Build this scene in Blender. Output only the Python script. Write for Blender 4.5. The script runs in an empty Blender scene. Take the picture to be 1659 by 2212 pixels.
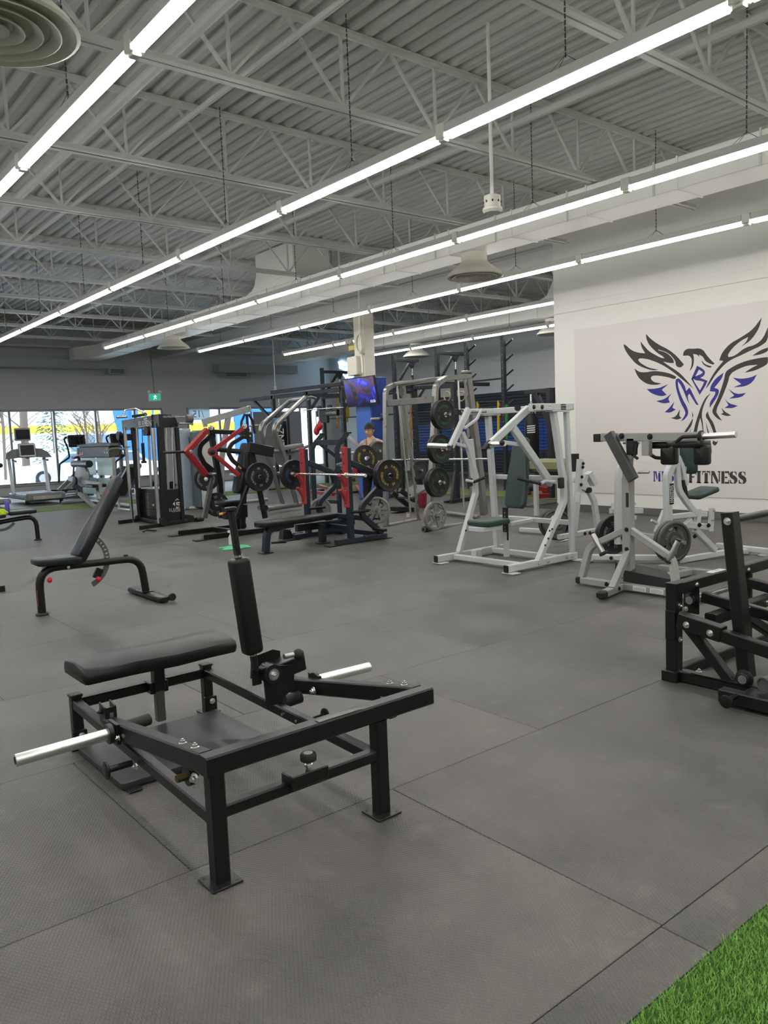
import bpy, math, random
from mathutils import Vector as V, Matrix
S = bpy.context.scene
COL = S.collection
random.seed(7)
PI = math.pi
# ---------------------------------------------------------------- camera
FPX, YAW, PITCH, ROLL, HC, CX, CY = 1710.0, 0.67948, -0.098137, -0.040052, 1.5, 829.5, 1106.0
FWD = V((math.sin(YAW)*math.cos(PITCH), math.cos(YAW)*math.cos(PITCH), math.sin(PITCH)))
_r = V((math.cos(YAW), -math.sin(YAW), 0)); _u = _r.cross(FWD)
RT = math.cos(ROLL)*_r + math.sin(ROLL)*_u
UP = -math.sin(ROLL)*_r + math.cos(ROLL)*_u
CAM = V((0, 0, HC))
cd = bpy.data.cameras.new('camera'); cam = bpy.data.objects.new('camera', cd); COL.objects.link(cam)
m = Matrix((RT, UP, -FWD)).transposed().to_4x4(); m.translation = CAM; cam.matrix_world = m
cd.sensor_fit = 'HORIZONTAL'; cd.sensor_width = 36; cd.lens = 36*FPX/1659; cd.clip_start = .05; cd.clip_end = 400
S.camera = cam
# ---------------------------------------------------------------- sky, exposure
W = bpy.data.worlds.new('overcast_sky'); S.world = W; W.use_nodes = True
wn = W.node_tree.nodes; bg = wn['Background']
bg.inputs['Color'].default_value = (.80, .90, 1, 1); bg.inputs['Strength'].default_value = 4.0
S.view_settings.view_transform = 'Standard'; S.view_settings.look = 'None'; S.view_settings.gamma = 1
S.view_settings.use_curve_mapping = False; S.view_settings.exposure = 0.28
TUBE_POWER = 21.5
S.cycles.max_bounces = 6; S.cycles.diffuse_bounces = 4; S.cycles.glossy_bounces = 3; S.cycles.transparent_max_bounces = 6
S.cycles.use_denoising = True
try: S.cycles.denoiser = 'OPENIMAGEDENOISE'
except Exception: pass
S.cycles.sample_clamp_indirect = 6; S.cycles.caustics_reflective = False; S.cycles.caustics_refractive = False

# ---------------------------------------------------------------- points from picture position + a known plane
def P(x, y, z=None, X=None, Y=None, L=None):
    d = (x-CX)*RT - (y-CY)*UP + FPX*FWD
    if L is not None:                                   # vertical plane over the floor line L
        n = V((L[3]-L[1], L[0]-L[2], 0)); return CAM + d*((V((L[0], L[1], 0))-CAM).dot(n)/d.dot(n))
    if X is not None: t = X/d.x
    elif Y is not None: t = Y/d.y
    else: t = ((z or 0.0)-HC)/d.z
    return CAM + d*t
def crop(ox, oy, s):
    def on(*pts, **k):
        r = [P(ox+p[0]*s, oy+p[1]*s, **k) for p in pts]
        return r if len(r) > 1 else r[0]
    return on
FULL = crop(0, 0, 1)
# ---------------------------------------------------------------- materials
MATS = {}
def M(name, col, rough=.5, metal=0.0, var=.06, scale=9.0, bump=0.0, bscale=120.0, emit=0.0, coat=0.0, alpha=1.0, spec=.38):
    if name in MATS: return MATS[name]
    m = bpy.data.materials.new(name); m.use_nodes = True; nt = m.node_tree; b = nt.nodes['Principled BSDF']
    b.inputs['Roughness'].default_value = rough; b.inputs['Metallic'].default_value = metal
    b.inputs['Specular IOR Level'].default_value = spec; b.inputs['Coat Weight'].default_value = coat
    c = tuple(col)+(1,)
    b.inputs['Base Color'].default_value = c
    if emit:
        b.inputs['Emission Color'].default_value = c; b.inputs['Emission Strength'].default_value = emit
    if alpha < 1: b.inputs['Alpha'].default_value = alpha
    if var:
        tc = nt.nodes.new('ShaderNodeTexCoord'); n = nt.nodes.new('ShaderNodeTexNoise'); n.inputs['Scale'].default_value = scale
        n.inputs['Detail'].default_value = 3
        nt.links.new(tc.outputs['Object'], n.inputs['Vector'])
        mx = nt.nodes.new('ShaderNodeMix'); mx.data_type = 'RGBA'
        mx.inputs[6].default_value = tuple(v*(1-var) for v in col)+(1,); mx.inputs[7].default_value = tuple(min(1, v*(1+var)) for v in col)+(1,)
        nt.links.new(n.outputs['Fac'], mx.inputs[0]); nt.links.new(mx.outputs[2], b.inputs['Base Color'])
        mr = nt.nodes.new('ShaderNodeMapRange'); mr.inputs[3].default_value = max(0, rough-.07); mr.inputs[4].default_value = min(1, rough+.07)
        nt.links.new(n.outputs['Fac'], mr.inputs[0]); nt.links.new(mr.outputs[0], b.inputs['Roughness'])
    if bump:
        tc = nt.nodes.new('ShaderNodeTexCoord'); n = nt.nodes.new('ShaderNodeTexNoise'); n.inputs['Scale'].default_value = bscale
        nt.links.new(tc.outputs['Object'], n.inputs['Vector'])
        bp = nt.nodes.new('ShaderNodeBump'); bp.inputs['Strength'].default_value = bump; bp.inputs['Distance'].default_value = .004
        nt.links.new(n.outputs['Fac'], bp.inputs['Height']); nt.links.new(bp.outputs['Normal'], b.inputs['Normal'])
    MATS[name] = m; return m
def mat_rubber(name, col, pitch=.0118):
    m = M(name, col, rough=.5, var=0, spec=.5); nt = m.node_tree; b = nt.nodes['Principled BSDF']; N = nt.nodes.new; L = nt.links.new
    tc = N('ShaderNodeTexCoord'); sp = N('ShaderNodeSeparateXYZ'); L(tc.outputs['Object'], sp.inputs[0])
    def math_(op, a, bb=None):
        n = N('ShaderNodeMath'); n.operation = op
        for i, v in enumerate((a, bb)):
            if v is None: continue
            if isinstance(v, (int, float)): n.inputs[i].default_value = v
            else: L(v, n.inputs[i])
        return n.outputs[0]
    k = 2*PI/pitch
    s1 = math_('SINE', math_('MULTIPLY', math_('ADD', sp.outputs[0], math_('MULTIPLY', sp.outputs[1], .6)), k/1.2))
    s2 = math_('SINE', math_('MULTIPLY', math_('SUBTRACT', sp.outputs[0], math_('MULTIPLY', sp.outputs[1], .6)), k/1.2))
    h = math_('MULTIPLY', math_('ADD', s1, 1), math_('ADD', s2, 1))
    h = math_('MINIMUM', h, 1.6)
    bp = N('ShaderNodeBump'); bp.inputs['Strength'].default_value = .55; bp.inputs['Distance'].default_value = .0022
    L(h, bp.inputs['Height']); L(bp.outputs['Normal'], b.inputs['Normal'])
    n1 = N('ShaderNodeTexNoise'); n1.inputs['Scale'].default_value = 1.5; n1.inputs['Detail'].default_value = 8; n1.inputs['Roughness'].default_value = .62
    oi = N('ShaderNodeObjectInfo'); ad = N('ShaderNodeVectorMath'); ad.operation = 'ADD'
    L(tc.outputs['Object'], ad.inputs[0]); L(oi.outputs['Random'], ad.inputs[1]); L(ad.outputs[0], n1.inputs['Vector'])
    cr = N('ShaderNodeValToRGB'); e = cr.color_ramp.elements
    e[0].position = .3; e[0].color = tuple(v*.62 for v in col)+(1,); e[1].position = .72; e[1].color = tuple(v*1.5 for v in col)+(1,)
    L(n1.outputs['Fac'], cr.inputs[0])
    # pale scuffs
    n2 = N('ShaderNodeTexNoise'); n2.inputs['Scale'].default_value = 7; n2.inputs['Detail'].default_value = 10; L(ad.outputs[0], n2.inputs['Vector'])
    r2 = N('ShaderNodeValToRGB'); r2.color_ramp.elements[0].position = .6; r2.color_ramp.elements[1].position = .8
    r2.color_ramp.elements[1].color = (.35, .35, .35, 1); L(n2.outputs['Fac'], r2.inputs[0])
    mx = N('ShaderNodeMix'); mx.data_type = 'RGBA'; L(r2.outputs[0], mx.inputs[0]); L(cr.outputs[0], mx.inputs[6]); mx.inputs[7].default_value = (.19, .18, .165, 1)
    L(mx.outputs[2], b.inputs['Base Color'])
    mr = N('ShaderNodeMapRange'); mr.inputs[3].default_value = .34; mr.inputs[4].default_value = .60; L(n1.outputs['Fac'], mr.inputs[0]); L(mr.outputs[0], b.inputs['Roughness'])
    return m
black = M('black_powder_coat', (.0075, .0075, .008), .32, bump=.12, bscale=900)
satin = M('satin_black_steel', (.012, .012, .0125), .3)
navy = M('blue_black_steel', (.016, .022, .031), .36)
vinyl = M('black_vinyl', (.007, .007, .0075), .36, bump=.25, bscale=260)
vinylb = M('blue_black_vinyl', (.012, .015, .019), .33, bump=.15, bscale=300)
green_v = M('dark_green_vinyl', (.030, .052, .046), .42, bump=.15, bscale=200)
white = M('white_powder_coat', (.52, .535, .54), .35)
grey = M('silver_grey_powder_coat', (.30, .31, .31), .36)
dgrey = M('dark_grey_powder_coat', (.10, .10, .10), .38)
silver = M('silver_paint', (.46, .46, .45), .30, metal=.55)
chrome = M('chrome', (.80, .80, .78), .27, metal=1, var=0)
steel = M('dull_steel', (.42, .42, .42), .32, metal=.9)
red = M('red_powder_coat', (.30, .018, .022), .35)
redp = M('matte_red_plastic', (.34, .035, .04), .5)
rubberb = M('black_rubber', (.014, .014, .015), .5)
plast = M('black_plastic', (.012, .012, .012), .45)
iron = M('grey_cast_iron', (.10, .10, .098), .42, metal=.6)
wallw = M('white_wall_paint', (.76, .75, .70), .55, var=.015, scale=2)
wallg = M('pale_grey_wall_paint', (.80, .82, .82), .6, var=.02, scale=2)
deckm = M('white_deck_paint', (.60, .60, .58), .5, var=.05, scale=3)
steelw = M('white_painted_steel', (.70, .70, .68), .45, var=.04)
ductm = M('white_painted_duct', (.90, .89, .84), .4, var=.03, scale=2)
inkd = M('charcoal_paint', (.042, .038, .036), .6, var=.03)
inkb = M('violet_blue_paint', (.035, .030, .235), .5, var=.03)
papr = M('white_sticker', (.7, .7, .68), .5, var=.02)
# ---------------------------------------------------------------- mesh builder
class B:
    def __init__(s): s.v = []; s.f = []
    def add(s, vs, fs):
        o = len(s.v); s.v += [V(v) for v in vs]; s.f += [[i+o for i in f] for f in fs]; return s
    def rings(s, R, capa=True, capb=True, closed=False):
        n = len(R[0]); vs = [p for r in R for p in r]; fs = []
        m = len(R)
        for i in range(m if closed else m-1):
            a = i*n; b = ((i+1) % m)*n
            for j in range(n): fs.append([a+j, a+(j+1) % n, b+(j+1) % n, b+j])
        if not closed:
            if capa: fs.append(list(range(n))[::-1])
            if capb: fs.append([(m-1)*n+j for j in range(n)])
        return s.add(vs, fs)
    def sweep(s, pts, prof, nrm=None, bend=0.0, seg=4, closed=False):
        pts = [V(p) for p in pts]
        if bend > 0 and len(pts) > 2:
            q = [pts[0]]
            for i in range(1, len(pts)-1):
                a, b, c = pts[i-1], pts[i], pts[i+1]
                u = (a-b); w = (c-b); lu, lw = u.length, w.length; u = u/lu; w = w/lw
                ang = u.angle(w)
                if ang > PI-.05: q.append(b); continue
                d = min(bend/math.tan(ang/2), lu*.48, lw*.48)
                for k in range(seg+1):
                    t = k/seg; p0 = b+u*d; p1 = b+w*d
                    q.append((p0*(1-t)**2 + b*2*t*(1-t) + p1*t*t))
            q.append(pts[-1]); pts = q
        n = len(pts); R = []
        prev = None
        for i in range(n):
            ta = (pts[i]-pts[i-1]).normalized() if (i > 0 or closed) else None
            tb = (pts[(i+1) % n]-pts[i]).normalized() if (i < n-1 or closed) else None
            if ta is None: ta = tb
            if tb is None: tb = ta
            t = (ta+tb).normalized() if (ta+tb).length > 1e-6 else ta
            k = 1/max(.35, t.dot(ta))
            if nrm is not None:
                bb = V(nrm) - V(nrm).dot(t)*t
                bb = bb.normalized() if bb.length > 1e-5 else t.orthogonal().normalized()
            else:
                if prev is None: bb = V((0, 0, 1)) if abs(t.z) < .9 else V((1, 0, 0))
                else: bb = prev
                bb = (bb - bb.dot(t)*t).normalized()
            prev = bb; sd = t.cross(bb)
            kk = k if nrm is not None else 1
            R.append([pts[i] + bb*p[0] + sd*p[1]*kk for p in prof])
        return s.rings(R, closed=closed)
    def tube(s, pts, r, n=12, bend=0.0, closed=False, seg=4):
        return s.sweep(pts, [(r*math.cos(2*PI*i/n), r*math.sin(2*PI*i/n)) for i in range(n)], None, bend, seg, closed)
    def bar(s, pts, w, h, nrm=None, bend=0.0, c=.006, seg=4):
        """w: across the frame's plane (along nrm), h: in the plane"""
        a, b = w/2, h/2; c = min(c, a*.45, b*.45)
        pr = [(a, b-c), (a-c, b), (-a+c, b), (-a, b-c), (-a, -b+c), (-a+c, -b), (a-c, -b), (a, -b+c)]
        if nrm is None:
            d = V(pts[1])-V(pts[0]); nrm = V((0, 0, 1)) if abs(d.normalized().z) < .8 else V((0, 1, 0))
        return s.sweep(pts, pr, nrm, bend, seg)
    def box(s, c, d, rot=None, ch=.004):
        a = d[0]/2, d[1]/2, d[2]/2; ch = min(ch, *(x*.45 for x in a)); vs = []; R = []
        for z, k in ((-a[2], ch), (-a[2]+ch, 0), (a[2]-ch, 0), (a[2], ch)):
            x, y = a[0]-k, a[1]-k
            R.append([V(p) for p in ((x, y-ch, z), (x-ch, y, z), (-x+ch, y, z), (-x, y-ch, z), (-x, -y+ch, z), (-x+ch, -y, z), (x-ch, -y, z), (x, -y+ch, z))])
        if rot is not None: R = [[rot @ p for p in r] for r in R]
        c = V(c); return s.rings([[p+c for p in r] for r in R])
    def bx(s, x0, x1, y0, y1, z0, z1, ch=.004):
        return s.box(((x0+x1)/2, (y0+y1)/2, (z0+z1)/2), (abs(x1-x0), abs(y1-y0), abs(z1-z0)), None, ch)
    def lathe(s, prof, o, ax, n=20):
        """prof: (radius, along) from one end to the other"""
        ax = V(ax).normalized(); u = ax.orthogonal().normalized(); w = ax.cross(u); o = V(o)
        R = [[o+ax*t+(u*math.cos(2*PI*i/n)+w*math.sin(2*PI*i/n))*r for i in range(n)] for r, t in prof]
        return s.rings(R)
    def cyl(s, a, b, r, n=14, ch=.0):
        a, b = V(a), V(b); L = (b-a).length
        pr = [(r, 0), (r, L)] if not ch else [(r-ch, 0), (r, ch), (r, L-ch), (r-ch, L)]
        return s.lathe(pr, a, b-a, n)
    def ball(s, c, r, n=12, sx=1.0):
        return s.lathe([(r*math.sin(PI*(i+.02)/(n+.04))+1e-4, -r*sx*math.cos(PI*i/n)) for i in range(n+1)], c, (0, 0, 1), n+4)
    def poly(s, pts, th):
        pts = [V(p) for p in pts]; th = V(th); n = len(pts)
        return s.add(pts+[p+th for p in pts], [list(range(n))[::-1], list(range(n, 2*n))]+[[i, (i+1) % n, n+(i+1) % n, n+i] for i in range(n)])
    def pad(s, o, ux, uy, outline, th, r=.015, crown=0.0):
        """cushion: outline (2D, counter-clockwise) in ux,uy from o; thickness along ux x uy"""
        o, ux, uy = V(o), V(ux).normalized(), V(uy).normalized(); uz = ux.cross(uy)
        cx = sum(p[0] for p in outline)/len(outline); cy = sum(p[1] for p in outline)/len(outline)
        n = len(outline); nm = []
        for i in range(n):
            a, b = outline[i-1], outline[(i+1) % n]; d = (b[1]-a[1], a[0]-b[0]); l = math.hypot(*d) or 1; nm.append((d[0]/l, d[1]/l))
        R = []
        for k, z in ((1, 0), (.3, r*.3), (0, r), (0, th-r), (.12, th-r*.55), (.4, th-r*.2), (1, th)):
            R.append([o+ux*(p[0]-q[0]*r*k)+uy*(p[1]-q[1]*r*k)+uz*z for p, q in zip(outline, nm)])
        if crown:
            R.append([o+ux*(cx+(p[0]-cx)*.6)+uy*(cy+(p[1]-cy)*.6)+uz*(th+crown) for p in outline])
        return s.rings(R)
def rrect(w, h, r, n=4, w2=None):
    """rounded rectangle outline centred; w at bottom, w2 at top"""
    w2 = w2 or w; o = []
    for sx, sy, a0, ww in ((1, 1, 0, w2), (-1, 1, 90, w2), (-1, -1, 180, w), (1, -1, 270, w)):
        for k in range(n+1):
            a = math.radians(a0+90*k/n); o.append((sx*(ww/2-r)+r*math.cos(a), sy*(h/2-r)+r*math.sin(a)))
    return o
OFF = {}
def root(name, label, cat, loc=(0, 0, 0), group=None):
    o = bpy.data.objects.new(name, None); COL.objects.link(o); o.location = V(loc); o.empty_display_size = .1
    o['label'] = label; o['category'] = cat
    if group: o['group'] = group
    OFF[o.name] = V(loc); return o
def obj(name, b, mat, par=None, label=None, cat=None, group=None, kind=None, smooth=35):
    off = OFF[par.name] if par is not None else V((0, 0, 0))
    top = par is None
    if top and b.v:
        xs = [v.x for v in b.v]; ys = [v.y for v in b.v]; zs = [v.z for v in b.v]
        off = V(((min(xs)+max(xs))/2, (min(ys)+max(ys))/2, min(zs)))
    me = bpy.data.meshes.new(name); me.from_pydata([v-off for v in b.v], [], b.f); me.materials.append(mat)
    if smooth:
        me.shade_smooth(); me.set_sharp_from_angle(angle=math.radians(smooth))
    o = bpy.data.objects.new(name, me); COL.objects.link(o)
    if top: o.location = off
    else: o.parent = par
    OFF[o.name] = off
    if label: o['label'] = label
    if cat: o['category'] = cat
    if group: o['group'] = group
    if kind: o['kind'] = kind
    return o
def kids(o): return [c for c in o.children]
def copy_tree(o, d=(0, 0, 0), par=None, label=None, ch=None):
    c = o.copy(); COL.objects.link(c)
    if par is None: c.location = o.location+V(d); OFF[c.name] = OFF[o.name]
    else: c.parent = par
    if label: c['label'] = label
    for k in kids(o): copy_tree(k, par=c)
    return c
def struct(name, b, mat, par=None): return obj(name, b, mat, par, kind='structure' if par is None else None)
# flat lettering: a text outline turned into mesh and laid on a surface
TX = {}
def text_geo(s):
    if s not in TX:
        cu = bpy.data.curves.new('t', 'FONT'); cu.body = s; cu.size = 1; cu.align_x = 'CENTER'; cu.resolution_u = 2
        o = bpy.data.objects.new('t', cu); COL.objects.link(o)
        me = bpy.data.meshes.new_from_object(o.evaluated_get(bpy.context.evaluated_depsgraph_get()))
        TX[s] = ([(v.co.x, v.co.y-.36) for v in me.vertices], [list(p.vertices) for p in me.polygons])
        bpy.data.objects.remove(o); bpy.data.curves.remove(cu); bpy.data.meshes.remove(me)
    return TX[s]
def lettering(b, s, o, ux, uy, size, arc=0.0, ang=0.0, sx=1.0):
    vs, fs = text_geo(s); o, ux, uy = V(o), V(ux).normalized(), V(uy).normalized(); out = []
    for x, y in vs:
        x *= size*sx; y *= size
        if arc:
            a = ang - x/arc; r = arc+y; out.append(o+ux*r*math.cos(a)+uy*r*math.sin(a))
        else: out.append(o+ux*x+uy*y)
    b.add(out, fs); return b

def pt(r, name, mat, kind, *a, label=None, **k):
    b = B(); getattr(b, kind)(*a, **k); return obj(name, b, mat, r, label)
def bolt(r, p, ax, rad=.012, mat=None, name='bolt'):
    p, ax = V(p), V(ax).normalized(); b = B()
    b.cyl(p, p+ax*.003, rad*1.5, 14); b.cyl(p+ax*.003, p+ax*(.003+rad*.9), rad, 6); b.cyl(p+ax*(.003+rad*.9), p+ax*(.003+rad*1.5), rad*.55, 8)
    return obj(name, b, mat or chrome, r)
NX, NY, NZ = V((1, 0, 0)), V((0, 1, 0)), V((0, 0, 1))
# ================================================================ ROOM
XW, YC, XS, YF, ZD = 11.53, 9.22, 19.3, 27.1, 5.37     # mural wall, its end, far slat wall, window wall, deck
X0, Y0 = -6.0, -6.0
b = B(); b.bx(X0, XS, Y0, YF, -.12, -.012, 0); floor = struct('floor', b, M('floor_slab', (.03, .03, .03), .8))
rub = mat_rubber('textured_rubber_mat', (.084, .080, .072))
# rubber mats in running bond, joints open by a few millimetres
mat_mesh = {}
T1, T2 = 19.45, 20.9                                     # far turf strip
row = 0; y = 1.25
rows = []
while y < T1-.2: rows.append(y); y += 1.27
rows = [r for r in rows if r < T1-.3]
def mat_obj(x0, x1, y0, y1):
    k = (round(x1-x0, 3), round(y1-y0, 3))
    if k not in mat_mesh:
        bb = B(); w, h = k; bb.box((0, 0, -.006), (w-.003, h-.003, .012), None, .0015)
        me = bpy.data.meshes.new('mat'); me.from_pydata(bb.v, [], bb.f); me.materials.append(rub); mat_mesh[k] = me
    o = bpy.data.objects.new('rubber_mat', mat_mesh[k]); COL.objects.link(o); o.parent = floor
    o.location = V(((x0+x1)/2, (y0+y1)/2, 0)) - OFF[floor.name]
for i, y in enumerate(rows):
    x = (2.02 if i % 2 == 0 else 1.10) - 1.88*4
    while x < XS:
        xe = min(x+1.88, XS if y > YC-.1 else XW)
        if xe-x > .1 and xe > -3 and y-x < 22: mat_obj(max(x, X0), xe, y, min(y+1.27, T1))
        x += 1.88
x = .13-1.88*3
while x < XW:
    mat_obj(x, min(x+1.88, XW), 1.09, 1.25) ; x += 1.88
bb = B(); bb.bx(-2, XS, rows[-1]+1.27, T1, -.012, 0, 0)
if T1-rows[-1]-1.27 > .02: struct('trim_5', bb, rub)
bb = B(); bb.bx(-2, XS, T2, YF, -.012, 0, 0); struct('trim_6', bb, rub)
# artificial turf: pile of blades near the camera, short pile on the far strip
turfm = M('green_turf_backing', (.05, .11, .02), .9, var=.5, scale=60, bump=.8, bscale=400)
blade = M('green_turf_blade', (.24, .46, .10), .6, var=.5, scale=300)
bb = B(); bb.bx(X0, XW, Y0, 1.085, -.012, .004, 0); turf = obj('turf_backing', bb, turfm, None, kind='structure')
bb = B(); rr = random.Random(3)
for k in range(26000):
    px_, py_ = rr.uniform(1.45, 2.75), 1.083-abs(rr.random())**1.0*.66
    a = rr.uniform(0, 2*PI); h = rr.uniform(.013, .024); w = .0016; l = rr.uniform(.004, .014); ca, sa = math.cos(a), math.sin(a)
    c = rr.uniform(0, 2*PI); lx, ly = l*math.cos(c), l*math.sin(c)
    bb.v += [V((px_-w*ca, py_-w*sa, .002)), V((px_+w*ca, py_+w*sa, .002)), V((px_+lx+w*.6*ca, py_+ly+w*.6*sa, h)), V((px_+lx-w*.6*ca, py_+ly-w*.6*sa, h))]
    n = len(bb.v); bb.f.append([n-4, n-3, n-2, n-1])
obj('turf', bb, blade, None, 'green artificial turf with curled blades beside the rubber mats, bottom right', 'turf', kind='stuff', smooth=0)
bb = B(); bb.bx(-2, XS, T1+.005, T2-.005, -.012, .012, .003)
obj('turf_strip', bb, M('olive_turf', (.12, .17, .045), .9, var=.25, scale=40, bump=.6, bscale=300), None, 'olive green turf runway strip crossing the floor at the back', 'turf')
# turf beside the far slat wall
bb = B(); bb.bx(13.06, 14.42, 9.4, T1-.1, .0005, .010, .003)
obj('turf_strip', bb, MATS['olive_turf'], None, 'olive green turf lane running in front of the tall black rig', 'turf')
# walls
b = B(); b.bx(XW, XS, Y0, YC, 0, ZD, 0); struct('wall_right', b, wallw)
b = B(); b.bx(XS, XS+.2, YC, YF, 0, ZD+.3, 0); struct('wall_back', b, M('cool_white_wall_paint', (.70, .72, .74), .6, var=.02, scale=2))
b = B(); b.bx(X0-.2, X0, Y0, YF, 0, ZD+.3, 0); struct('wall_left', b, wallg)
b = B(); b.bx(X0, XS, Y0-.2, Y0, 0, ZD+.3, 0); struct('wall_behind', b, wallg)
# window wall with openings
SILL, HEAD, YO = .33, 2.74, YF+.22
b = B(); b.bx(X0, XS+.2, YF, YO, HEAD, ZD+.3, 0)
b.bx(X0, XS+.2, YF, YO, 0, SILL, 0); b.bx(X0, -.05, YF, YO, SILL, HEAD, 0); b.bx(11.92, 12.82, YF, YO, SILL, HEAD, 0); b.bx(18.9, XS+.2, YF, YO, SILL, HEAD, 0)
struct('wall_front', b, wallg)
glass = bpy.data.materials.new('window_glass'); glass.use_nodes = True; g = glass.node_tree; g.nodes.clear()
o_ = g.nodes.new('ShaderNodeOutputMaterial'); tr = g.nodes.new('ShaderNodeBsdfTransparent'); gl = g.nodes.new('ShaderNodeBsdfGlossy'); gl.inputs['Roughness'].default_value = .02
tr.inputs['Color'].default_value = (.93, .96, .97, 1)
mx = g.nodes.new('ShaderNodeMixShader'); fr = g.nodes.new('ShaderNodeFresnel'); fr.inputs['IOR'].default_value = 1.4
g.links.new(fr.outputs[0], mx.inputs[0]); g.links.new(tr.outputs[0], mx.inputs[1]); g.links.new(gl.outputs[0], mx.inputs[2]); g.links.new(mx.outputs[0], o_.inputs[0])
framem = M('grey_aluminium_frame', (.42, .42, .45), .4, metal=.3)
def window(n, xs):
    b = B(); x0, x1 = xs[0], xs[-1]
    b.bx(x0, x1, YF+.02, YF+.12, SILL, SILL+.05); b.bx(x0, x1, YF+.02, YF+.12, HEAD-.07, HEAD)
    w = struct('window_%d' % n, b, framem)
    for x in xs:
        bb = B(); xx = min(max(x, x0+.03), x1-.03); bb.bx(xx-.033, xx+.033, YF-.0, YF+.12, SILL+.05, HEAD-.07); obj('mullion', bb, framem, w)
    for a, c in zip(xs, xs[1:]):
        bb = B(); bb.bx(a+.035, c-.035, YF+.065, YF+.075, SILL+.05, HEAD-.07, 0); obj('pane', bb, glass, w)
    bb = B(); bb.bx(x0-.03, x1+.03, YF-.06, YF+.02, SILL-.04, SILL); obj('sill', bb, M('white_trim', (.7, .7, .7), .4), w)
    return w
w1 = window(1, [-.05, 1.33, 2.7, 4.05, 5.41, 6.78, 8.15, 9.51, 10.87, 11.9])
w2 = window(2, [12.84, 14.15, 15.5, 16.6, 17.75, 18.88])
for a, c in ((15.55, 16.55), (16.65, 17.7)):
    bb = B(); bb.bx(a, c, YF-.05, YF-.04, .4, 2.55, 0); obj('roller_blind', bb, M('grey_blind', (.50, .50, .51), .7), None,
        'grey roller blind drawn down over the window, %s of two' % ('left one' if a < 16 else 'right one'), 'blind')
# vertical seams of the far blinds
# mural wall: panel, creases, baseboard
b = B(); b.bx(XW-.012, XW-.001, -3.0, 8.775, .335, 3.175, .001); panel = struct('trim_1', b, M('off_white_mural_panel', (.69, .65, .62), .5, var=.02, scale=1.5))
b = B(); b.bx(XW-.006, XW, Y0, YC, 3.645, 3.66, 0); b.bx(XW-.014, XW, Y0, YC, 3.49, 3.505, .003); struct('trim_2', b, wallw)
b = B(); b.bx(XW-.012, XW-.0005, Y0, YC, 0.0, .115, .002); struct('baseboard_right', b, M('grey_rubber_base', (.12, .115, .11), .5))
b = B(); b.bx(XS-.012, XS-.0005, YC, YF, 0.0, .1, .002); struct('baseboard_back', b, MATS['grey_rubber_base'])
# girder / bulkhead over the passage
b = B(); b.bx(XW+.12, XW+.42, YC, YF, 4.48, ZD, .0); b.bx(XW+.07, XW+.47, YC, YF, 4.44, 4.475, .002); b.bx(XW+.0, XW+.12, YC, YF, 4.70, 4.72, 0); struct('trim_3', b, steelw)
# ---------------------------------------------------------------- deck (fluted roof sheets)
def deck(x0, x1, y0, y1, z):
    b = B(); pitch = .19; x = x0; pr = []
    while x < x1:
        for dx, dz in ((0, 0), (.07, 0), (.10, .05), (.155, .05)): pr.append((x+dx, z+dz))
        x += pitch
    n = len(pr); b.v = [V((p[0], y0, p[1])) for p in pr]+[V((p[0], y1, p[1])) for p in pr]
    b.f = [[i, i+1, n+i+1, n+i] for i in range(n-1)]
    return b
ceil = struct('ceiling', deck(X0-.1, XS+.3, Y0-.1, YF+.2, ZD), deckm)
b = B(); b.bx(X0-.3, XS+.3, Y0-.3, YF+.4, ZD+.07, ZD+.15, 0); struct('trim_4', b, deckm)
# ---------------------------------------------------------------- joists
ZB = 4.6
JY = [-.5, 1.75, 3.97, 6.37, 8.73, 10.98, 13.15, 15.5, 17.65, 19.7, 21.75, 23.85, 26.0]
def seg_mesh(nm, p0, p1, w):
    b = B(); b.bar([p0, p1], w, w*.8, (0, 1, 0), c=.002); me = bpy.data.meshes.new(nm); me.from_pydata(b.v, [], b.f); me.materials.append(steelw); return me
PAN = 1.22
web = {}
H0, H1 = ZB+.05, ZD-.05
web['v'] = seg_mesh('web_post', (0, 0, H0), (0, 0, H1), .03)
web['a'] = seg_mesh('web_diagonal', (0, 0, H0), (-PAN/2, 0, H1), .034)
web['b'] = seg_mesh('web_diagonal', (0, 0, H0), (PAN/2, 0, H1), .034)
def joist(y, x0, x1, xb0, xb1, lab, grp):
    r = root('steel_joist', lab, 'joist', ((x0+x1)/2, y, ZB), grp)
    for nm, z, a, c in (('bottom_chord', ZB, xb0, xb1), ('top_chord', ZD-.06, x0, x1)):
        b = B(); hz = .07
        b.bx(a, c, y-.072, y-.010, z, z+.010, 0); b.bx(a, c, y+.010, y+.072, z, z+.010, 0)
        b.bx(a, c, y-.020, y-.010, z, z+hz, 0); b.bx(a, c, y+.010, y+.020, z, z+hz, 0)
        if nm == 'top_chord': 
            b = B(); b.bx(a, c, y-.06, y+.06, z+.047, z+.055, 0); b.bx(a, c, y-.015, y+.015, z, z+.05, 0)
        obj(nm, b, steelw, r, smooth=0)
    x = xb0+.3
    while x < xb1-.1:
        for k in 'vab':
            if k == 'a' and x-PAN/2 < x0 or k == 'b' and x+PAN/2 > x1+.3: continue
            o = bpy.data.objects.new('web_post' if k == 'v' else 'web_diagonal', web[k]); COL.objects.link(o); o.parent = r
            o.location = V((x, y, 0))-OFF[r.name]
        x += PAN
    return r
ORD = 'first second third fourth fifth sixth seventh eighth ninth tenth eleventh twelfth thirteenth fourteenth'.split()
for i, y in enumerate(JY): joist(y, X0, XW-.02, max(X0+.3, -4), 11.27, 'white open-web roof joist of the main hall, %s counted from the camera end' % ORD[i], 'main hall roof joists')
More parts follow.
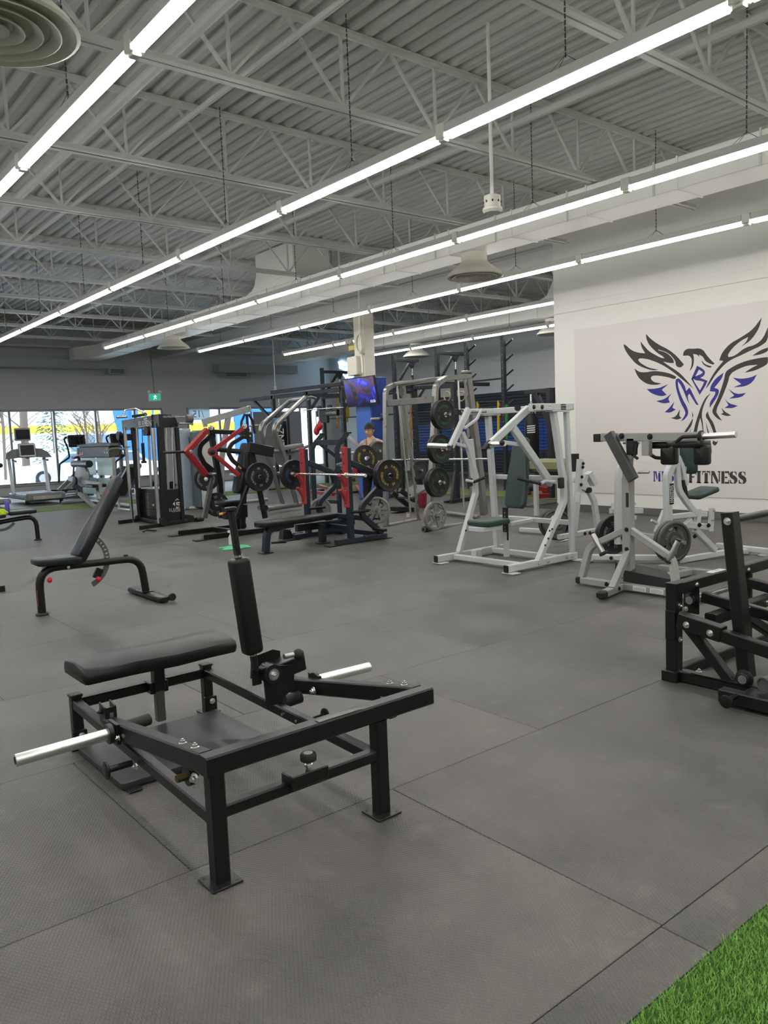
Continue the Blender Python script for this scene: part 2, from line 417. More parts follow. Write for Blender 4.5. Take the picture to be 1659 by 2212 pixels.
for i, y in enumerate(JY[5:]): joist(y, XW+.49, XS-.02, 12.3, XS-.4, 'white open-web roof joist of the back bay, %s counted from the mural wall end' % ORD[i], 'back bay roof joists')
# long pipes along the hall
def pipe(name, pts, r, lab, mat=steelw, cat='pipe', bend=.1, group=None):
    b = B(); b.tube(pts, r, 10, bend); return obj(name, b, mat, None, lab, cat, group)
pipe('roof_pipe', [(3.35, -2, 4.98), (3.35, 9.2, 4.98), (3.35, 26.5, 4.98)], .055, 'white painted pipe running through the joists left of the long light row')
pipe('roof_pipe', [(4.15, -2, 5.02), (4.15, 26.5, 5.02)], .03, 'thin white sprinkler pipe between the joists over the room centre')
pipe('roof_pipe', [(7.3, -2, 5.0), (7.3, 26.5, 5.0)], .045, 'white pipe crossing the joists beside the square duct')
pipe('roof_pipe', [(1.2, -2, 5.1), (1.2, 26.5, 5.1)], .025, 'thin white conduit high in the left of the roof')
# ---------------------------------------------------------------- strip lights
tube_m = M('light_tube', (1, .985, .95), .5, var=0, emit=TUBE_POWER*.45); lens_m = M('light_lens_face', (1, .985, .95), .5, var=0, emit=TUBE_POWER*1.9)
zl = 3.9; PJ = 2.48; JO = 2.391
hb = B(); hb.bx(-.046, .046, -PJ/2+.056, PJ/2-.056, .02, .085, .004); hb.bx(-.047, .047, -PJ/2+.056, PJ/2-.056, .012, .022, .002)
tb = B(); tb.bx(-.036, .036, -PJ/2+.06, PJ/2-.06, -.024, .012, .010); lb_ = B(); lb_.bx(-.028, .028, -PJ/2+.07, PJ/2-.07, -.028, -.024, .001)
cb = B(); cb.bx(-.05, .05, -.05, .05, -.02, .10, .006); cb.bx(-.03, .03, -.035, .035, -.04, -.02, .004)
def mk(nm, b, mt):
    me = bpy.data.meshes.new(nm); me.from_pydata(b.v, [], b.f); me.materials.append(mt); me.shade_smooth(); me.set_sharp_from_angle(angle=.6); return me
mh, mt_, mc, ml_ = mk('housing', hb, steelw), mk('tube', tb, tube_m), mk('end_coupler', cb, ductm), mk('lens_face', lb_, lens_m)
chb = B()
for k in range(31):
    z = .10+.075+k*.0425
    if k % 2: chb.box((0, 0, z), (.004, .014, .034), None, .001)
    else: chb.box((0, 0, z), (.014, .004, .034), None, .001)
for s in (-1, 1):
    chb.tube([(0, 0, .175), (.03*s, .11*s, .09)], .002, 5); chb.tube([(0, 0, .175), (-.03*s, .11*s, .09)], .002, 5)
mch = mk('chain', chb, M('dark_zinc_chain', (.10, .10, .10), .5, metal=.6))
names = ['light row at the left edge', 'long middle light row', 'light row beside the square duct', 'light row in front of the girder', 'near light row of the back bay', 'far light row of the back bay']
rowsX = [2.115, 4.72, 7.30, 9.82, 12.49, 15.20]
ends = [(-3, 6), (-3, 8), (-3, 7), (-3, 7), (3, 7), (3, 7)]
for (xr, (k0, k1), nm) in list(zip(rowsX, ends, names))+[(-.49, (-3, 6), 'added unseen row left of the camera'), (-3.1, (-3, 6), 'added unseen row far left of the camera')]:  # last two rows lie out of view, added to light the hall
    for k in range(k0, k1):
        yc = JO+PJ*(k+.5)
        if xr > XW and yc-PJ/2 < YC: continue
        r = root('strip_light', 'white tube light, %s from the near end, %s' % (ORD[k-k0], nm), 'light', (xr, yc, zl), nm)
        for n_, me in (('housing', mh), ('tube', mt_), ('lens_face', ml_)):
            o = bpy.data.objects.new(n_, me); COL.objects.link(o); o.parent = r
        o = bpy.data.objects.new('end_coupler', mc); COL.objects.link(o); o.parent = r; o.location = (0, PJ/2, 0)
        o = bpy.data.objects.new('hanging_chain', mch); COL.objects.link(o); o.parent = r
# ---------------------------------------------------------------- duct
XD0, XD1, ZU, ZT = 8.8, 9.35, 4.21, 4.6
r = root('square_duct', 'long white square duct with standing seams beside the third light row', 'duct', (XD0, 10, ZU))
b = B(); b.bx(XD0, XD1, -4, 23.3, ZU, ZT-.02, .008); obj('trunk', b, ductm, r)
b = B(); b.poly([(XD0, 23.3, ZU), (XD0, 24.6, ZU), (XD0-.35, 25.6, ZU), (XD0-.35, 26.05, ZU), (XD1, 26.05, ZU), (XD1, 23.3, ZU)], (0, 0, ZT-ZU-.02)); obj('elbow', b, ductm, r, smooth=0)
for k in range(20):
    y = -1.2+k*1.28
    if y > 23.2: break
    b = B(); b.bx(XD0-.012, XD1+.012, y-.012, y+.012, ZU-.012, ZT-.012, .002); obj('seam_flange', b, ductm, r)
    b = B(); b.bx(XD0-.018, XD0-.008, y+.3-.012, y+.3+.012, ZU-.01, ZB-.004, .001); obj('hanger_strap', b, steelw, r)
# riser
r = root('duct_riser', 'white duct riser with flared foot rising from the square duct into the roof', 'duct', (9.1, 14, ZT))
b = B(); b.bx(XD0+.02, XD1+.35, 13.45, 14.9, ZT+.12, ZD-.01, .01)
pr = [(XD0+.03, 13.25, ZT-.01), (XD0+.03, 13.33, ZT+.05), (XD0+.03, 13.38, ZT+.14), (XD0+.03, 13.42, ZT+.3), (XD0+.03, 14.93, ZT+.3), (XD0+.03, 15.0, ZT+.14), (XD0+.03, 15.12, ZT+.05), (XD0+.03, 15.38, ZT-.01)]
b.poly(pr, (XD1-XD0-.06, 0, 0)); obj('flared_riser', b, ductm, r)
def diffuser(c, lab, sc=1.0, zt=None):
    r = root('round_ceiling_diffuser', lab, 'air diffuser', c)
    z0 = c[2]; R = .43*sc
    b = B(); b.lathe([(.2*sc, .40*sc), (.2*sc, .24*sc), (.235*sc, .19*sc), (.33*sc, .12*sc), (R-.02, .045), (R, .012), (R+.012, 0), (R-.01, -.008), (R-.05, .012), (.33*sc, .03)], c, (0, 0, 1), 36)
    obj('bell', b, M('cream_painted_metal', (.72, .70, .62), .45), r)
    for k, rr_ in enumerate((.34, .25, .16)):
        b = B(); q = rr_*sc
        R_ = [(q-.050, .022), (q, -.014), (q+.008, -.010), (q-.040, .028)]
        n = 32; ring = [[V(c)+V((a*math.cos(2*PI*i/n), a*math.sin(2*PI*i/n), z)) for i in range(n)] for a, z in R_]
        b.rings(ring, closed=True); obj('cone_ring', b, MATS['cream_painted_metal'], r)
    b = B(); b.lathe([(.02, .02), (.085*sc, .0), (.09*sc, -.008), (.01, -.012)], c, (0, 0, 1), 24); obj('centre_cone', b, MATS['cream_painted_metal'], r)
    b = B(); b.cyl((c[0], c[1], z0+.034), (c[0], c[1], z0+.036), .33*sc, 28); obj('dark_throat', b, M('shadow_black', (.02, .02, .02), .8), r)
    return r
diffuser((9.08, 8.78, 3.86), 'round cream ceiling diffuser under the square duct near the room centre')
diffuser(tuple(P(375, 752, X=9.08)), 'round cream ceiling diffuser under the far end of the square duct', .95)
# near diffuser, top-left corner
pc = P(-20, 62, z=3.9); diffuser(tuple(pc), 'large round cream ceiling diffuser cut by the top left corner of the picture', 1.1)
b = B(); b.cyl(pc+V((0, 0, .42)), pc+V((0, 0, 1.4)), .2, 20); obj('drop_duct', b, ductm, None, 'round drop duct above the top left diffuser', 'duct')
# second duct in back bay
r = root('square_duct', 'white square duct in the back bay beyond the girder with arched take-off', 'duct', (15.5, 15, 4.2))
b = B(); b.bx(15.6, 16.3, YC+.1, 25.5, 4.2, 4.58, .008); obj('trunk', b, ductm, r)
r = root('duct_riser', 'white duct riser with flared foot in the back bay beside the mural wall', 'duct', (16, 11.9, 4.6))
b = B(); b.bx(15.7, 16.6, 11.2, 12.5, 4.75, ZD-.01, .01); b.poly([(15.62, 11.06, 4.59), (15.62, 11.12, 4.70), (15.62, 11.19, 5.0), (15.62, 12.51, 5.0), (15.62, 12.7, 4.7), (15.62, 13.0, 4.59)], (.66, 0, 0)); obj('riser', b, ductm, r)
r = bpy.data.objects['square_duct.001']
for k in range(11):
    y = 10.2+k*1.4
    b = B(); b.bx(15.588, 16.312, y-.012, y+.012, 4.188, 4.592, .002); obj('seam_flange', b, ductm, r)
diffuser((15.95, 14.9+3, 3.75), 'round cream ceiling diffuser in the back bay behind the column', .95)
diffuser(tuple(P(1195, 722, X=16.0)), 'round cream ceiling diffuser in the back bay at the edge of the mural wall', .95)
# far wall ducts with grilles
def grille_duct(x0, x1, z0, z1, gx0, gx1, lab):
    r = root('wall_duct', lab, 'duct', ((x0+x1)/2, YF-.4, z0))
    b = B(); b.bx(x0, x1, YF-.75, YF-.3, z0, z1, .006); obj('trunk', b, M('pale_blue_grey_duct', (.52, .55, .58), .5), r)
    b = B(); b.bx(gx0, gx1, YF-.80, YF-.35, z0-.17, z0-.001, .01); obj('outlet_box', b, MATS['pale_blue_grey_duct'], r)
    for k in range(3):
        bb = B(); bb.bx(gx0+.05, gx1-.05, YF-.81, YF-.80, z0-.14+k*.045, z0-.12+k*.045, .001); obj('slat', bb, M('shadow_black', (.02, .02, .02)), r)
p1 = P(0, 790, Y=YF-.8); p2 = P(270, 790, Y=YF-.8); p3 = P(235, 797, Y=YF-.8)
grille_duct(4.6, p2.x, 4.02, 4.32, p3.x, p2.x, 'pale duct along the far window wall, left one, under the light row ends')
p1 = P(475, 800, Y=YF-.8); p2 = P(645, 800, Y=YF-.8)
grille_duct(p1.x, p2.x, 3.98, 4.28, p1.x+.2, p1.x+1.15, 'pale duct along the far window wall, right one, with outlet box')
# ceiling drop sensors / fan rods
def drop(x, y, zb, lab, rad=.075, ztop=ZD, sc=1.0):
    r = root('drop_sensor', lab, 'ceiling sensor', (x, y, zb))
    b = B(); b.cyl((x, y, zb+.17*sc), (x, y, ztop), .018, 10); obj('rod', b, ductm, r)
    b = B(); b.lathe([(rad*.93, .17*sc), (rad*.97, .165*sc), (rad*.93, .06*sc)], (x, y, zb), (0, 0, 1), 20); obj('canopy', b, MATS['cream_painted_metal'], r)
    b = B(); b.lathe([(rad*.9, .065*sc), (rad*1.12, .055*sc), (rad*1.15, .03*sc), (rad*.95, .008), (rad*.4, 0)], (x, y, zb), (0, 0, 1), 20); obj('dome', b, MATS['cream_painted_metal'], r)
    for k in range(8):
        a = k*PI/4; b = B(); b.box((x+rad*.94*math.cos(a), y+rad*.94*math.sin(a), zb+.11*sc), (.012, .012, .02), None, .001); obj('vent_slot', b, M('shadow_black', (.02, .02, .02)), r)
q = P(1064, 462, z=3.6); drop(q.x, q.y, 3.6, 'cream ceiling drop sensor on a long white rod at the room centre', .085)
q = P(595, 845, Y=22); drop(q.x, q.y, q.z-.02, 'small white sensor hanging on a thin rod far in front of the window wall', .06)
# ================================================================ NEAR MACHINES
# ---- low hip machine in the foreground (front frame, sloping rails, yoke with sleeves, gate pad)
g = crop(0, 1150, .5787)
r = root('hip_machine', 'low black steel hip machine with padded bench and upright pad arm, nearest the camera', 'gym machine', (1.5, 3.1, 0))
FLx, FRx, FY = 1.144, 1.853, 2.385
def foot(r, x, y, s=.115, mat=None):
    b = B(); b.box((x, y, .0045), (s, s, .008), None, .002); f = obj('foot_plate', b, mat or satin, r)
    for i in (-1, 1):
        for j in (-1, 1):
            pt(f, 'bolt_hole', rubberb, 'cyl', (x+i*s*.36, y+j*s*.36, .0085), (x+i*s*.36, y+j*s*.36, .0095), .0055, 10)
    return f
for x, top in ((FLx, .388), (FRx, .384)):
    pt(r, 'front_leg', black, 'bar', [(x, FY, .008), (x, FY, top)], .056, .056, NX); foot(r, x, FY)
pt(r, 'cross_rail', black, 'bar', [(FLx+.028, FY, .248), (FRx-.028, FY, .248)], .045, .045, NY)
RLx, RRx, RY = 1.19, 1.90, 3.98
for x in (RLx, RRx):
    pt(r, 'rear_post', black, 'bar', [(x, RY, .008), (x, RY, .262)], .052, .052, NX)
    pt(r, 'post_cap', plast, 'box', (x, RY, .268), (.06, .06, .014), None, .005)
    foot(r, x, RY, .10)
    pt(r, 'post_bracket', black, 'box', (x-.005, RY-.04, .06), (.07, .03, .08), None, .003); bolt(r, (x, RY-.056, .075), (0, -1, 0), .011)
for x0, x1 in ((FLx, RLx), (FRx, RRx)):
    pt(r, 'side_rail', black, 'bar', [(x0, FY+.028, .235), (x0+.012, 3.2, .190), (x1, RY-.026, .232)] if 0 else [(x0, FY+.028, .225), (x1, RY-.026, .225)], .046, .05, NX)
pt(r, 'rear_rail', black, 'bar', [(RLx+.026, RY, .225), (RRx-.026, RY, .225)], .045, .05, NY)
# base plate with corner lugs
b = B(); b.pad((1.53, 3.60, .006), (1, 0, 0), (0, 1, 0), rrect(.75, .58, .02), .03, .004); bp_ = obj('standing_plate', b, M('worn_black_plate', (.035, .036, .038), .42, var=.35, scale=5), r)
for x, y in ((1.2, 3.30), (1.86, 3.30), (1.2, 3.90), (1.86, 3.90)): pt(bp_, 'lug', satin, 'box', (x, y-.01 if y < 3.5 else y+.01, .006), (.06, .05, .010), None, .002)
# padded bench on its telescoping post
b = B(); prof = [(-.155, .0), (.155, 0), (.165, .03), (.15, .062), (.10, .078), (0, .083), (-.12, .078), (-.16, .062), (-.17, .03)]
R_ = []
for x, k in ((1.150, .80), (1.158, .95), (1.17, 1), (1.40, 1.0), (1.62, .995), (1.80, 1.0), (1.935, 1), (1.948, .95), (1.956, .80)):
    dip = -.006 if 1.5 < x < 1.7 else 0
    R_.append([V((x, 3.855+p[0]*k, .385+.04+(p[1]-.04)*k+dip+(.004*math.sin(x*40+p[0]*30) if p[1] > .05 else 0))) for p in prof])
b.rings(R_); obj('bench_pad', b, vinyl, r, smooth=50)
pt(r, 'pad_post', black, 'bar', [(1.60, 3.925, .385), (1.60, 3.925, .21)], .058, .058, NX)
pt(r, 'inner_post', dgrey, 'bar', [(1.60, 3.925, .21), (1.60, 3.925, .045)], .046, .046, NX)
pt(r, 'post_collar', black, 'box', (1.60, 3.955, .225), (.10, .09, .06), None, .004)
# yoke
pt(r, 'yoke', black, 'bar', [(1.155, 3.36, .285), (1.15, 2.385, .418), (2.085, 2.385, .418), (2.06, 3.36, .262)], .052, .075, NZ, c=.005) if 0 else None
pt(r, 'yoke_front_bar', black, 'bar', [(1.105, 2.385, .420), (2.125, 2.385, .420)], .07, .062, NZ)
for x0, x1, ze in ((1.135, 1.14, .290), (2.093, 2.045, .262)):
    pt(r, 'yoke_arm', black, 'bar', [(x0, 2.416, .418), (x1, 3.36, ze)], .055, .072, NX)
    for yy in (2.50, 2.60): bolt(r, (x0, yy, .418-.0001+.036-(yy-2.416)*(.418-ze)/.95), (0, .1, 1), .010)
pt(r, 'name_plate', M('dark_name_label', (.05, .05, .05), .25, metal=.5, var=.5, scale=90), 'box', (1.66, 2.372, .4565), (.20, .026, .003), None, .001)
# sleeves
def sleeve(r, a, d, L, rad=.0245, name='weight_sleeve', flange=.042):
    a, d = V(a), V(d).normalized(); b = B(); b.lathe([(rad, 0), (rad, L-.003), (rad-.003, L)], a, d, 24); s_ = obj(name, b, chrome, r)
    pt(s_, 'bore', M('shadow_black', (.02, .02, .02)), 'cyl', a+d*(L), a+d*(L+.001), rad*.62, 14)
    if flange: pt(r, 'sleeve_flange', satin, 'cyl', a-d*.018, a+d*.004, flange, 24, .003)
    return s_
sleeve(r, (1.075, 3.20, .314), (-1, 0, -.015), .36); pt(r, 'sleeve_plate', black, 'box', (1.108, 3.215, .312), (.016, .10, .085), None, .002)
sleeve(r, (2.085, 3.16, .318), (1, 0, -.02), .33); pt(r, 'sleeve_plate', black, 'box', (2.078, 3.16, .31), (.014, .10, .08), None, .002)
bolt(r, (1.107, 3.165, .30), (-1, 0, 0), .010)
pt(r, 'stop_roller', rubberb, 'lathe', [(.022, 0), (.026, .003), (.026, .12), (.022, .125)], (1.165, 3.28, .295), (1, .02, .05), 18)
pt(r, 'stop_roller', rubberb, 'lathe', [(.024, 0), (.030, .004), (.030, .12), (.024, .126)], (2.03, 3.22, .235), (-1, 0, -.05), 18)
pt(r, 'rubber_stop', rubberb, 'lathe', [(.034, 0), (.036, .01), (.036, .03), (.030, .045)], (1.895, 3.20, .235), (0, 0, 1), 18)
# left latch bracket
b = B(); b.poly([(1.12, 3.42, .30), (1.12, 3.36, .30), (1.12, 3.355, .375), (1.12, 3.42, .385)], (.006, 0, 0)); b.poly([(1.165, 3.42, .30), (1.165, 3.36, .30), (1.165, 3.355, .375), (1.165, 3.42, .385)], (.006, 0, 0)); b.bx(1.12, 1.171, 3.352, 3.358, .30, .372, 0)
lb = obj('latch_bracket', b, black, r)
pt(lb, 'slot', M('slot_grey', (.12, .12, .115), .6), 'box', (1.148, 3.3515, .335), (.016, .002, .026), None, .0)
bolt(lb, (1.119, 3.39, .35), (-1, 0, 0), .010, black)
# storage pegs with discs
for s_, x, y, z in ((-1, 1.13, 3.10, .205), (1, 1.90, 2.98, .205)):
    b = B(); b.cyl((x, y, z), (x+s_*.10, y, z), .013, 14); q = obj('peg', b, black, r)
    pt(q, 'disc', black, 'lathe', [(.030, 0), (.036, .004), (.036, .009), (.030, .012)], (x+s_*.10, y, z), (s_, 0, 0), 22)
for yy in (2.98, 3.10): bolt(r, (1.865, yy, .222), (-1, 0, 0), .012)
bolt(r, (1.118, 3.02, .222), (-1, 0, 0), .011)
# pivot bearings under the yoke front corners
for x, s_ in ((1.135, -1), (2.06, 1)):
    b = B(); b.lathe([(.020, -.014), (.036, -.012), (.036, .012), (.020, .014)], (x, 2.56, .325), (1, 0, 0), 22); b.box((x, 2.56, .365), (.03, .11, .022), None, .004); q = obj('pillow_bearing', b, satin, r)
    pt(q, 'pivot_pin', M('brass_brown', (.16, .12, .06), .4, metal=.8), 'cyl', (x-.05, 2.56, .325), (x+.03, 2.56, .325), .014, 14)
bolt(r, (1.12, 2.48, .345), (-1, -.3, 0), .013)
# adjuster on the front rail
pt(r, 'stop_block', black, 'box', (1.49, 2.36, .279), (.16, .075, .05), None, .004)
b = B(); b.cyl((1.50, 2.35, .30), (1.50, 2.35, .335), .010, 12); b.cyl((1.50, 2.35, .312), (1.50, 2.35, .320), .016, 6); kb = obj('adjuster_screw', b, chrome, r)
b = B(); b.lathe([(.024, 0), (.030, .004), (.030, .024), (.026, .030)], (1.50, 2.35, .332), (0, 0, 1), 24); kn = obj('knob', b, rubberb, kb)
pt(kn, 'knob_cap', M('pale_grey_plastic', (.35, .35, .34), .4), 'cyl', (1.50, 2.35, .362), (1.50, 2.35, .3635), .017, 18)
# gate: hinge block, arm, pad
HX, HY = 1.80, 3.12
pt(r, 'hinge_plate', black, 'poly', [(HX-.055, HY-.05, .47), (HX-.045, HY-.05, .29), (HX+.01, HY-.05, .29), (HX+.10, HY-.05, .345), (HX+.11, HY-.05, .45), (HX-.02, HY-.05, .475)], (0, .012, 0))
pt(r, 'hinge_block', black, 'box', (HX+.10, HY+.01, .435), (.17, .085, .075), Matrix.Rotation(-.12, 3, 'Y'), .004)
pt(r, 'hinge_arm_plate', black, 'poly', [(HX-.06, HY+.055, .40), (HX-.01, HY+.055, .40), (HX+.10, HY+.055, .47), (HX+.10, HY+.055, .50), (HX+.06, HY+.055, .515), (HX-.05, HY+.055, .50)], (0, .012, 0))
b = B(); b.lathe([(.018, 0), (.045, .002), (.045, .07), (.02, .072)], (HX-.01, HY-.062, .435), (0, 1, 0), 26); hb_ = obj('hinge_barrel', b, satin, r)
pt(hb_, 'washer', steel, 'cyl', (HX-.01, HY-.066, .435), (HX-.01, HY-.062, .435), .027, 22); bolt(hb_, (HX-.01, HY-.066, .435), (0, -1, 0), .013)
pt(r, 'hinge_tab', black, 'box', (HX-.075, HY-.02, .43), (.045, .012, .075), None, .002)
b = B(); b.cyl((HX+.05, HY-.06, .505), (HX+.12, HY-.06, .502), .012, 12); pp_ = obj('pull_pin', b, steel, r)
pt(pp_, 'grip_knob', rubberb, 'ball', (HX+.125, HY-.065, .502), .026)
bolt(r, (1.995+.02, 3.08, .30), (-1, 0, 0), .013)
A0, A1 = V((1.722, 3.10, .46)), V((1.645, 3.10, 1.19))
u_ = (A1-A0).normalized()
pt(r, 'gate_arm', satin, 'bar', [A0, A1], .036, .024, NY)
pt(r, 'arm_hook', satin, 'box', A1+u_*.01, (.05, .03, .02), None, .004)
b = B(); ux_ = u_; uy_ = V((0, 1, 0)); c0 = A0+u_*.085
oc = rrect(.088, .078, .022, 5); R_ = []
side = u_.cross(uy_)
for t, k in ((0, .80), (.006, .95), (.018, 1), (.42, 1), (.432, .95), (.438, .80)):
    R_.append([c0+u_*t+side*p[0]*k+uy_*p[1]*k for p in oc])
b.rings(R_); gp = obj('gate_pad', b, vinyl, r, smooth=50)
for t in (-.012, .444): pt(gp, 'collar', chrome, 'cyl', c0+u_*t, c0+u_*(t+.010), .019, 20)
# ---- adjustable incline bench on the left
z2 = crop(0, 830, .27728)
def incline_bench():
    r = root('incline_bench', 'black adjustable incline bench with raised backrest and two red pull knobs', 'bench', (2.4, 7.42, 0))
    Yb = 7.42
    f = lambda *p: z2(*p, Y=Yb)
    pt(r, 'spine_tube', black, 'tube', f((343, 1795), (330, 1640), (345, 1475), (560, 1478), (1030, 1480), (1150, 1490), (1150, 1625)) if 0 else [V((1.99, Yb, .015)), V((1.985, Yb, .42)), V((2.93, Yb, .40)) , V((2.965, Yb, .06))], .036, 16, .17, seg=7)
    pt(r, 'front_foot', rubberb, 'lathe', [(.055, 0), (.058, .008), (.052, .02), (.045, .025)], (1.99, Yb, 0), (0, 0, 1), 24)
    pt(r, 'warning_decal', M('red_white_decal', (.45, .08, .06), .5, var=.4, scale=60), 'box', (1.957, Yb-.012, .16), (.002, .026, .15), None, .0)
    b = B(); R_ = []
    for y, k in ((7.02, .7), (7.035, .95), (7.06, 1), (7.78, 1), (7.805, .95), (7.82, .7)):
        R_.append([V((2.985+p[0]*k, y, .035+p[1]*k)) for p in rrect(.115, .055, .022)])
    b.rings(R_); obj('rear_crossbar', b, satin, r)
    pt(r, 'bracket_plate', satin, 'box', (2.965, Yb, .066), (.11, .12, .006), None, .001)
    pt(r, 'wheel', rubberb, 'lathe', [(.02, -.012), (.035, -.012), (.038, 0), (.035, .012), (.02, .012)], (3.06, 7.03, .045), (0, 1, 0), 18)
    # seat pad: slightly tilted
    b = B(); a = V((1.955, Yb, .452)); ux = V((1, 0, -.03)).normalized()
    ol = [(0, -.10), (.03, -.125), (.33, -.15), (.38, -.14), (.39, -.10), (.39, .10), (.38, .14), (.33, .15), (.03, .125), (0, .10)]
    b.pad(a, ux, (0, 1, 0), ol, .062, .018, .004); obj('seat', b, vinylb, r, smooth=50)
    # backrest, leaning to the right in the picture
    d = V((.53, 0, .85)).normalized(); n = V((-.85, 0, .53))
    b = B(); a = V((2.36, Yb, .46)); ol = [(0, -.09), (.03, -.125), (.10, -.135), (.30, -.135), (.42, -.10), (.50, -.085), (.80, -.085), (.84, -.06), (.84, .06), (.80, .085), (.50, .085), (.42, .10), (.30, .135), (.10, .135), (.03, .125), (0, .09)]
    b.pad(a, (0, -1, 0), d, [(-p[1], p[0]) for p in ol], .075, .018, .003)
    bk = obj('backrest', b, vinylb, r, smooth=50)
    cr_ = V((0, 1, 0)).cross(d)
    pt(r, 'back_tube', black, 'bar', [a+cr_*.027+d*-.03, a+cr_*.027+d*.70], .05, .05, NY)
    b = B(); lettering(b, 'MATRIX' if 0 else 'HAMMER', a-cr_*.0785+d*.66, (0, -1, 0), d, .045); obj('back_lettering', b, M('faded_red_print', (.30, .05, .05), .5), bk)
    # slotted arc
    c = V((2.36, Yb, .44)); R1, R2 = .275, .225
    def arc(a0, a1, y, th):
        n = 14; o = [c+V((R1*math.cos(math.radians(a0+(a1-a0)*i/n)), 0, R1*math.sin(math.radians(a0+(a1-a0)*i/n)))) for i in range(n+1)]
        i_ = [c+V((R2*math.cos(math.radians(a1+(a0-a1)*i/n)), 0, R2*math.sin(math.radians(a1+(a0-a1)*i/n)))) for i in range(n+1)]
        b = B(); b.poly([p+V((0, y, 0)) for p in o+i_], (0, th, 0)); return b
    q = obj('slotted_arc', arc(-68, 62, -.004, .008), dgrey, r, smooth=0)
    for k in range(7):
        a_ = math.radians(2+k*8.5); p = c+V((.25*math.cos(a_), -.0055, .25*math.sin(a_)))
        pt(q, 'slot', M('pale_slot', (.5, .5, .48), .6), 'box', p, (.022, .002, .010), Matrix.Rotation(-a_, 3, 'Y'), .0)
    pt(r, 'arc_housing', black, 'box', c+V((.155, 0, -.135)), (.07, .03, .10), Matrix.Rotation(.5, 3, 'Y'), .004)
    for x, z in [(q_.x, q_.z) for q_ in (P(107.5, 1253, Y=Yb-.085), P(212.5, 1251, Y=Yb-.085))]:
        b = B(); b.cyl((x, Yb-.035, z), (x, Yb-.07, z), .008, 10); k_ = obj('pull_pin', b, chrome, r)
        pt(k_, 'red_knob', M('red_plastic', (.55, .02, .02), .3), 'ball', (x, Yb-.085, z), .024, label='red ball knob')
    pt(r, 'seat_bracket', steel, 'box', (2.04, Yb, .41), (.035, .02, .07), None, .003)
    pt(r, 'pivot_bracket', black, 'box', (2.33, Yb, .455), (.09, .10, .07), None, .01); bolt(r, (2.345, Yb-.052, .47), (0, -1, 0), .012); bolt(r, (2.24, Yb-.036, .405), (0, -1, 0), .009)
    pt(r, 'rest_stud', plast, 'box', (2.79, Yb, .442), (.04, .03, .014), None, .004)
    return r
incline_bench()
# ---- second bench cut by the left edge, lying flat
def flat_edge_bench():
    r = root('flat_bench', 'black adjustable bench laid flat with slotted arc, cut by the left edge', 'bench', (3.2, 13.6, 0))
    f = lambda *p: z2(*p, Y=13.56); Yb = 13.56
    pt(r, 'spine_tube', black, 'tube', [V((3.67, Yb, .015)), V((3.66, Yb, .40)), V((3.2, Yb, .36)), V((2.2, Yb, .20)), V((2.15, Yb, .03))], .036, 12, .15)
    pt(r, 'front_foot', rubberb, 'lathe', [(.06, 0), (.06, .015), (.04, .025)], (3.67, Yb, 0), (0, 0, 1), 18)
    b = B(); b.pad((3.45, Yb, .45), (1, 0, .02), (0, 1, 0), rrect(.42, .28, .05), .065, .02); obj('seat', b, vinylb, r)
    b = B(); b.pad((2.72, Yb, .41), (1, 0, .02), (0, 1, 0), rrect(.95, .28, .05), .065, .02); obj('backrest', b, vinylb, r)
    c = V((3.12, Yb, .44)); n = 12
    o = [c+V((.27*math.cos(math.radians(195+k*11)), 0, .24*math.sin(math.radians(195+k*11)))) for k in range(n+1)]; i_ = [c+V((.225*math.cos(math.radians(195+k*11)), 0, .195*math.sin(math.radians(195+k*11)))) for k in range(n, -1, -1)]
    b = B(); b.poly(o+i_, (0, .01, 0)); obj('slotted_arc', b, dgrey, r, smooth=0)
    pt(r, 'seat_bracket', steel, 'box', (3.57, Yb, .39), (.05, .02, .10), Matrix.Rotation(.3, 3, 'Y'), .003)
    pt(r, 'rear_crossbar', satin, 'box', (2.16, Yb, .03), (.10, .7, .05), None, .01)
    q = P(17, 1113, Y=13.5); z = .475
    b = B(); qb = P(17, 1110, Y=Yb-.05); o = (qb.x, Yb-.05, .477)
    b.lathe([(.030, 0), (.034, .01), (.034, .19), (.028, .205), (.018, .215), (.018, .235)], o, (0, 0, 1), 16); bt = obj('water_bottle', b, M('violet_plastic', (.10, .08, .42), .2, coat=.4), None, 'violet water bottle standing on the flat bench at the left edge', 'bottle')
    b = B(); rr = random.Random(5)
    qg = P(4, 1108, Y=Yb-.05); base = V((qg.x-.02, Yb-.02, .478)); n = 16; R_ = []
    for k, (rad, h) in enumerate(((.11, 0), (.12, .02), (.10, .05), (.06, .075), (.02, .085))):
        R_.append([base+V((rad*1.2*math.cos(2*PI*i/n)*(1+rr.uniform(-.15, .15)), rad*math.sin(2*PI*i/n)*(1+rr.uniform(-.15, .15)), h+rr.uniform(-.008, .008)*(k > 0))) for i in range(n)])
    b.rings(R_); obj('glove', b, M('lime_cloth', (.38, .48, .02), .8, var=.7, scale=50), None, 'crumpled lime and black glove lying on the flat bench at the left edge', 'glove')
flat_edge_bench()
b = B(); q0, q1 = z2((40, 1590), z=.03), V((1.2, 9.3, .03)); b.bar([q1, q0], .07, .055, NZ); r = obj('weight_bench', b, satin, None, 'square black steel foot of a bench, poking in at the left edge', 'bench')
# ---- black rack-type machine cut by the right edge
z7 = crop(1380, 1080, .21695)
r = root('belt_squat_machine', 'black bolted steel squat machine with tilted upright, cut by the right edge', 'gym machine', (4.6, 2.3, 0))

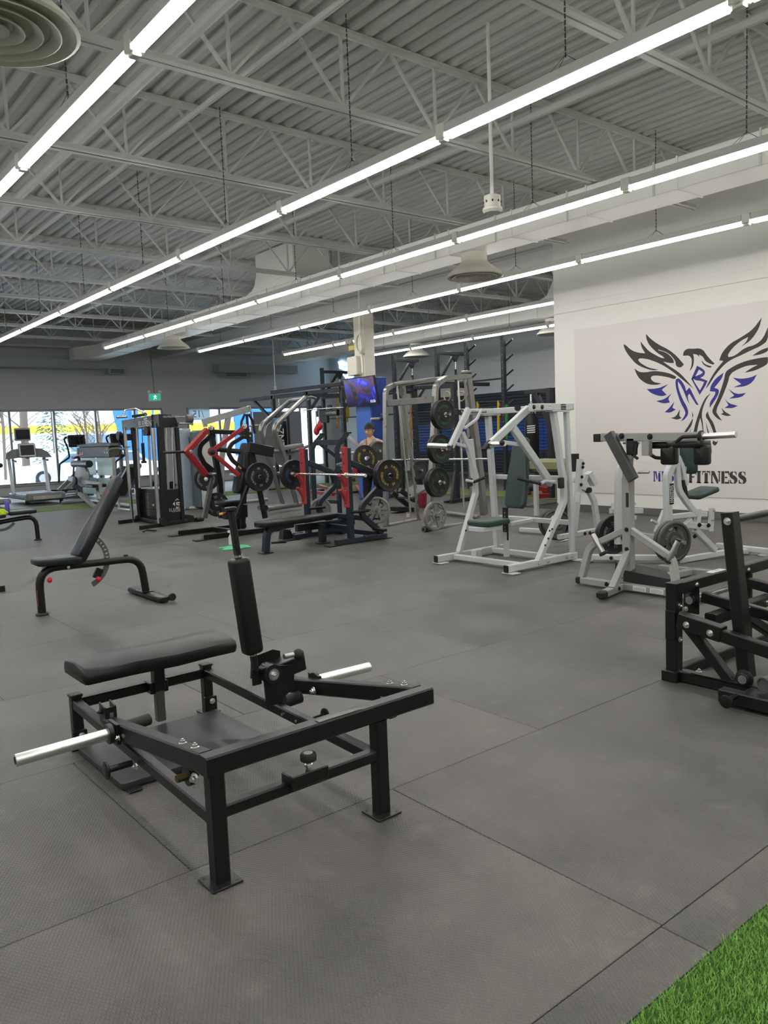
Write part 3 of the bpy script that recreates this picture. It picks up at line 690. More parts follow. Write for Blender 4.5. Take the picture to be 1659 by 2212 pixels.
CXn, CYn = 4.14, 2.475
pt(r, 'corner_post', black, 'bar', [(CXn, CYn, .06), (CXn, CYn, .575)], .072, .072, NX)
pt(r, 'corner_boot', black, 'box', (CXn-.015, CYn-.005, .032), (.105, .10, .064), None, .004)
pt(r, 'post_plate', black, 'box', (CXn-.040, CYn, .33), (.008, .062, .17), None, .002)
pt(r, 'top_rail', black, 'bar', [(CXn+.036, CYn, .54), (5.35, CYn, .54)], .065, .07, NY)
pt(r, 'rear_post', black, 'bar', [(5.0, CYn, .06), (5.0, CYn, .505)], .06, .06, NX)
pt(r, 'base_rail', black, 'bar', [(CXn+.036, CYn, .035), (5.35, CYn, .035)], .06, .065, NY)
pt(r, 'front_rail', black, 'bar', [(CXn, CYn-.05, .035), (CXn, 1.35, .035)], .065, .065, NX)
pt(r, 'diagonal_brace', black, 'bar', [(CXn, CYn-.03, .395), (CXn, 2.13, .065)], .055, .058, NX)
pt(r, 'brace_plate', black, 'box', (CXn, 2.20, .071), (.085, .30, .008), None, .002)
for yy, zz in ((2.445, .445), (2.445, .245), (2.40, .05)): bolt(r, (CXn-.037, yy-.012 if zz < .1 else yy, zz), (-1, 0, 0), .011) if 0 else bolt(r, (CXn-.005, CYn-.037, zz), (0, -1, 0), .011)
for yy in (2.32, 2.12, 2.06): bolt(r, (CXn, yy, .076), (0, 0, 1), .011)
def bearing(r, c, ax, n='flange_bearing', s=1.0):
    c, ax = V(c), V(ax).normalized(); b = B(); b.lathe([(.050*s, 0), (.050*s, .006), (.036*s, .010), (.036*s, .022), (.030*s, .026)], c, ax, 26); q = obj(n, b, satin, r)
    b = B(); b.lathe([(.024*s, .0), (.024*s, .003), (.010*s, .003)], c+ax*.026, ax, 22); obj('inner_race', b, steel, q); return q
for x in (4.33, 4.96):
    pt(r, 'bearing_plate', black, 'box', (x, CYn-.0, .455), (.010, .10, .19), None, .003); bearing(r, (x-.005, CYn-.005, .445), (-1, 0, 0))
    for dy, dz in ((.03, .07), (-.035, .085), (.03, -.07)): bolt(r, (x-.005, CYn+dy, .455+dz), (-1, 0, 0), .010)
pt(r, 'pivot_shaft', steel, 'tube', [(4.335, CYn-.005, .445), (4.95, CYn-.005, .445)], .018, 14)
for x in (4.34, 4.90): pt(r, 'swing_arm', black, 'bar', [(x, CYn-.07, .47), (x, 1.55, .355)], .05, .062, NX)
pt(r, 'mid_beam', black, 'bar', [(4.17, 2.27, .385), (5.35, 2.27, .385)], .065, .065, NY)
for x in (4.78, 4.62): bolt(r, (x, 2.237, .385), (0, -1, 0), .011)
pt(r, 'lever_arm', black, 'bar', [(4.075, 2.375, .372), (4.075, 1.30, .195)], .055, .070, NX)
pt(r, 'lever_sleeve', black, 'box', (4.075, 2.27, .36), (.068, .26, .085), Matrix.Rotation(.163, 3, 'X'), .004)
for yy, zz in ((2.34, .366), (2.20, .343)): bolt(r, (4.040, yy, zz), (-1, 0, 0), .013)
# tilted upright with a row of holes
pt(r, 'tilted_upright', black, 'bar', [(4.165, 2.055, .10), (4.165, 2.155, 1.0)], .085, .068, NX)
for k in range(9): pt(bpy.data.objects['tilted_upright'], 'pin_hole', M('shadow_black', (.02, .02, .02)), 'cyl', (4.165, 2.102+k*.0051-.035, .52+k*.045-.1), (4.165, 2.100+k*.0051-.0352, .52+k*.045-.1), .010, 10)
bolt(r, (4.122, 2.145, .955), (-1, 0, 0), .014)
pt(r, 'top_bar', satin, 'tube', [(4.20, 2.155, .955), (5.3, 2.155, .955)], .021, 14)
pt(r, 'rear_upright', black, 'bar', [(5.2, 2.055, .10), (5.2, 2.155, 1.0)], .085, .068, NX)
pt(r, 'side_clamp', black, 'box', (4.205, 2.085, .43), (.02, .055, .10), None, .003)
pt(r, 'rear_brace', black, 'bar', [(4.45, 2.2, .36), (4.85, 2.0, .06)], .055, .055, NY)
bearing(r, (4.110, 2.04, .105), (-1, 0, 0)); pt(r, 'bearing_base', black, 'box', (4.12, 2.04, .072), (.05, .19, .012), None, .003)
# foot platform at the floor with storage peg
pt(r, 'platform_frame', black, 'bar', [(3.93, 2.075, .055), (3.93, 1.25, .055)], .07, .07, NX)
pt(r, 'platform_plate', M('worn_black_plate', (.035, .036, .038), .42), 'bx', 3.97, 5.0, 1.25, 2.0, .055, .07, .003)
b = B(); b.cyl((3.90, 1.98, .075), (3.80, 1.98, .070), .014, 14); q = obj('storage_peg', b, black, r); pt(q, 'disc', black, 'lathe', [(.028, 0), (.034, .003), (.034, .010), (.028, .013)], (3.80, 1.98, .070), (-1, 0, 0), 24)
b = B(); b.lathe([(.03, .01), (.03, 0), (.038, 0), (.038, .3)], (4.02, 1.90, .125), (1, -.1, 0), 22); obj('roller_tube', b, dgrey, r)
pt(r, 'sticker', papr, 'box', (4.62, CYn, .5765), (.16, .045, .002), None, .0)
b = B(); lettering(b, 'LSDB' if 0 else 'GYM', (4.62, CYn, .578), (1, 0, 0), (0, 1, 0), .04); obj('sticker_letters', b, black, bpy.data.objects['sticker'])
# square foot of another machine, right edge
b = B(); b.box((3.02, 1.325, .035), (.22, .10, .062), Matrix.Rotation(.45, 3, 'Z'), .012); obj('machine_foot', b, satin, None, 'black rubber-capped machine foot poking in at the right edge, lower part', 'machine foot')

# ---- standing calf machine, grey
z6 = crop(1220, 880, .26462)
r = root('calf_raise_machine', 'grey standing calf machine with black shoulder pads and central column', 'gym machine', (6.2, 4.2, 0))
XC, YC_ = 6.22, 4.17
gp_ = M('warm_grey_powder_coat', (.29, .29, .275), .36)
def f6(*p, X=XC): return z6(*p, X=X)
pt(r, 'base_crossbar', gp_, 'bar', [(6.10, 4.60, .045), (6.10, 3.35, .045)], .07, .06, NX)
pt(r, 'end_cap', rubberb, 'box', (6.10, 4.63, .045), (.074, .06, .066), None, .012)
pt(r, 'front_leg', gp_, 'bar', [(5.72, 4.08, .045), (6.10, 4.16, .045)], .07, .06, V((-.2, 1, 0)))
pt(r, 'end_cap', rubberb, 'box', (5.67, 4.07, .045), (.10, .076, .066), Matrix.Rotation(.2, 3, 'Z'), .014)
for x, y in ((5.95, 4.095), (6.06, 4.30)): bolt(r, (x, y-.0, .05), (-.3, -1, 0), .014, rubberb)
col = z6((570, 1460), (572, 610), X=XC)
pt(r, 'column', gp_, 'bar', [(XC, YC_, .06), (XC, YC_-.0, 1.02)], .085, .085, NX)
pt(r, 'column_top', gp_, 'bar', [(XC, YC_, 1.02), (XC, YC_, 1.22)], .075, .075, NX)
for zz in (.37, .55, 1.17): bolt(r, (XC-.043, YC_-.01, zz), (-1, 0, 0), .014, rubberb)
pt(r, 'front_strut', gp_, 'bar', [(XC-.03, YC_-.01, .34), (5.86, 4.10, .06)], .06, .06, V((-.2, 1, 0)))
pt(r, 'curved_leg', gp_, 'bar', [(XC, YC_+.03, .54), (XC-.05, 4.56, .36), (6.10, 4.60, .07)], .06, .06, NX, bend=.14)
pt(r, 'curved_leg', gp_, 'bar', [(XC, YC_-.03, .54), (XC-.05, 3.70, .33), (6.10, 3.62, .07)], .06, .06, NX, bend=.14)
for s0_, s1_ in (((315, 1190), (228, 1035)), ((850, 1252), (928, 1085))):
    a, e__ = z6(s0_, s1_, X=XC-.07); d_ = (e__-a).normalized(); b = B(); b.lathe([(.025, 0), (.025, .20), (.022, .205)], a, d_, 20); q = obj('weight_sleeve', b, steel, r)
    pt(q, 'end_plug', rubberb, 'cyl', a+d_*.205, a+d_*.218, .024, 20); pt(q, 'base_ring', rubberb, 'cyl', a-d_*.012, a+d_*.006, .042, 20)
# top lever assembly runs towards the camera side
LT = z6((250, 245), (1355, 228), X=XC)
zt = 1.47
pa, pb = z6((330, 225), (1130, 238), X=XC)
pt(r, 'lever_beam', gp_, 'bar', [(XC, pa.y+.03, pa.z-.02), (XC, pb.y, pb.z)], .06, .075, NX)
pt(r, 'beam_stub', satin, 'box', (XC, LT[0].y-.03, LT[0].z-.005), (.06, .07, .075), None, .004)
da, db = z6((360, 215), (560, 590), X=XC-.07)
pt(r, 'diagonal_arm', M('charcoal_powder_coat', (.055, .055, .055), .38), 'bar', [da, db], .055, .095, NX)
b = B(); b.lathe([(.026, 0), (.026, .30), (.02, .302)], V((XC, pb.y+.02, pb.z)), (0, -1, .03), 22); obj('weight_sleeve', b, chrome, r)
pt(r, 'sleeve_collar', rubberb, 'lathe', [(.03, 0), (.052, .005), (.052, .02), (.03, .03)], V((XC, pb.y+.03, pb.z)), (0, -1, 0), 22)
for q in ((465, 235), (695, 240)): bolt(r, z6(q, X=XC-.03), (-1, 0, 0), .018, rubberb)
for q in ((455, 245),): pass
a, c, d = z6((905, 285), (960, 240), (1080, 235), X=XC-.12); pt(r, 'handle', rubberb, 'tube', [a, c, d], .016, 12, .05)
a, c, d = z6((690, 380), (740, 410), (800, 415), X=XC+.10); pt(r, 'handle', rubberb, 'tube', [a, c, d], .016, 12, .05)
hb1, hb2 = z6((670, 275), (670, 395), X=XC-.05); pt(r, 'hanger_block', gp_, 'bar', [hb1, hb2], .06, .075, NX)
hb1, hb2 = z6((520, 265), (540, 420), X=XC); pt(r, 'hanger_link', gp_, 'bar', [hb1, hb2], .05, .045, NX)
a, c = z6((590, 300), (570, 400), X=XC-.06); pt(r, 'latch_handle', rubberb, 'tube', [a, c, c+V((0, -.03, -.02))], .014, 10)
a, c = z6((480, 290), (610, 290), X=XC+.06); pt(r, 'cross_pin', steel, 'tube', [a, c], .012, 10)
b = B(); b.bx(XC-.03, XC+.03, YC_-.09, YC_-.0, 1.22, 1.38, .01); obj('stop_housing', b, plast, r)
pk = z6((600, 530), (690, 530), X=XC-.05); pt(r, 'catch_pin', steel, 'tube', [pk[0], pk[1]], .012, 12)
def padbox(p0, p1, X, w, nm='shoulder_pad'):
    y0, y1 = p0.y, p1.y; z0, z1 = p1.z, p0.z; b = B(); cy, cz = (y0+y1)/2, (z0+z1)/2
    b.pad((X-w/2, cy, cz), (0, 1, 0), (0, 0, 1), rrect(abs(y1-y0), abs(z1-z0), .025), w, .02); return obj(nm, b, vinyl, r, smooth=50)
q = z6((780, 325), (900, 470), X=XC+.02); padbox(q[0], q[1], XC+.05, .09)
q = z6((1050, 310), (1165, 472), X=XC-.05); padbox(q[0], q[1], XC-.02, .09)
q = z6((890, 275), (1120, 330), X=XC-.05); padbox(q[0], q[1], XC-.0, .20, 'head_pad')
q = z6((700, 280), (860, 335), X=XC+.06); padbox(q[0], q[1], XC+.10, .18, 'head_pad')
q = z6((940, 330), (1030, 500), X=XC+.5)
# black tilted foot board
b = B(); a, c, d, e = P(1220+410*.26462, 880+1250*.26462, X=XC+.12), P(1220+820*.26462, 880+1330*.26462, X=XC+.12), P(1220+890*.26462, 880+1410*.26462, X=XC-.05), P(1220+480*.26462, 880+1330*.26462, X=XC-.05)
b.poly([a, c, d, e], (.0, 0, -.10)); obj('foot_board', b, M('black_grip_board', (.02, .02, .02), .6, bump=.5, bscale=150), r, smooth=0)
pt(r, 'rear_rail', gp_, 'bar', [(XC+.04, YC_, .05), (7.1, 4.05, .05)], .07, .06, NY); pt(r, 'rear_crossbar', gp_, 'bar', [(7.1, 4.4, .05), (7.1, 3.55, .05)], .07, .06, NX)
for y0 in (3.96, 3.79):
    q = pt(r, 'info_label', papr, 'box', (6.064, y0, .047), (.002, .13, .042), None, 0)
    for k in range(5): pt(q, 'print_line', M('grey_print', (.2, .2, .2)), 'box', (6.0625, y0, .060-k*.0065), (.001, .11 if k else .07, .002), None, 0)
pt(r, 'level_slot', M('shadow_black', (.02, .02, .02)), 'box', (XC-.0425, YC_-.02, .82), (.002, .03, .13), None, 0)
# ================================================================ WHITE PLATE-LOADED MACHINES
z5 = crop(900, 780, .24111)
YA, YB = 5.53, 6.60                                       # right and left side frames of the chest machine
r = root('chest_press_machine', 'white plate-loaded chest machine with dark green back pad and swinging arms', 'gym machine', (6.7, 6.06, 0))
wm = white
def bar5(nm, pts, Y, w=.07, h=.055, bend=0, mat=None, seg=4): return pt(r, nm, mat or wm, 'bar', z5(*pts, Y=Y), w, h, NY, bend=bend, seg=seg)
# base
for Y, a, c in ((YA, 6.07, 7.22), (YB, 6.07, 7.22)):
    pt(r, 'base_rail', wm, 'bar', [(a, Y, .055), (c, Y, .055)], .06, .075, NY)
    pt(r, 'rail_cap', rubberb, 'box', (a-.006, Y, .055), (.012, .062, .077), None, .003)
    for x in (a+.05, c-.03): pt(r, 'foot_pad', wm, 'box', (x, Y-.02, .008), (.12, .16, .012), None, .004)
for x in (6.55, 6.70, 7.02, 7.12): bolt(r, (x, YA-.031, .055), (0, -1, 0), .012)
pt(r, 'base_crossbar', wm, 'bar', [(6.35, YB-.03, .05), (6.35, YA+.03, .05)], .06, .06, NX)
pt(r, 'base_crossbar', wm, 'bar', [(6.98, YB-.03, .05), (6.98, YA+.03, .05)], .06, .06, NX)
pt(r, 'spring_box', wm, 'box', (6.45, 6.33, .09), (.10, .08, .10), None, .004)
# front legs bend at hip height, uprights
bar5('front_leg', [(1085, 1800), (1322, 1250), (1312, 1080), (1222, 445)], YA, .065, .062, bend=.18, seg=6)
bar5('rear_upright', [(1398, 1760), (1340, 455)], YA, .05, .055)
bar5('front_leg', [(380, 1715), (528, 1180), (520, 1090), (478, 700)], YB, .065, .060, bend=.12, seg=6)
bar5('rear_upright', [(722, 1680), (640, 495)], YB, .07, .062)
top = z5((1020, 408), (1390, 412), Y=YA)
zt = 1.62
b5 = z5((1025, 410), (1388, 412), Y=YA); tz = (b5[0].z+b5[1].z)/2
q_ = pt(r, 'top_rail', wm, 'bar', [(b5[0].x, YA, tz), (b5[1].x, YA, tz)], .07, .075, NY)
pt(r, 'top_flange', wm, 'box', ((b5[0].x+b5[1].x)/2+.10, YA, tz-.045), (.30, .11, .012), None, .003)
for k, x in enumerate((1050, 1125)): c = z5((x, 412), Y=YA-.036); pt(r, 'rubber_stop', rubberb, 'lathe', [(.024, 0), (.024, .004), (.014, .010)], c, (0, -1, 0), 16)
pl_ = z5((1316, 410), Y=YA-.036); q = pt(r, 'brand_plate', plast, 'box', pl_, (.085, .003, .062), None, 0)
b = B(); lettering(b, 'HAMMER', pl_+V((0, -.003, .014)), (1, 0, 0), (0, 0, 1), .024); lettering(b, 'STRENGTH', pl_+V((0, -.003, -.014)), (1, 0, 0), (0, 0, 1), .019); obj('brand_letters', b, papr, q)
for p_, Y, w in (((1198, 405), YA-.036, .05), ((860, 570), 5.70, .055), ((1308, 1070), YA-.034, .03)):
    c = z5(p_, Y=Y); q = pt(r, 'warning_label', papr, 'box', c, (w, .002, .03), None, 0); pt(q, 'red_print', M('red_print', (.5, .06, .05)), 'box', c+V((0, -.0015, .003)), (w*.7, .001, .008), None, 0)
b6 = z5((352, 462), (700, 462), Y=YB); tz2 = b6[0].z
pt(r, 'top_rail', wm, 'bar', [(b6[0].x+.02, YB, tz), (b6[1].x, YB, tz)], .07, .07, NY); pt(r, 'rail_cap', rubberb, 'box', (b6[0].x+.01, YB, tz), (.02, .075, .075), None, .004)
pt(r, 'top_flange', wm, 'box', (b6[1].x-.10, YB, tz-.045), (.30, .11, .012), None, .003)
pt(r, 'top_crossbar', wm, 'bar', [(b6[1].x-.04, YB-.03, tz), (b6[1].x-.04, YA+.3, tz), (b5[0].x+.12, YA+.03, tz)], .07, .065, NZ)
pt(r, 'rear_crossbar', wm, 'bar', [(7.1, YB, .93), (7.1, YA, .93)], .05, .055, NX); pt(r, 'rear_crossbar', wm, 'bar', [(7.15, YB, .43), (7.15, YA, .43)], .05, .055, NX)
c = z5((775, 885), Y=6.35)
q = pt(r, 'bench_label', papr, 'box', (7.07, 6.32, .93), (.002, .10, .04), None, 0); b = B(); lettering(b, 'BENCH', (7.068, 6.32, .94), (0, -1, 0), (0, 0, 1), .018); lettering(b, 'PRESS', (7.068, 6.32, .922), (0, -1, 0), (0, 0, 1), .018); obj('label_letters', b, black, q)
# swinging arms
YP = 5.66
q = bar5('lever_arm', [(1000, 425), (640, 765)], YP, .055, .075)
pt(r, 'arm_cap', rubberb, 'box', z5((618, 770), Y=YP), (.03, .06, .085), Matrix.Rotation(.78, 3, 'Y'), .003)
bar5('arm_link', [(862, 600), (1205, 1098)], YP-.01, .055, .085)
bar5('arm_strap', [(775, 728), (920, 750)], YP+.02, .03, .045)
c = z5((655, 745), Y=YP); b = B(); b.lathe([(.028, 0), (.028, .18), (.024, .19)], c, (.12, -1, 0), 20); obj('weight_sleeve', b, chrome, r)
pt(r, 'sleeve_ring', rubberb, 'cyl', c+V((0, -.01, 0)), c+V((0, .01, 0)), .045, 22)
c = z5((765, 733), Y=YP-.19); pt(r, 'sleeve_plug', rubberb, 'ball', c, .028)
a, c, d = z5((1115, 1095), (1150, 1075), (1200, 1085), Y=YP-.03); pt(r, 'grip_bracket', wm, 'tube', [a, c, d], .02, 12, .03)
pt(r, 'grip', rubberb, 'tube', [z5((900, 1050), Y=YP+.1), z5((1112, 1100), Y=YP-.02)], .017, 12)
pt(r, 'grip_end', wm, 'tube', [z5((1200, 1080), Y=YP-.03), z5((1250, 1085), Y=YP-.12)], .02, 12)
c = z5((1268, 1088), Y=YA-.0); b = B(); b.pad(c+V((-.04, -.045, 0)), (1, 0, 0), (0, 0, 1), rrect(.07, .12, .015), .05, .012); obj('bumper', b, rubberb, r)
# left arm
YQ = 6.42
bar5('lever_arm', [(465, 430), (305, 770)], YQ, .055, .07); pt(r, 'arm_cap', rubberb, 'box', z5((300, 780), Y=YQ-.0), (.02, .06, .075), Matrix.Rotation(.4, 3, 'Y'), .003)
bar5('arm_link', [(405, 640), (470, 800), (535, 1050)], YQ, .055, .055, bend=.1)
bar5('arm_link', [(430, 600), (540, 520), (583, 430)], YQ-.05, .03, .03, bend=.08)
bar5('arm_strap', [(350, 740), (440, 765)], YQ, .03, .04)
c = z5((285, 765), Y=YQ); b = B(); b.lathe([(.028, 0), (.028, .20), (.024, .21)], c, (-.35, 1, 0), 20) ; 
e0, e1 = z5((285, 762), Y=YQ+.03), z5((105, 755), Y=YQ+.30); b = B(); b.tube([e0, e1], .027, 18); obj('weight_sleeve', b, chrome, r)
pt(r, 'grip_end', wm, 'tube', [z5((440, 1068), Y=YQ+.08), z5((510, 1080), Y=YQ)], .016, 12); pt(r, 'grip', rubberb, 'tube', [z5((510, 1085), Y=YQ), z5((615, 1042), Y=YQ-.12)], .017, 12)
c = z5((478, 1085), Y=YB-.02); pt(r, 'bumper', rubberb, 'box', c, (.05, .06, .10), None, .01)
pt(r, 'pivot_tube', steel, 'tube', [z5((395, 455), Y=YB-.05), z5((620, 450), Y=YB-.12)], .02, 12)
pt(r, 'pivot_bearing', rubberb, 'cyl', (z5((400, 458), Y=YB-.06)), z5((400, 458), Y=YB-.03), .035, 18); pt(r, 'pivot_bearing', rubberb, 'cyl', z5((905, 420), Y=YP+.10), z5((905, 420), Y=YP+.16), .035, 18)
# back pad and seat
Yc = 6.06
c0 = z5((865, 1330), Y=Yc); t0 = z5((925, 685), Y=Yc)
XPd = 6.62
lo, hi = z5((868, 1325), X=XPd), z5((930, 690), X=XPd+.14)
d = (hi-lo); L_ = d.length
dd = V((d.x, 0, d.z)).normalized()
yc0 = (lo.y+hi.y)/2
ol = [(-.10, 0), (.10, 0), (.135, .03), (.145, .10), (.145, .40*L_), (.12, .62*L_), (.11, .86*L_), (.095, L_-.02), (.06, L_), (-.06, L_), (-.095, L_-.02), (-.11, .86*L_), (-.12, .62*L_), (-.145, .40*L_), (-.145, .10), (-.135, .03)]
b = B(); b.pad(V((lo.x+.06, yc0, lo.z)), (0, -1, 0), dd, ol, .075, .018, .0); 
# thickness must face the sitter (-X)
b = B(); b.pad(V((lo.x+.06, yc0, lo.z)), (0, -1, 0), dd, ol, .07, .018); obj('back_pad', b, green_v, r, smooth=50)
b = B(); s0, s1 = z5((535, 1425), z=.50), z5((950, 1450), z=.50)
sy = Yc; b.pad((6.38, sy, .455), (1, 0, 0), (0, 1, 0), [(p[0], p[1]) for p in rrect(.40, .34, .06)], .06, .02); obj('seat', b, green_v, r, smooth=50)
pt(r, 'seat_tray', wm, 'box', (6.30, sy-.02, .425), (.30, .22, .05), None, .004)
pt(r, 'seat_post', wm, 'bar', [(6.66, sy, .06), (6.66, sy, .34)], .055, .055, NX)
q = pt(r, 'adjuster_track', plast, 'bar', [(6.655, sy, .25), (6.655, sy, .62)], .07, .03, NY)
for k in range(8): pt(q, 'track_slot', M('pale_slot', (.5, .5, .48)), 'box', (6.638, sy-.005, .28+k*.04), (.002, .006, .018), None, 0)
pt(r, 'pad_carrier', wm, 'bar', [(6.72, sy, .42), (7.1, sy, .43)], .05, .05, NY); pt(r, 'pad_carrier', wm, 'bar', [(6.82, sy, .93), (7.08, sy, .93)], .05, .05, NY)
# pins drawn on front leg
for p_ in ((1212, 1505), (1178, 1590), (1150, 1650), (460, 1438), (440, 1518), (1190, 1520)): bolt(r, z5(p_, Y=(YA if p_[0] > 800 else YB)-.034), (0, -1, 0), .008, rubberb)

# ---- grey row machine by the mural wall, brand plate on the upright
zr = crop(1280, 960, .20494)
def row_machine():
    r = root('row_machine', 'white plate-loaded row machine with green seat, in front of the mural lettering', 'gym machine', (8.0, 4.8, 0))
    LR = (7.63, 4.56, 8.67, 4.26)
    def bb(nm, pts, L=LR, w=.06, h=.06, bend=0, mat=None, seg=5):
        n = V((L[3]-L[1], L[0]-L[2], 0)).normalized(); return pt(r, nm, mat or white, 'bar', zr(*pts, L=L), w, h, n, bend=bend, seg=seg)
    bb('base_rail', [(900, 1225), (1500, 1120), (1640, 1130)])
    pt(r, 'base_crossbar', white, 'bar', [(7.17, 5.30, .06), (7.66, 4.55, .06)], .06, .07, NZ); pt(r, 'base_crossbar', white, 'bar', [(8.70, 4.65, .06), (8.62, 4.0, .06)], .06, .06, NZ)
    for x, y in ((7.17, 5.34), (8.66, 4.08)): pt(r, 'foot_pad', white, 'box', (x, y, .008), (.13, .10, .014), None, .004)
    for x, y in ((7.28, 5.10), (7.40, 4.92)): bolt(r, (x-.03, y-.02, .06), (-.8, -.5, 0), .013, rubberb)
    bb('upright', [(795, 820), (785, 330), (830, 230), (900, 130)], w=.07, h=.075, bend=.12)
    pl = zr((808, 520), L=LR)+V((-.01, -.036, 0)); n = V((-.28, -.96, 0)).normalized(); pl = zr((808, 520), L=LR)+n*.037
    ux_ = V((.96, -.28, 0)).normalized()
    b = B(); b.poly([pl-ux_*.028-NZ*.11, pl+ux_*.028-NZ*.11, pl+ux_*.028+NZ*.11, pl-ux_*.028+NZ*.11], n*.002); q = obj('brand_plate', b, plast, r)
    b = B(); lettering(b, 'HAMMER', pl+n*.003-ux_*.013, NZ, -ux_, .046); lettering(b, 'STRENGTH', pl+n*.003+ux_*.014, NZ, -ux_, .038); obj('brand_letters', b, papr, q)
    bb('upright_brace', [(885, 200), (905, 480), (985, 600), (1080, 720)], w=.055, h=.06, bend=.2)
    bb('upright_brace', [(895, 130), (940, 230), (980, 430)], w=.05, h=.05)
    bb('pivot_arm', [(820, 765), (1080, 735), (1195, 735)], w=.05, h=.055); bb('stop_plate', [(1255, 670), (1245, 915)], w=.02, h=.075)
    bb('lower_beam', [(1000, 850), (1215, 870)], w=.06, h=.07); bb('leg', [(1080, 900), (1290, 1115)], w=.06, h=.06); bb('leg', [(1120, 680), (1100, 850)], w=.06, h=.05); bb('leg', [(1040, 800), (960, 880)], w=.05, h=.07)
    for p_ in ((1100, 845), (1195, 850), (1050, 965)): bolt(r, zr(p_, L=LR)+n*.035, n, .016, rubberb)
    for p_ in ((1270, 695), (1255, 795)): bolt(r, zr(p_, L=LR)+n*.012, n, .011)
    L2 = (7.35, 5.45, 8.35, 5.16)
    bb('lever_tube', [(270, 1050), (268, 420), (285, 250), (330, 200)], L=(7.17, 5.25, 8.2, 4.95), w=.06, h=.07, bend=.2)
    bb('lever_tube', [(340, 200), (330, 350), (360, 560), (430, 640)], L=L2, w=.055, h=.06, bend=.2)
    bb('lever_tube', [(300, 960), (380, 790)], L=L2, w=.05, h=.06); bb('rear_leg', [(670, 930), (760, 700)], L=L2, w=.05, h=.06); bb('side_arm', [(190, 700), (520, 700)], L=L2, w=.05, h=.06); bb('side_arm', [(220, 780), (450, 770)], L=L2, w=.05, h=.05); bb('stop_plate', [(225, 620), (215, 700)], L=L2, w=.02, h=.06)
    bb('rear_rail', [(520, 955), (640, 975)], L=L2); bb('foot_peg', [(620, 800), (680, 830)], L=L2, w=.03, h=.03)
    bolt(r, zr((295, 978), L=(7.17, 5.25, 8.2, 4.95))+n*.04, n, .02, rubberb)
    # seat and chest pad
    ol = [zr(p, L=(8.0, 4.85, 9.0, 4.55)) for p in ((1010, 600), (1030, 490), (1240, 470), (1265, 500))]
    b = B(); a = (ol[0]+ol[1]+ol[2]+ol[3])/4
    b.pad(a+V((.0, .0, -.02)), V((.96, -.28, .25)), V((.28, .96, 0)), rrect(.34, .30, .05), .055, .018); obj('seat', b, green_v, r, smooth=50)
    a = zr((975, 150), L=(8.15, 5.0, 9.0, 4.7)); b = B(); b.pad(a+V((.03, 0, 0)), V((.28, .96, 0)), V((-.05, 0, 1)), rrect(.24, .36, .05), .06, .018); obj('chest_pad', b, green_v, r, smooth=50)
    pt(r, 'pad_arm', white, 'bar', [a+V((0, 0, -.12)), zr((940, 250), L=LR)], .04, .05, NY)
    q = bb('adjuster_track', [(950, 375), (985, 600)], w=.05, h=.05, mat=plast)
    return r, LR, n, ux_
rm, LR, nr, uxr = row_machine()

# ---- weight plates: bumper (lettered) and iron
def bumper(c, ax, R=.222, th=.06, col=(.04, .25, .05), txt='X\u00b7M FITNESS', num='25', up=NZ, name='bumper_plate', label='', group=None, rot=0.0, face=1):
    c, ax = V(c), V(ax).normalized(); up = (V(up)-ax*V(up).dot(ax)).normalized(); sd = up.cross(ax)
    up = up*math.cos(rot)+sd*math.sin(rot); sd = up.cross(ax)
    r = root(name, label, 'weight plate', c, group)
    b = B(); b.lathe([(.03, 0), (.085, 0), (.088, .006), (.15, .006), (.20, .004), (R-.008, -.001), (R, .008), (R, th-.008), (R-.008, th), (.2, th-.006), (.15, th-.008), (.095, th-.008), (.090, th-.002), (.03, th-.002)], c-ax*th/2, ax, 48); obj('disc', b, M('bumper_rubber', (.012, .012, .013), .42), r)
    b = B(); b.lathe([(.025, -.001), (.032, 0), (.032, th), (.025, th+.001)], c-ax*th/2, ax, 20); obj('hub', b, chrome, r)
    b = B(); f = c+ax*(th/2-.0055); s2 = sd
    for a0 in (0, PI): lettering(b, txt, f, s2, up, .050, arc=.133, ang=a0+.12, sx=.86)
    for a0 in (PI/2, -PI/2): lettering(b, num, f, s2, up, .052, arc=.133, ang=a0+.12, sx=1.1)
    obj('lettering', b, M('print_%d_%d_%d' % tuple(int(v*99) for v in col), col, .5, var=.25, scale=80), r, smooth=0)
    return r
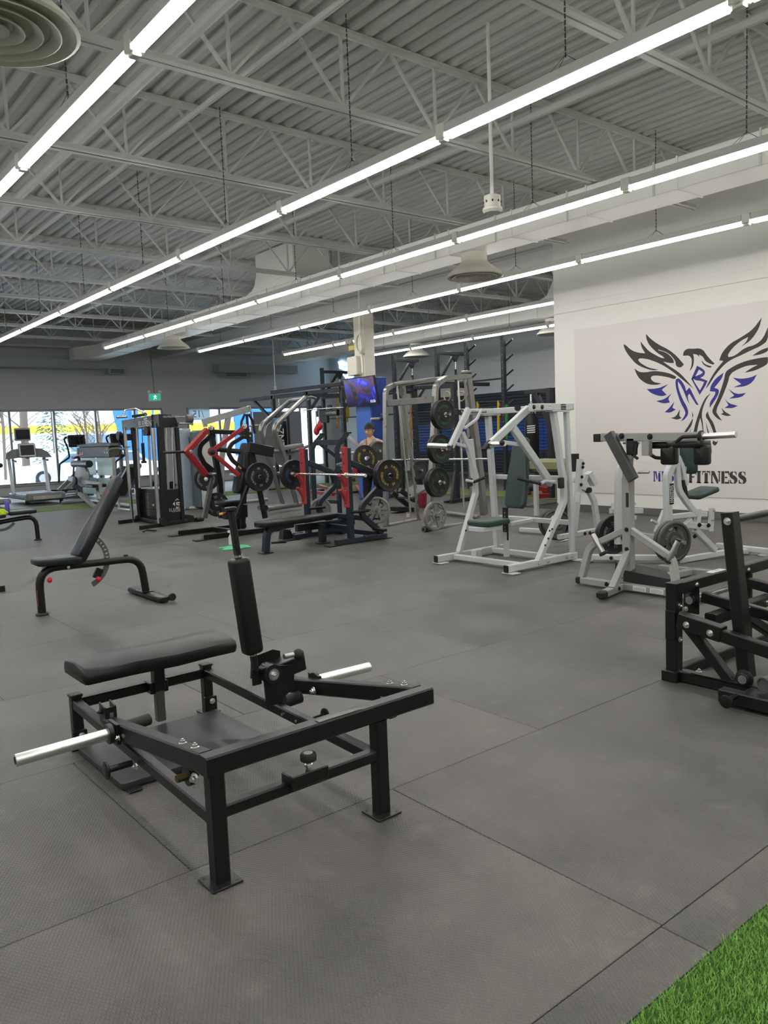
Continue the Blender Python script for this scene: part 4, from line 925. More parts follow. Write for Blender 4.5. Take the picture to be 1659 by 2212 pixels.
def iron_plate(c, ax, R=.225, th=.045, label='', group=None, kind=3, mat=None, name='iron_plate', up=NZ, txt=None):
    c, ax = V(c), V(ax).normalized(); up = (V(up)-ax*V(up).dot(ax)).normalized(); sd = ax.cross(up); mat = mat or iron
    r = root(name, label, 'weight plate', c, group)
    n = 48; o = c-ax*th/2
    def ring(prof, nm, m_):
        b = B(); R_ = [[o+ax*t+(sd*math.cos(2*PI*i/n)+up*math.sin(2*PI*i/n))*q for i in range(n)] for q, t in prof]; b.rings(R_, closed=True); return obj(nm, b, m_, r)
    ring([(R-.030, .0), (R, .004), (R, th-.004), (R-.006, th), (R-.026, th), (R-.032, th-.010)], 'rim', mat)
    ring([(.027, 0), (.06, 0), (.065, th*.3), (.065, th-.004), (.055, th), (.027, th)], 'hub', mat)
    m_ = kind
    for k in range(m_):
        a0 = 2*PI*k/m_+.4; w = 2*PI/m_*(.60 if kind == 3 else .34); b = B(); N_ = 6
        o1 = [o+ax*.012+(sd*math.cos(a0+w*(i/N_-.5))+up*math.sin(a0+w*(i/N_-.5)))*(R-.028) for i in range(N_+1)]; i1 = [o+ax*.012+(sd*math.cos(a0+w*1.0*(i/N_-.5))+up*math.sin(a0+w*1.0*(i/N_-.5)))*.06 for i in range(N_, -1, -1)]
        b.poly(o1+i1, ax*(th-.026)); obj('web_panel', b, mat, r, smooth=0)
    b = B(); Rg = (.065, R-.030)
    for k in range(m_):
        a0 = 2*PI*k/m_+.4+PI/m_; w = 2*PI/m_*.42; N_ = 5
        for r0, r1 in ((.06, .115), (R-.06, R-.028)):
            b.poly([o+ax*.014+(sd*math.cos(a0+w*(i/N_-.5))+up*math.sin(a0+w*(i/N_-.5)))*r1 for i in range(N_+1)]+[o+ax*.014+(sd*math.cos(a0+w*(i/N_-.5))+up*math.sin(a0+w*(i/N_-.5)))*r0 for i in range(N_, -1, -1)], ax*(th-.028))
    obj('grip_bridge', b, mat, r, smooth=0)
    if txt:
        b = B(); f = o+ax*(th-.012)
        for t, a0 in zip(txt, (PI*.95, PI*.30, -PI*.35)): lettering(b, t, f, sd, up, .05, arc=.12, ang=a0, sx=.9)
        obj('raised_letters', b, steel, r, smooth=0)
    return r
# pair on the row machine
c = zr((860, 1025), L=(7.55, 4.45, 8.6, 4.15)); ax = nr
b = B()
iron_plate(c, ax, .215, .04, 'grey iron plate with raised words on the right arm of the row machine', None, 3, iron, txt=('STANDARD', 'BARBELL', 'POUNDS'))
iron_plate(c-ax*.05, ax, .218, .045, 'second iron plate behind the lettered one on the row machine', None, 3, iron)
pt(rm, 'plate_horn', steel, 'tube', [c-ax*.09, c+ax*.12+uxr*.03], .024, 18); 
c2 = zr((215, 950), L=(7.17, 5.38, 8.2, 5.08))
bumper(c2, nr, .222, .06, (.3, .3, .3), label='black bumper plate seen nearly edge-on, on the left arm of the row machine'); iron_plate(c2-nr*.055, nr, .20, .035, 'worn iron plate behind the black bumper, left arm of the row machine')
pt(rm, 'plate_horn', steel, 'tube', [c2-nr*.1, c2+nr*.12], .024, 16)

# ---- white leg machine behind the chest machine
zs = crop(1120, 1000, .13261)
r = root('decline_press_machine', 'white plate-loaded machine behind the chest machine, arch leg and bolted upright', 'gym machine', (8.3, 6.3, 0))
LS = (8.02, 5.95, 9.1, 5.70)
def bs(nm, pts, L=LS, w=.06, h=.06, bend=0, mat=None):
    n = V((L[3]-L[1], L[0]-L[2], 0)).normalized(); return pt(r, nm, mat or white, 'bar', zs(*pts, L=L), w, h, n, bend=bend, seg=5)
bs('base_rail', [(655, 1210), (1275, 1100)]); bs('bolted_upright', [(1005, -60), (975, 400), (900, 1150)], w=.06, h=.07); bs('arch_leg', [(1010, 385), (1140, 440), (1230, 620), (1300, 1110)], w=.06, h=.065, bend=.2)
bs('bracket_arm', [(1040, 350), (1110, 210)], w=.05, h=.05); bs('bracket_box', [(1130, 160), (1230, 350)], w=.10, h=.07)
n_ = V((LS[3]-LS[1], LS[0]-LS[2], 0)).normalized()
if n_.y > 0: n_ = -n_
for p_ in ((1025, 10), (1018, 70), (1003, 228), (990, 352), (1055, 1147), (1135, 1135)): bolt(r, zs(p_, L=LS)+n_*.032, n_, .014, rubberb)
pt(r, 'pivot_bolt', plast, 'cyl', zs((1110, 440), L=LS), zs((1110, 440), L=LS)+n_*.06, .035, 10)
q = bs('brand_strip', [(980, 470), (958, 640)], L=(8.02-.009, 5.95-.034, 9.1-.009, 5.70-.034), w=.004, h=.05, mat=papr); 
pt(r, 'rear_rail', white, 'bar', [zs((30, 1085), z=.05), zs((380, 1110), z=.05)], .06, .06, NZ); bs('upper_beam', [(880, 270), (960, 290)], L=(8.4, 6.4, 9.4, 6.15))
pt(r, 'foot_pad', white, 'box', zs((700, 1262), z=.01), (.16, .10, .015), None, .004); pt(r, 'foot_post', satin, 'box', zs((625, 1225), z=.04), (.05, .05, .07), None, .003)
q = bs('pad_block', [(905, -150), (905, 140)], L=(8.25, 6.15, 9.3, 5.9), w=.10, h=.085, mat=plast)
c = zs((620, 1010), L=(8.1, 6.2, 9.1, 5.95)); 
iron_plate(c+n_*.02, V((n_.x-.3, n_.y, .5)), .20, .04, 'dark iron plate tilted low behind the white chest machine', None, 3, M('dark_iron', (.06, .06, .06), .4, metal=.5))
iron_plate(c-n_*.05, V((n_.x-.3, n_.y, .5)), .20, .04, 'second dark iron plate stacked behind the tilted one', None, 3, MATS['dark_iron'])
bs('loading_arm', [(560, 880), (640, 1010)], w=.05, h=.05)
# ================================================================ BENCH PRESS STATION
z3 = crop(360, 830, .26522); z4 = crop(620, 780, .26522); zb = crop(560, 860, .18083)
r = root('bench_press_station', 'blue-black bench press station with flat bench and red bar-catch uprights', 'gym machine', (6.4, 9.2, 0))
XP = 6.50; Y1, Y2 = 9.86, 8.80                            # upright plane, far and near sides
def bp(nm, pts, Y=None, X=None, w=.075, h=.06, bend=0, mat=None, on=z4, seg=5):
    k = dict(Y=Y) if Y is not None else dict(X=X)
    return pt(r, nm, mat or navy, 'bar', on(*pts, **k), w, h, NY if Y is not None else NX, bend=bend, seg=seg)
for Y in (Y1, Y2):
    t = 1.325
    pt(r, 'upright', navy, 'bar', [(XP, Y, .07), (XP, Y, t)], .075, .085, NX)
    # red plastic catch cover with two open hooks facing the bench
    x0 = XP-.045
    b = B(); b.bx(x0-.02, x0+.012, Y-.055, Y+.055, .51, t+.02, .012)
    rc = obj('catch_cover', b, redp, r, label='red plastic bar-catch cover')
    for z in (.90, .70):
        b = B(); b.poly([(x0-.015, Y-.04, z+.06), (x0-.015, Y-.04, z-.12), (x0-.06, Y-.04, z-.02), (x0-.115, Y-.04, z+.05), (x0-.105, Y-.04, z+.075), (x0-.05, Y-.04, z+.04)], (0, .08, 0)); obj('hook', b, redp, rc, smooth=0)
    for z in (1.25, 1.12, .82, .76, .57): pt(rc, 'bolt_hole', plast, 'cyl', (x0-.021, Y, z), (x0-.0225, Y, z), .014, 12)
    # base rail and curved brace
    pt(r, 'base_rail', navy, 'bar', [(6.24, Y, .045), (7.12, Y, .045)], .075, .07, NY)
    pt(r, 'foot_plate', satin, 'box', (6.20, Y, .008), (.22, .15, .012), None, .003); pt(r, 'foot_plate', satin, 'box', (7.13, Y, .008), (.14, .13, .012), None, .003)
    pt(r, 'curved_brace', navy, 'bar', [(XP+.05, Y, 1.12), (6.98, Y, .95), (7.04, Y, .76), (6.70, Y, .50), (6.72, Y, .36), (7.05, Y, .09)], .07, .075, NY, bend=.12, seg=6)
    pt(r, 'storage_peg', satin, 'tube', [(6.50, Y-.03, .44), (6.80, Y-.03, .44)], .024, 14)
    pt(r, 'storage_peg', satin, 'tube', [(6.92, Y-.26, .16), (6.92, Y+.02, .16)], .022, 14)
    # tall rear spotter frame
bolt(r, (6.70, Y2-.04, .08), (0, -1, 0), .012, rubberb)
pt(r, 'cross_tube', navy, 'bar', [(6.78, Y1, .33), (6.78, Y2, .33)], .07, .07, NX); pt(r, 'cross_tube', navy, 'bar', [(7.05, Y1, .07), (7.05, Y2, .07)], .07, .07, NX)
pt(r, 'centre_beam', navy, 'bar', [(5.95, 9.33, .24), (6.95, 9.33, .24)], .07, .10, NY)
pt(r, 'side_strut', navy, 'bar', [(XP, Y1, .20), (XP, Y2, .20)], .07, .10, NX); pt(r, 'drop_leg', navy, 'bar', [(6.26, 9.15, .28), (6.26, 9.15, .02)], .085, .085, NX); pt(r, 'foot_plate', satin, 'box', (6.26, 9.15, .008), (.17, .14, .014), None, .003)
pt(r, 'bench_leg', navy, 'bar', [(5.75, 9.12, .33), (5.30, 9.02, .32), (5.26, 9.02, .02)], .08, .085, NY, bend=.14, seg=6); pt(r, 'foot_plate', satin, 'box', (5.26, 9.02, .008), (.15, .15, .014), None, .003)
b = B(); a = V((5.83, 9.10, .345)); uxb = V((1, .13, 0)).normalized()
ol = [(-.66, -.10), (-.60, -.145), (.55, -.15), (.62, -.13), (.62, .13), (.55, .15), (-.60, .145), (-.66, .10)]
b.pad(a, uxb, V((-.13, 1, 0)), ol, .075, .02); obj('bench_pad', b, vinyl, r, smooth=50)
# separate frame standing behind the bench station
r2 = root('hack_frame', 'blue-black double-post machine frame with bent top behind the bench press', 'gym machine', (8.1, 11.6, 0))
qn = P(735, 1124, z=0); qf = P(682, 1119, z=0)
ld = V((.80, -.60, 0)); nn_ = V((.6, .8, 0))
for q in (qn, qf):
    pt(r2, 'post', navy, 'bar', [q+V((0, 0, .03)), q+V((0, 0, 1.28)), q+ld*.04+V((0, 0, 1.36)), q+ld*.20+V((0, 0, 1.54))], .085, .085, nn_, bend=.10, seg=5)
    pt(r2, 'post_cap', black, 'box', q+ld*.205+V((0, 0, 1.545)), (.10, .10, .03), None, .006); pt(r2, 'foot_plate', satin, 'box', q+V((0, 0, .010)), (.18, .18, .016), None, .003)
pt(r2, 'top_crossbar', navy, 'bar', [qn+ld*.06+V((0, 0, 1.39)), qf+ld*.06+V((0, 0, 1.39))], .10, .05, NZ)
pt(r2, 'slide_rail', steel, 'bar', [qn+ld*.18+V((0, 0, 1.49)), qn+ld*.50+V((0, 0, 1.20))], .06, .06, nn_)
pt(r2, 'slide_rail', navy, 'bar', [qf+ld*.10+V((0, 0, 1.40)), qf+ld*.55+V((0, 0, 1.02))], .06, .06, nn_)
pt(r2, 'plate_horn', steel, 'tube', [qn+ld*.02+V((0, 0, 1.19)), qn+ld*.35+V((0, 0, 1.19))], .026, 14); pt(r2, 'plate_horn', rubberb, 'tube', [qn+ld*.02+V((0, 0, .72)), qn+ld*.30+V((0, 0, .72))], .03, 14)
pt(r2, 'base_rail', navy, 'bar', [qn+V((0, 0, .33)), qf+V((0, 0, .33))], .07, .07, NZ); pt(r2, 'base_rail', navy, 'bar', [qn+V((0, 0, .06)), qn+ld*.35+V((0, 0, .06))], .07, .07, NZ)
pt(r2, 'red_shoulder_pad', redp, 'box', qn+ld*.33+V((.0, 0, .88)), (.16, .10, .22), Matrix.Rotation(.4, 3, 'Z'), .03)
pt(r2, 'side_label', M('grey_decal', (.25, .22, .24)), 'box', qn+V((-.044, -.0, .45)), (.002, .05, .16), None, 0)
# barbell across the near hooks
bar0, bar1 = z4((90, 925), (1, 1), X=XP-.105)
zb_ = .965
xb = XP-.12
b = B(); b.tube([(xb, 10.05, zb_), (xb, 8.66, zb_)], .0145, 14); bb_ = root('barbell', 'chrome barbell lying on the red hooks of the bench press station', 'barbell', (xb, 9.33, zb_)); obj('shaft', b, chrome, bb_)
for s_, y in ((1, 10.05), (-1, 8.66)):
    pt(bb_, 'collar', chrome, 'cyl', (xb, y-s_*.03, zb_), (xb, y, zb_), .036, 20)
    b = B(); b.lathe([(.0252, 0), (.0252, .40), (.022, .41)], (xb, y, zb_), (0, s_, 0), 20); obj('sleeve', b, chrome, bb_)
gr = (.05, .18, .04)
# plates stored on the station
BL = (.03, .13, .42); YE = (.62, .46, .03); WH = (.42, .42, .42); GR = (.04, .20, .07)
c = z4((55, 925), Y=10.12); bumper(tuple(c), (-.08, -1, 0), .225, .075, BL, label='black bumper plate with blue lettering on the far side of the bench press')
c = P(840, 1027, Y=8.50); bumper(tuple(c), (-.08, -1, 0), .225, .055, YE, num='45', rot=-.35, label='black bumper plate with yellow lettering, front one right of the barbell end')
c2 = V(c)+V((.006, .06, 0)); bumper(tuple(c2), (-.08, -1, 0), .225, .055, YE, num='45', label='black bumper plate directly behind the yellow lettered one')
pt(r, 'plate_horn', satin, 'tube', [V(c)+V((-.012, -.13, 0)), V(c)+V((.02, .32, 0))], .024, 16)
c = z4((640, 795), Y=9.75); pt(r2, 'plate_horn', steel, 'tube', [c+V((.02, -.05, .02)), c+V((.1, .9, -.1)), V((qn.x+.1, qn.y-.1, .9))], .02, 10); bumper(tuple(c), (-.12, -1, .2), .215, .05, YE, num='35', label='black bumper plate with yellow lettering behind the red upright, below the man')
c = z4((272, 1205), X=6.9); iron_plate(c, (-.5, -1, 0), .17, .04, 'silver-rimmed plate low behind the bench pad', None, 3, M('satin_silver', (.27, .27, .255), .42, metal=.4))
c = z4((732, 1215), X=7.2); pt(r, 'plate_horn', steel, 'tube', [c+V((.02, .06, 0)), c+V((-.05, -.12, 0))], .022, 12); pt(r, 'horn_stem', navy, 'bar', [c+V((.02, .05, 0)), V((c.x+.0, c.y+.05, .07))], .05, .05, NX); iron_plate(c, (-.55, -1, 0), .20, .03, 'flat grey steel plate behind the near brace of the bench press', None, 5, MATS['satin_silver'])
# ================================================================ SMITH MACHINE
r = root('smith_machine', 'tall silver Smith machine with toothed guides and plates on its side pegs', 'gym machine', (8.7, 9.6, 0))
LA = (8.02, 9.95, 9.45, 10.32); LB = (8.02, 8.90, 9.50, 9.25)   # left and right side frames
nA = V((.24, -.97, 0)); sv = M('metallic_silver_paint', (.25, .245, .235), .30, metal=.6)
def sm(nm, pts, L=LA, w=.06, h=.08, bend=0, kind='bar', rad=.03, mat=None, seg=6):
    p = z4(*pts, L=L) if not isinstance(pts[0], V) else pts
    if kind == 'bar': return pt(r, nm, mat or sv, 'bar', p, w, h, nA, bend=bend, seg=seg)
    return pt(r, nm, mat or sv, 'tube', p, rad, 14, bend, seg=seg)
sm('front_post', [(806, 1345), (803, 250), (860, 200), (1240, 145)] if 0 else [(806, 1345), (802, 225), (870, 195), (1200, 150)], w=.07, h=.075, bend=.16)
sm('front_post', [(1150, 1340), (1200, 700), (1205, 330), (1225, 150), (1480, 120)] if 0 else [(1155, 1340), (1185, 760), (1210, 190), (1290, 140), (1480, 122)], L=LB, w=.08, h=.08, bend=.18)
sm('top_tube', [(870, 190), (1260, 140)], L=(8.02, 9.9, 9.45, 10.32), kind='tube', rad=.035)
ca, cb_ = z4((812, 345), L=LA), z4((1190, 320), L=LB)
pt(r, 'front_crossbar', sv, 'bar', [V((ca.x, ca.y, ca.z)), V((cb_.x, cb_.y, ca.z))], .07, .10, NX)
sm('rear_post', [(1605, 1250), (1570, 900), (1465, 95)], L=(9.4, 9.25, 10.6, 9.53), w=.09, h=.14)
pt(r, 'post_cap', sv, 'box', z4((1462, 95), L=(9.4, 9.25, 10.6, 9.53))+V((0, 0, .01)), (.14, .15, .05), None, .012)
sm('rear_post', [(960, 800), (935, 160)], L=(9.2, 10.3, 10.4, 10.6), w=.08, h=.12)
# toothed guide plates with guide rods
def teeth(pa, pb, L, n=10, w=.055):
    a, c = z4(pa, pb, L=L); d = (c-a); u = d.normalized(); s_ = V((L[2]-L[0], L[3]-L[1], 0)).normalized()
    pts = [a-s_*.02, a+s_*w]; 
    for k in range(n):
        t = a+d*((k+.5)/n); pts += [t+s_*w-u*.06, t+s_*(w-.035)-u*.01, t+s_*(w-.03)+u*.02, t+s_*(w+.012)+u*.05]
    pts += [c+s_*w, c-s_*.02]
    b = B(); b.poly(pts, nA*.012); return obj('toothed_guide', b, sv, r, smooth=0)
teeth((1065, 1290), (955, 330), (8.75, 10.08, 9.6, 10.3)); teeth((1500, 1250), (1445, 130), (9.3, 9.2, 10.2, 9.42))
sm('guide_rod', [(1005, 1230), (895, 190)], kind='tube', rad=.016, mat=chrome, L=(8.6, 10.05, 9.6, 10.3)); sm('guide_rod', [(1440, 1200), (1395, 160)], kind='tube', rad=.016, mat=chrome, L=(9.1, 9.15, 10.0, 9.35))
sm('base_tube', [(820, 1340), (1080, 1290)], kind='tube', rad=.035); sm('base_tube', [(1110, 1372), (1560, 1318)], L=LB, kind='tube', rad=.04)
pt(r, 'tube_cap', rubberb, 'ball', z4((1122, 1368), L=LB), .048)
sm('rear_base', [V((9.5, 9.25, .05)), V((9.75, 10.3, .05))], kind='tube', rad=.035)
b = B(); b.tube([z4((560, 800), X=8.9), z4((960, 800), X=8.9), ], .0, 3) if 0 else None
sb0, sb1 = z4((860, 805), L=(8.8, 10.6, 8.85, 8.0)), z4((1640, 797), L=(8.8, 10.6, 8.85, 8.0))
pt(r, 'guided_bar', chrome, 'tube', [sb0, sb1], .015, 12)
pt(r, 'bar_carriage', plast, 'box', z4((960, 820), L=(8.8, 10.6, 8.85, 8.0)), (.06, .05, .22), None, .01)
for p_, L in (((985, 1250), LA), ((1505, 1290), LB)):
    c = z4(p_, L=L); q = pt(r, 'caution_label', papr, 'box', c, (.06, .012, .08), None, 0); pt(q, 'red_band', M('red_print', (.5, .06, .05)), 'box', c+V((0, -.007, .03)), (.06, .002, .018), None, 0)
sm('belt_guard', [(905, 230), (940, 270)], w=.05, h=.16, mat=dgrey)
pegs = [((735, 470), LA, 'left')]
c = z4((765, 470), L=LA); pt(r, 'storage_peg', steel, 'tube', [c+nA*-.0, c+V((-.16, .06, 0))], .022, 14); pt(r, 'peg_base', rubberb, 'ball', c, .036)
def peg_pair(px_, lab, n=2, col=GR, num='25', dy=0):
    c = z4(px_, L=(8.05, 8.62, 9.5, 8.97)); ax = V((.03, -1, 0)).normalized()
    pt(r, 'storage_peg', steel, 'tube', [c-ax*.16, c+ax*.13], .022, 16); pt(r, 'peg_nub', chrome, 'cyl', c+ax*.03, c+ax*.04, .036, 20)
    bumper(tuple(c), ax, .222, .05, col, num=num, rot=dy, label='black bumper plate with green lettering, front one of the %s pair on the Smith machine' % lab)
    bumper(tuple(c-ax*.056), ax, .222, .05, col, num=num, label='black bumper plate behind the front one of the %s pair on the Smith machine' % lab)
peg_pair((1278, 437), 'top', dy=1.4); peg_pair((1250, 715), 'middle', dy=1.75); peg_pair((1232, 988), 'bottom', dy=-.25)
c = z4((1205, 1262), L=(8.05, 8.70, 9.5, 9.05)); ax = V((.03, -1, 0)).normalized(); pt(r, 'storage_peg', steel, 'tube', [c-ax*.1, c+ax*.12], .022, 14)
iron_plate(c, ax, .222, .05, 'bare steel spoked plate on the lowest peg of the Smith machine', None, 5, MATS['satin_silver'])
c = P(812, 974, Y=10.45); iron_plate(tuple(c), (-.1, -1, .0), .165, .05, 'grey iron plate in front of the chest of the man', None, 3, iron); iron_plate(tuple(c+V((-.006, -.06, 0))), (-.1, -1, .0), .165, .04, 'outer grey iron plate on the bar the man stands at', None, 3, iron)
pt(bpy.data.objects['smith_machine'], 'bar_end', steel, 'tube', [c+V((.03, .5, 0)), c+V((-.014, -.14, 0))], .022, 14)
# ================================================================ RED LEVER MACHINE
z34 = crop(340, 860, .14467)
r = root('chest_lever_machine', 'black plate-loaded press machine with red angled levers and bumper plates', 'gym machine', (6.3, 11.5, 0))
YL, YR = 11.95, 11.05
def rl(nm, pts, Y=None, w=.07, h=.07, bend=0, mat=None, on=z34, seg=5): return pt(r, nm, mat or satin, 'bar', on(*pts, Y=Y), w, h, NY, bend=bend, seg=seg)
for Y, x1 in ((YL, 6.6), (YR, 6.75)):
    pt(r, 'base_rail', black, 'bar', [(5.36, Y, .045), (x1, Y, .045)], .075, .075, NY); pt(r, 'foot_plate', satin, 'box', (5.32, Y, .008), (.20, .15, .014), None, .003)
    pt(r, 'rail_cap', steel, 'box', (5.355, Y, .045), (.012, .076, .076), None, .004)
pt(r, 'foot_plate', satin, 'box', (6.8, YR, .008), (.2, .15, .014), None, .003); pt(r, 'base_crossbar', black, 'bar', [(6.0, YL, .05), (6.0, YR, .05)], .07, .07, NX)
# left side
rl('front_leg', [(700, 1790), (820, 1190)], Y=YL, w=.07, h=.08, mat=dgrey)
rl('rear_leg', [(960, 1790), (930, 1250), (800, 520)], Y=YL, w=.08, h=.085, bend=.1)
hp = [(810, 440), (860, 440), (870, 560), (900, 1150), (790, 1150), (770, 560)]
# left red lever: box-section chevron, seen from its inner side
b = B()
for Y in (YL-.10,):
    P1, P2, P3 = z34((740, 470), (440, 800), (720, 1140), Y=Y)
    b.bar([P1, P2, P3], .11, .085, NY, c=.012)
q = obj('lever', b, red, r, label='red chevron lever')
bolt(q, z34((503, 795), Y=YL-.16), (0, -1, 0), .022); bolt(r, z34((803, 440), Y=YL-.1), (0, -1, 0), .026)
rl('handle_tube', [(790, 570), (640, 700), (620, 830), (700, 980), (830, 1080)], Y=YL-.02, w=.05, h=.075, bend=.16, mat=black)
pt(r, 'pivot_head', black, 'poly', z34((780, 430), (850, 430), (870, 560), (860, 620), (785, 600), Y=YL), (0, .05, 0))
pt(r, 'handle_grip', rubberb, 'tube', [z34((85, 815), Y=YL-.2), z34((400, 800), Y=YL-.10)], .021, 12)
pt(r, 'link_pin', chrome, 'tube', [z34((770, 1128), Y=YL-.08), z34((880, 1128), Y=YL-.2)], .02, 12)
# right side
P1, P2, P3 = z34((1275, 450), (800, 800), (1222, 1155), Y=YR-.12)
b = B(); b.bar([P1, P2, P3], .035, .066, NY, c=.008); q = obj('lever', b, red, r, label='red chevron lever')
pt(q, 'lever_web', red, 'cyl', z34((820, 800), Y=YR-.138), z34((820, 800), Y=YR-.10), .070, 22)
pt(q, 'pivot_boss', rubberb, 'lathe', [(.045, 0), (.045, .03), (.02, .05)], z34((812, 800), Y=YR-.14), (0, -1, 0), 20)
bolt(r, z34((1300, 415), Y=YR-.05), (0, -1, 0), .03)
pt(r, 'pivot_head', black, 'poly', z34((1260, 430), (1340, 400), (1420, 540), (1410, 620), (1260, 600), Y=YR-.02), (0, .06, 0))
for p_ in ((1380, 495), (1385, 565), (1290, 565)): bolt(r, z34(p_, Y=YR-.02), (0, -1, 0), .010)
rl('handle_tube', [(1290, 570), (1110, 680), (1045, 800), (1120, 930), (1310, 1090)], Y=YR-.03, w=.05, h=.06, bend=.16, mat=black)
q = pt(r, 'orange_label', M('orange_decal', (.55, .22, .04)), 'box', z34((1230, 1035), Y=YR-.06), (.07, .003, .03), Matrix.Rotation(.7, 3, 'Y'), 0)
pt(r, 'handle_grip', rubberb, 'tube', [z34((880, 760), Y=YR+.1), z34((1240, 800), Y=YR-.0)], .04, 12)
rl('front_leg', [(1170, 1790), (1350, 1310)], Y=YR, w=.06, h=.055); rl('rear_leg', [(1610, 1790), (1440, 960), (1370, 600)], Y=YR, w=.06, h=.075)
pt(r, 'arm_shroud', black, 'box', z34((1545, 770), Y=YR-.1), (.46, .05, .17), Matrix.Rotation(.22, 3, 'Y'), .01)
pt(r, 'link_pin', white, 'tube', [z34((1090, 1140), Y=YR+.1), z34((1200, 1155), Y=YR-.12)], .018, 12)
pt(r, 'knee_joint', rubberb, 'lathe', [(.05, -.03), (.055, 0), (.05, .03)], z34((1600, 1640), Y=YR-.03), (0, 1, 0), 20)
# pads
b = B(); lo, hi = z34((1200, 1430), (1310, 680), Y=11.5); d = (hi-lo); L_ = d.length; d = d.normalized()
ol = [(-.09, 0), (.09, 0), (.14, .05), (.15, .25), (.15, .45*L_), (.10, .75*L_), (.085, L_-.04), (.05, L_), (-.05, L_), (-.085, L_-.04), (-.10, .75*L_), (-.15, .45*L_), (-.15, .25), (-.14, .05)]
b.pad(lo+V((.04, 0, 0)), (0, -1, 0), d, ol, .085, .02); obj('back_pad', b, vinylb, r, smooth=50)
c = z34((1080, 1570), Y=11.5); b = B(); b.pad(c+V((0, 0, -.02)), (1, 0, 0), (0, 1, 0), rrect(.42, .34, .06), .07, .02); obj('seat', b, vinyl, r, smooth=50)
pt(r, 'seat_base', black, 'box', c+V((.08, 0, -.14)), (.40, .16, .22), None, .01); pt(r, 'orange_label', MATS['orange_decal'], 'box', c+V((.09, -.082, -.11)), (.10, .003, .035), None, 0)
pt(r, 'seat_post', black, 'bar', [c+V((.10, 0, -.2)), V((c.x+.10, c.y, .05))], .09, .09, NX); pt(r, 'pad_frame', black, 'bar', [V((c.x+.2, c.y, .05)), lo+V((.12, 0, .1)), hi+V((.1, 0, -.1))], .08, .08, NY)
pt(r, 'top_crossbar', black, 'bar', [z34((1330, 520), Y=YR), z34((820, 500), Y=YL)], .07, .07, NX)
c = z34((1520, 1175), Y=YR-.26); bumper(tuple(c), (-.12, -1, 0), .225, .07, WH, num='45', rot=0, label='black bumper plate with pale lettering on the near side of the red lever press')
pt(r, 'plate_horn', satin, 'tube', [c+V((0, -.05, 0)), c+V((0, .26, 0))], .024, 14)
c = z34((890, 1590), Y=YL+.0); bumper(tuple(c), (-.6, -1, 0), .20, .06, WH, label='black bumper plate low behind the front leg of the red lever press')
c = z34((690, 1210), Y=YL+.05); bumper(tuple(c+V((.05, 0, .0))), (-.9, -1, 0), .18, .05, WH, label='black bumper plate hanging at the far lever of the red lever press')
# hanging tricep rope over the right head
b = B(); c = z34((1340, 330), Y=YR+.4)
for s_ in (-.07, 0, .07): b.tube([c+V((s_*.5, 0, .10)), c+V((s_*1.5, 0, -.02)), c+V((s_*1.8, 0, -.22))], .022, 8, .05)
obj('cable_rope', b, rubberb, r)
# ================================================================ CABLE TOWER
ze = crop(220, 860, .13559)
r = root('cable_tower', 'black dual cable tower with chrome rods, weight stack and pull-up handles', 'gym machine', (5.8, 14, 0))
mt = M('matte_black_steel', (.012, .013, .014), .45)
vt = V((.957, .29, 0)); LG = (5.337, 13.42, 6.34, 13.724); LE = (5.55, 14.80, 6.55, 15.10); LH = (5.842, 13.53, 5.934, 14.95)
nt_ = V((.29, -.957, 0)); nh = V((-1, .065, 0)).normalized(); uh = V((.065, 1, 0)).normalized()
def te(nm, pts, L=LG, w=.07, h=.06, mat=None, bend=0): return pt(r, nm, mat or mt, 'bar', ze(*pts, L=L), w, h, nt_, bend=bend)
for L_, f0 in ((LE, -.08), (LG, 0)): a = V((L_[0], L_[1], .035)); pt(r, 'base_leg', mt, 'bar', [a+vt*f0, a+vt*(1.08+f0)], .07, .05, NZ)
pt(r, 'base_crossbar', mt, 'bar', [(5.86, 13.6, .05), (5.95, 14.9, .05)], .06, .06, NZ)
te('tower_post', [(620, 1960), (500, 470)], LE, .07, .09); te('tower_post', [(1010, 2040), (925, 400)], LG, .07, .13)
te('chrome_post', [(490, 1980), (360, 470)], LE, .05, .05, chrome); te('chrome_post', [(915, 2030), (800, 480)], LG, .05, .05, chrome)
te('rear_post', [(1290, 1990), (1190, 470)], LG, .06, .075)
h = ze((310, 300), (900, 260), (900, 465), (310, 450), L=LH)
lw = M('pale_print', (.6, .6, .6), .5)
zt0, zt1 = min(h[2].z, h[3].z), h[1].z
b = B(); b.poly([V((h[0].x, h[0].y, zt0)), V((h[1].x, h[1].y, zt0)), V((h[1].x, h[1].y, zt1)), V((h[0].x, h[0].y, zt1-.03))], -nh*.06); hd = obj('header_panel', b, mt, r, smooth=0)
def icon(par, o, ux, uy, s):
    b = B(); ux, uy = V(ux), V(uy); o = V(o)
    def a(p): return o+ux*p[0]*s+uy*p[1]*s
    nn = ux.cross(uy)*.001
    b.poly([a((-.5, 0)), a((-.22, .22)), a((-.22, -.22))], nn); b.poly([a((-.2, .3)), a((.1, .5)), a((.38, .3)), a((.1, .38)), a((-.1, .3))], nn)
    b.poly([a((-.15, -.28)), a((.0, -.5)), a((.35, -.25)), a((.1, -.35))], nn); b.poly([a((-.05, .15)), a((.4, .12)), a((.4, 0)), a((.08, 0)), a((.08, -.08)), a((.4, -.1)), a((.3, -.2)), a((-.05, -.15))], nn)
    obj('logo', b, lw, par, smooth=0)
c = ze((700, 335), L=LH)+nh*.004; icon(hd, c, -uh, (0, 0, 1), .20)
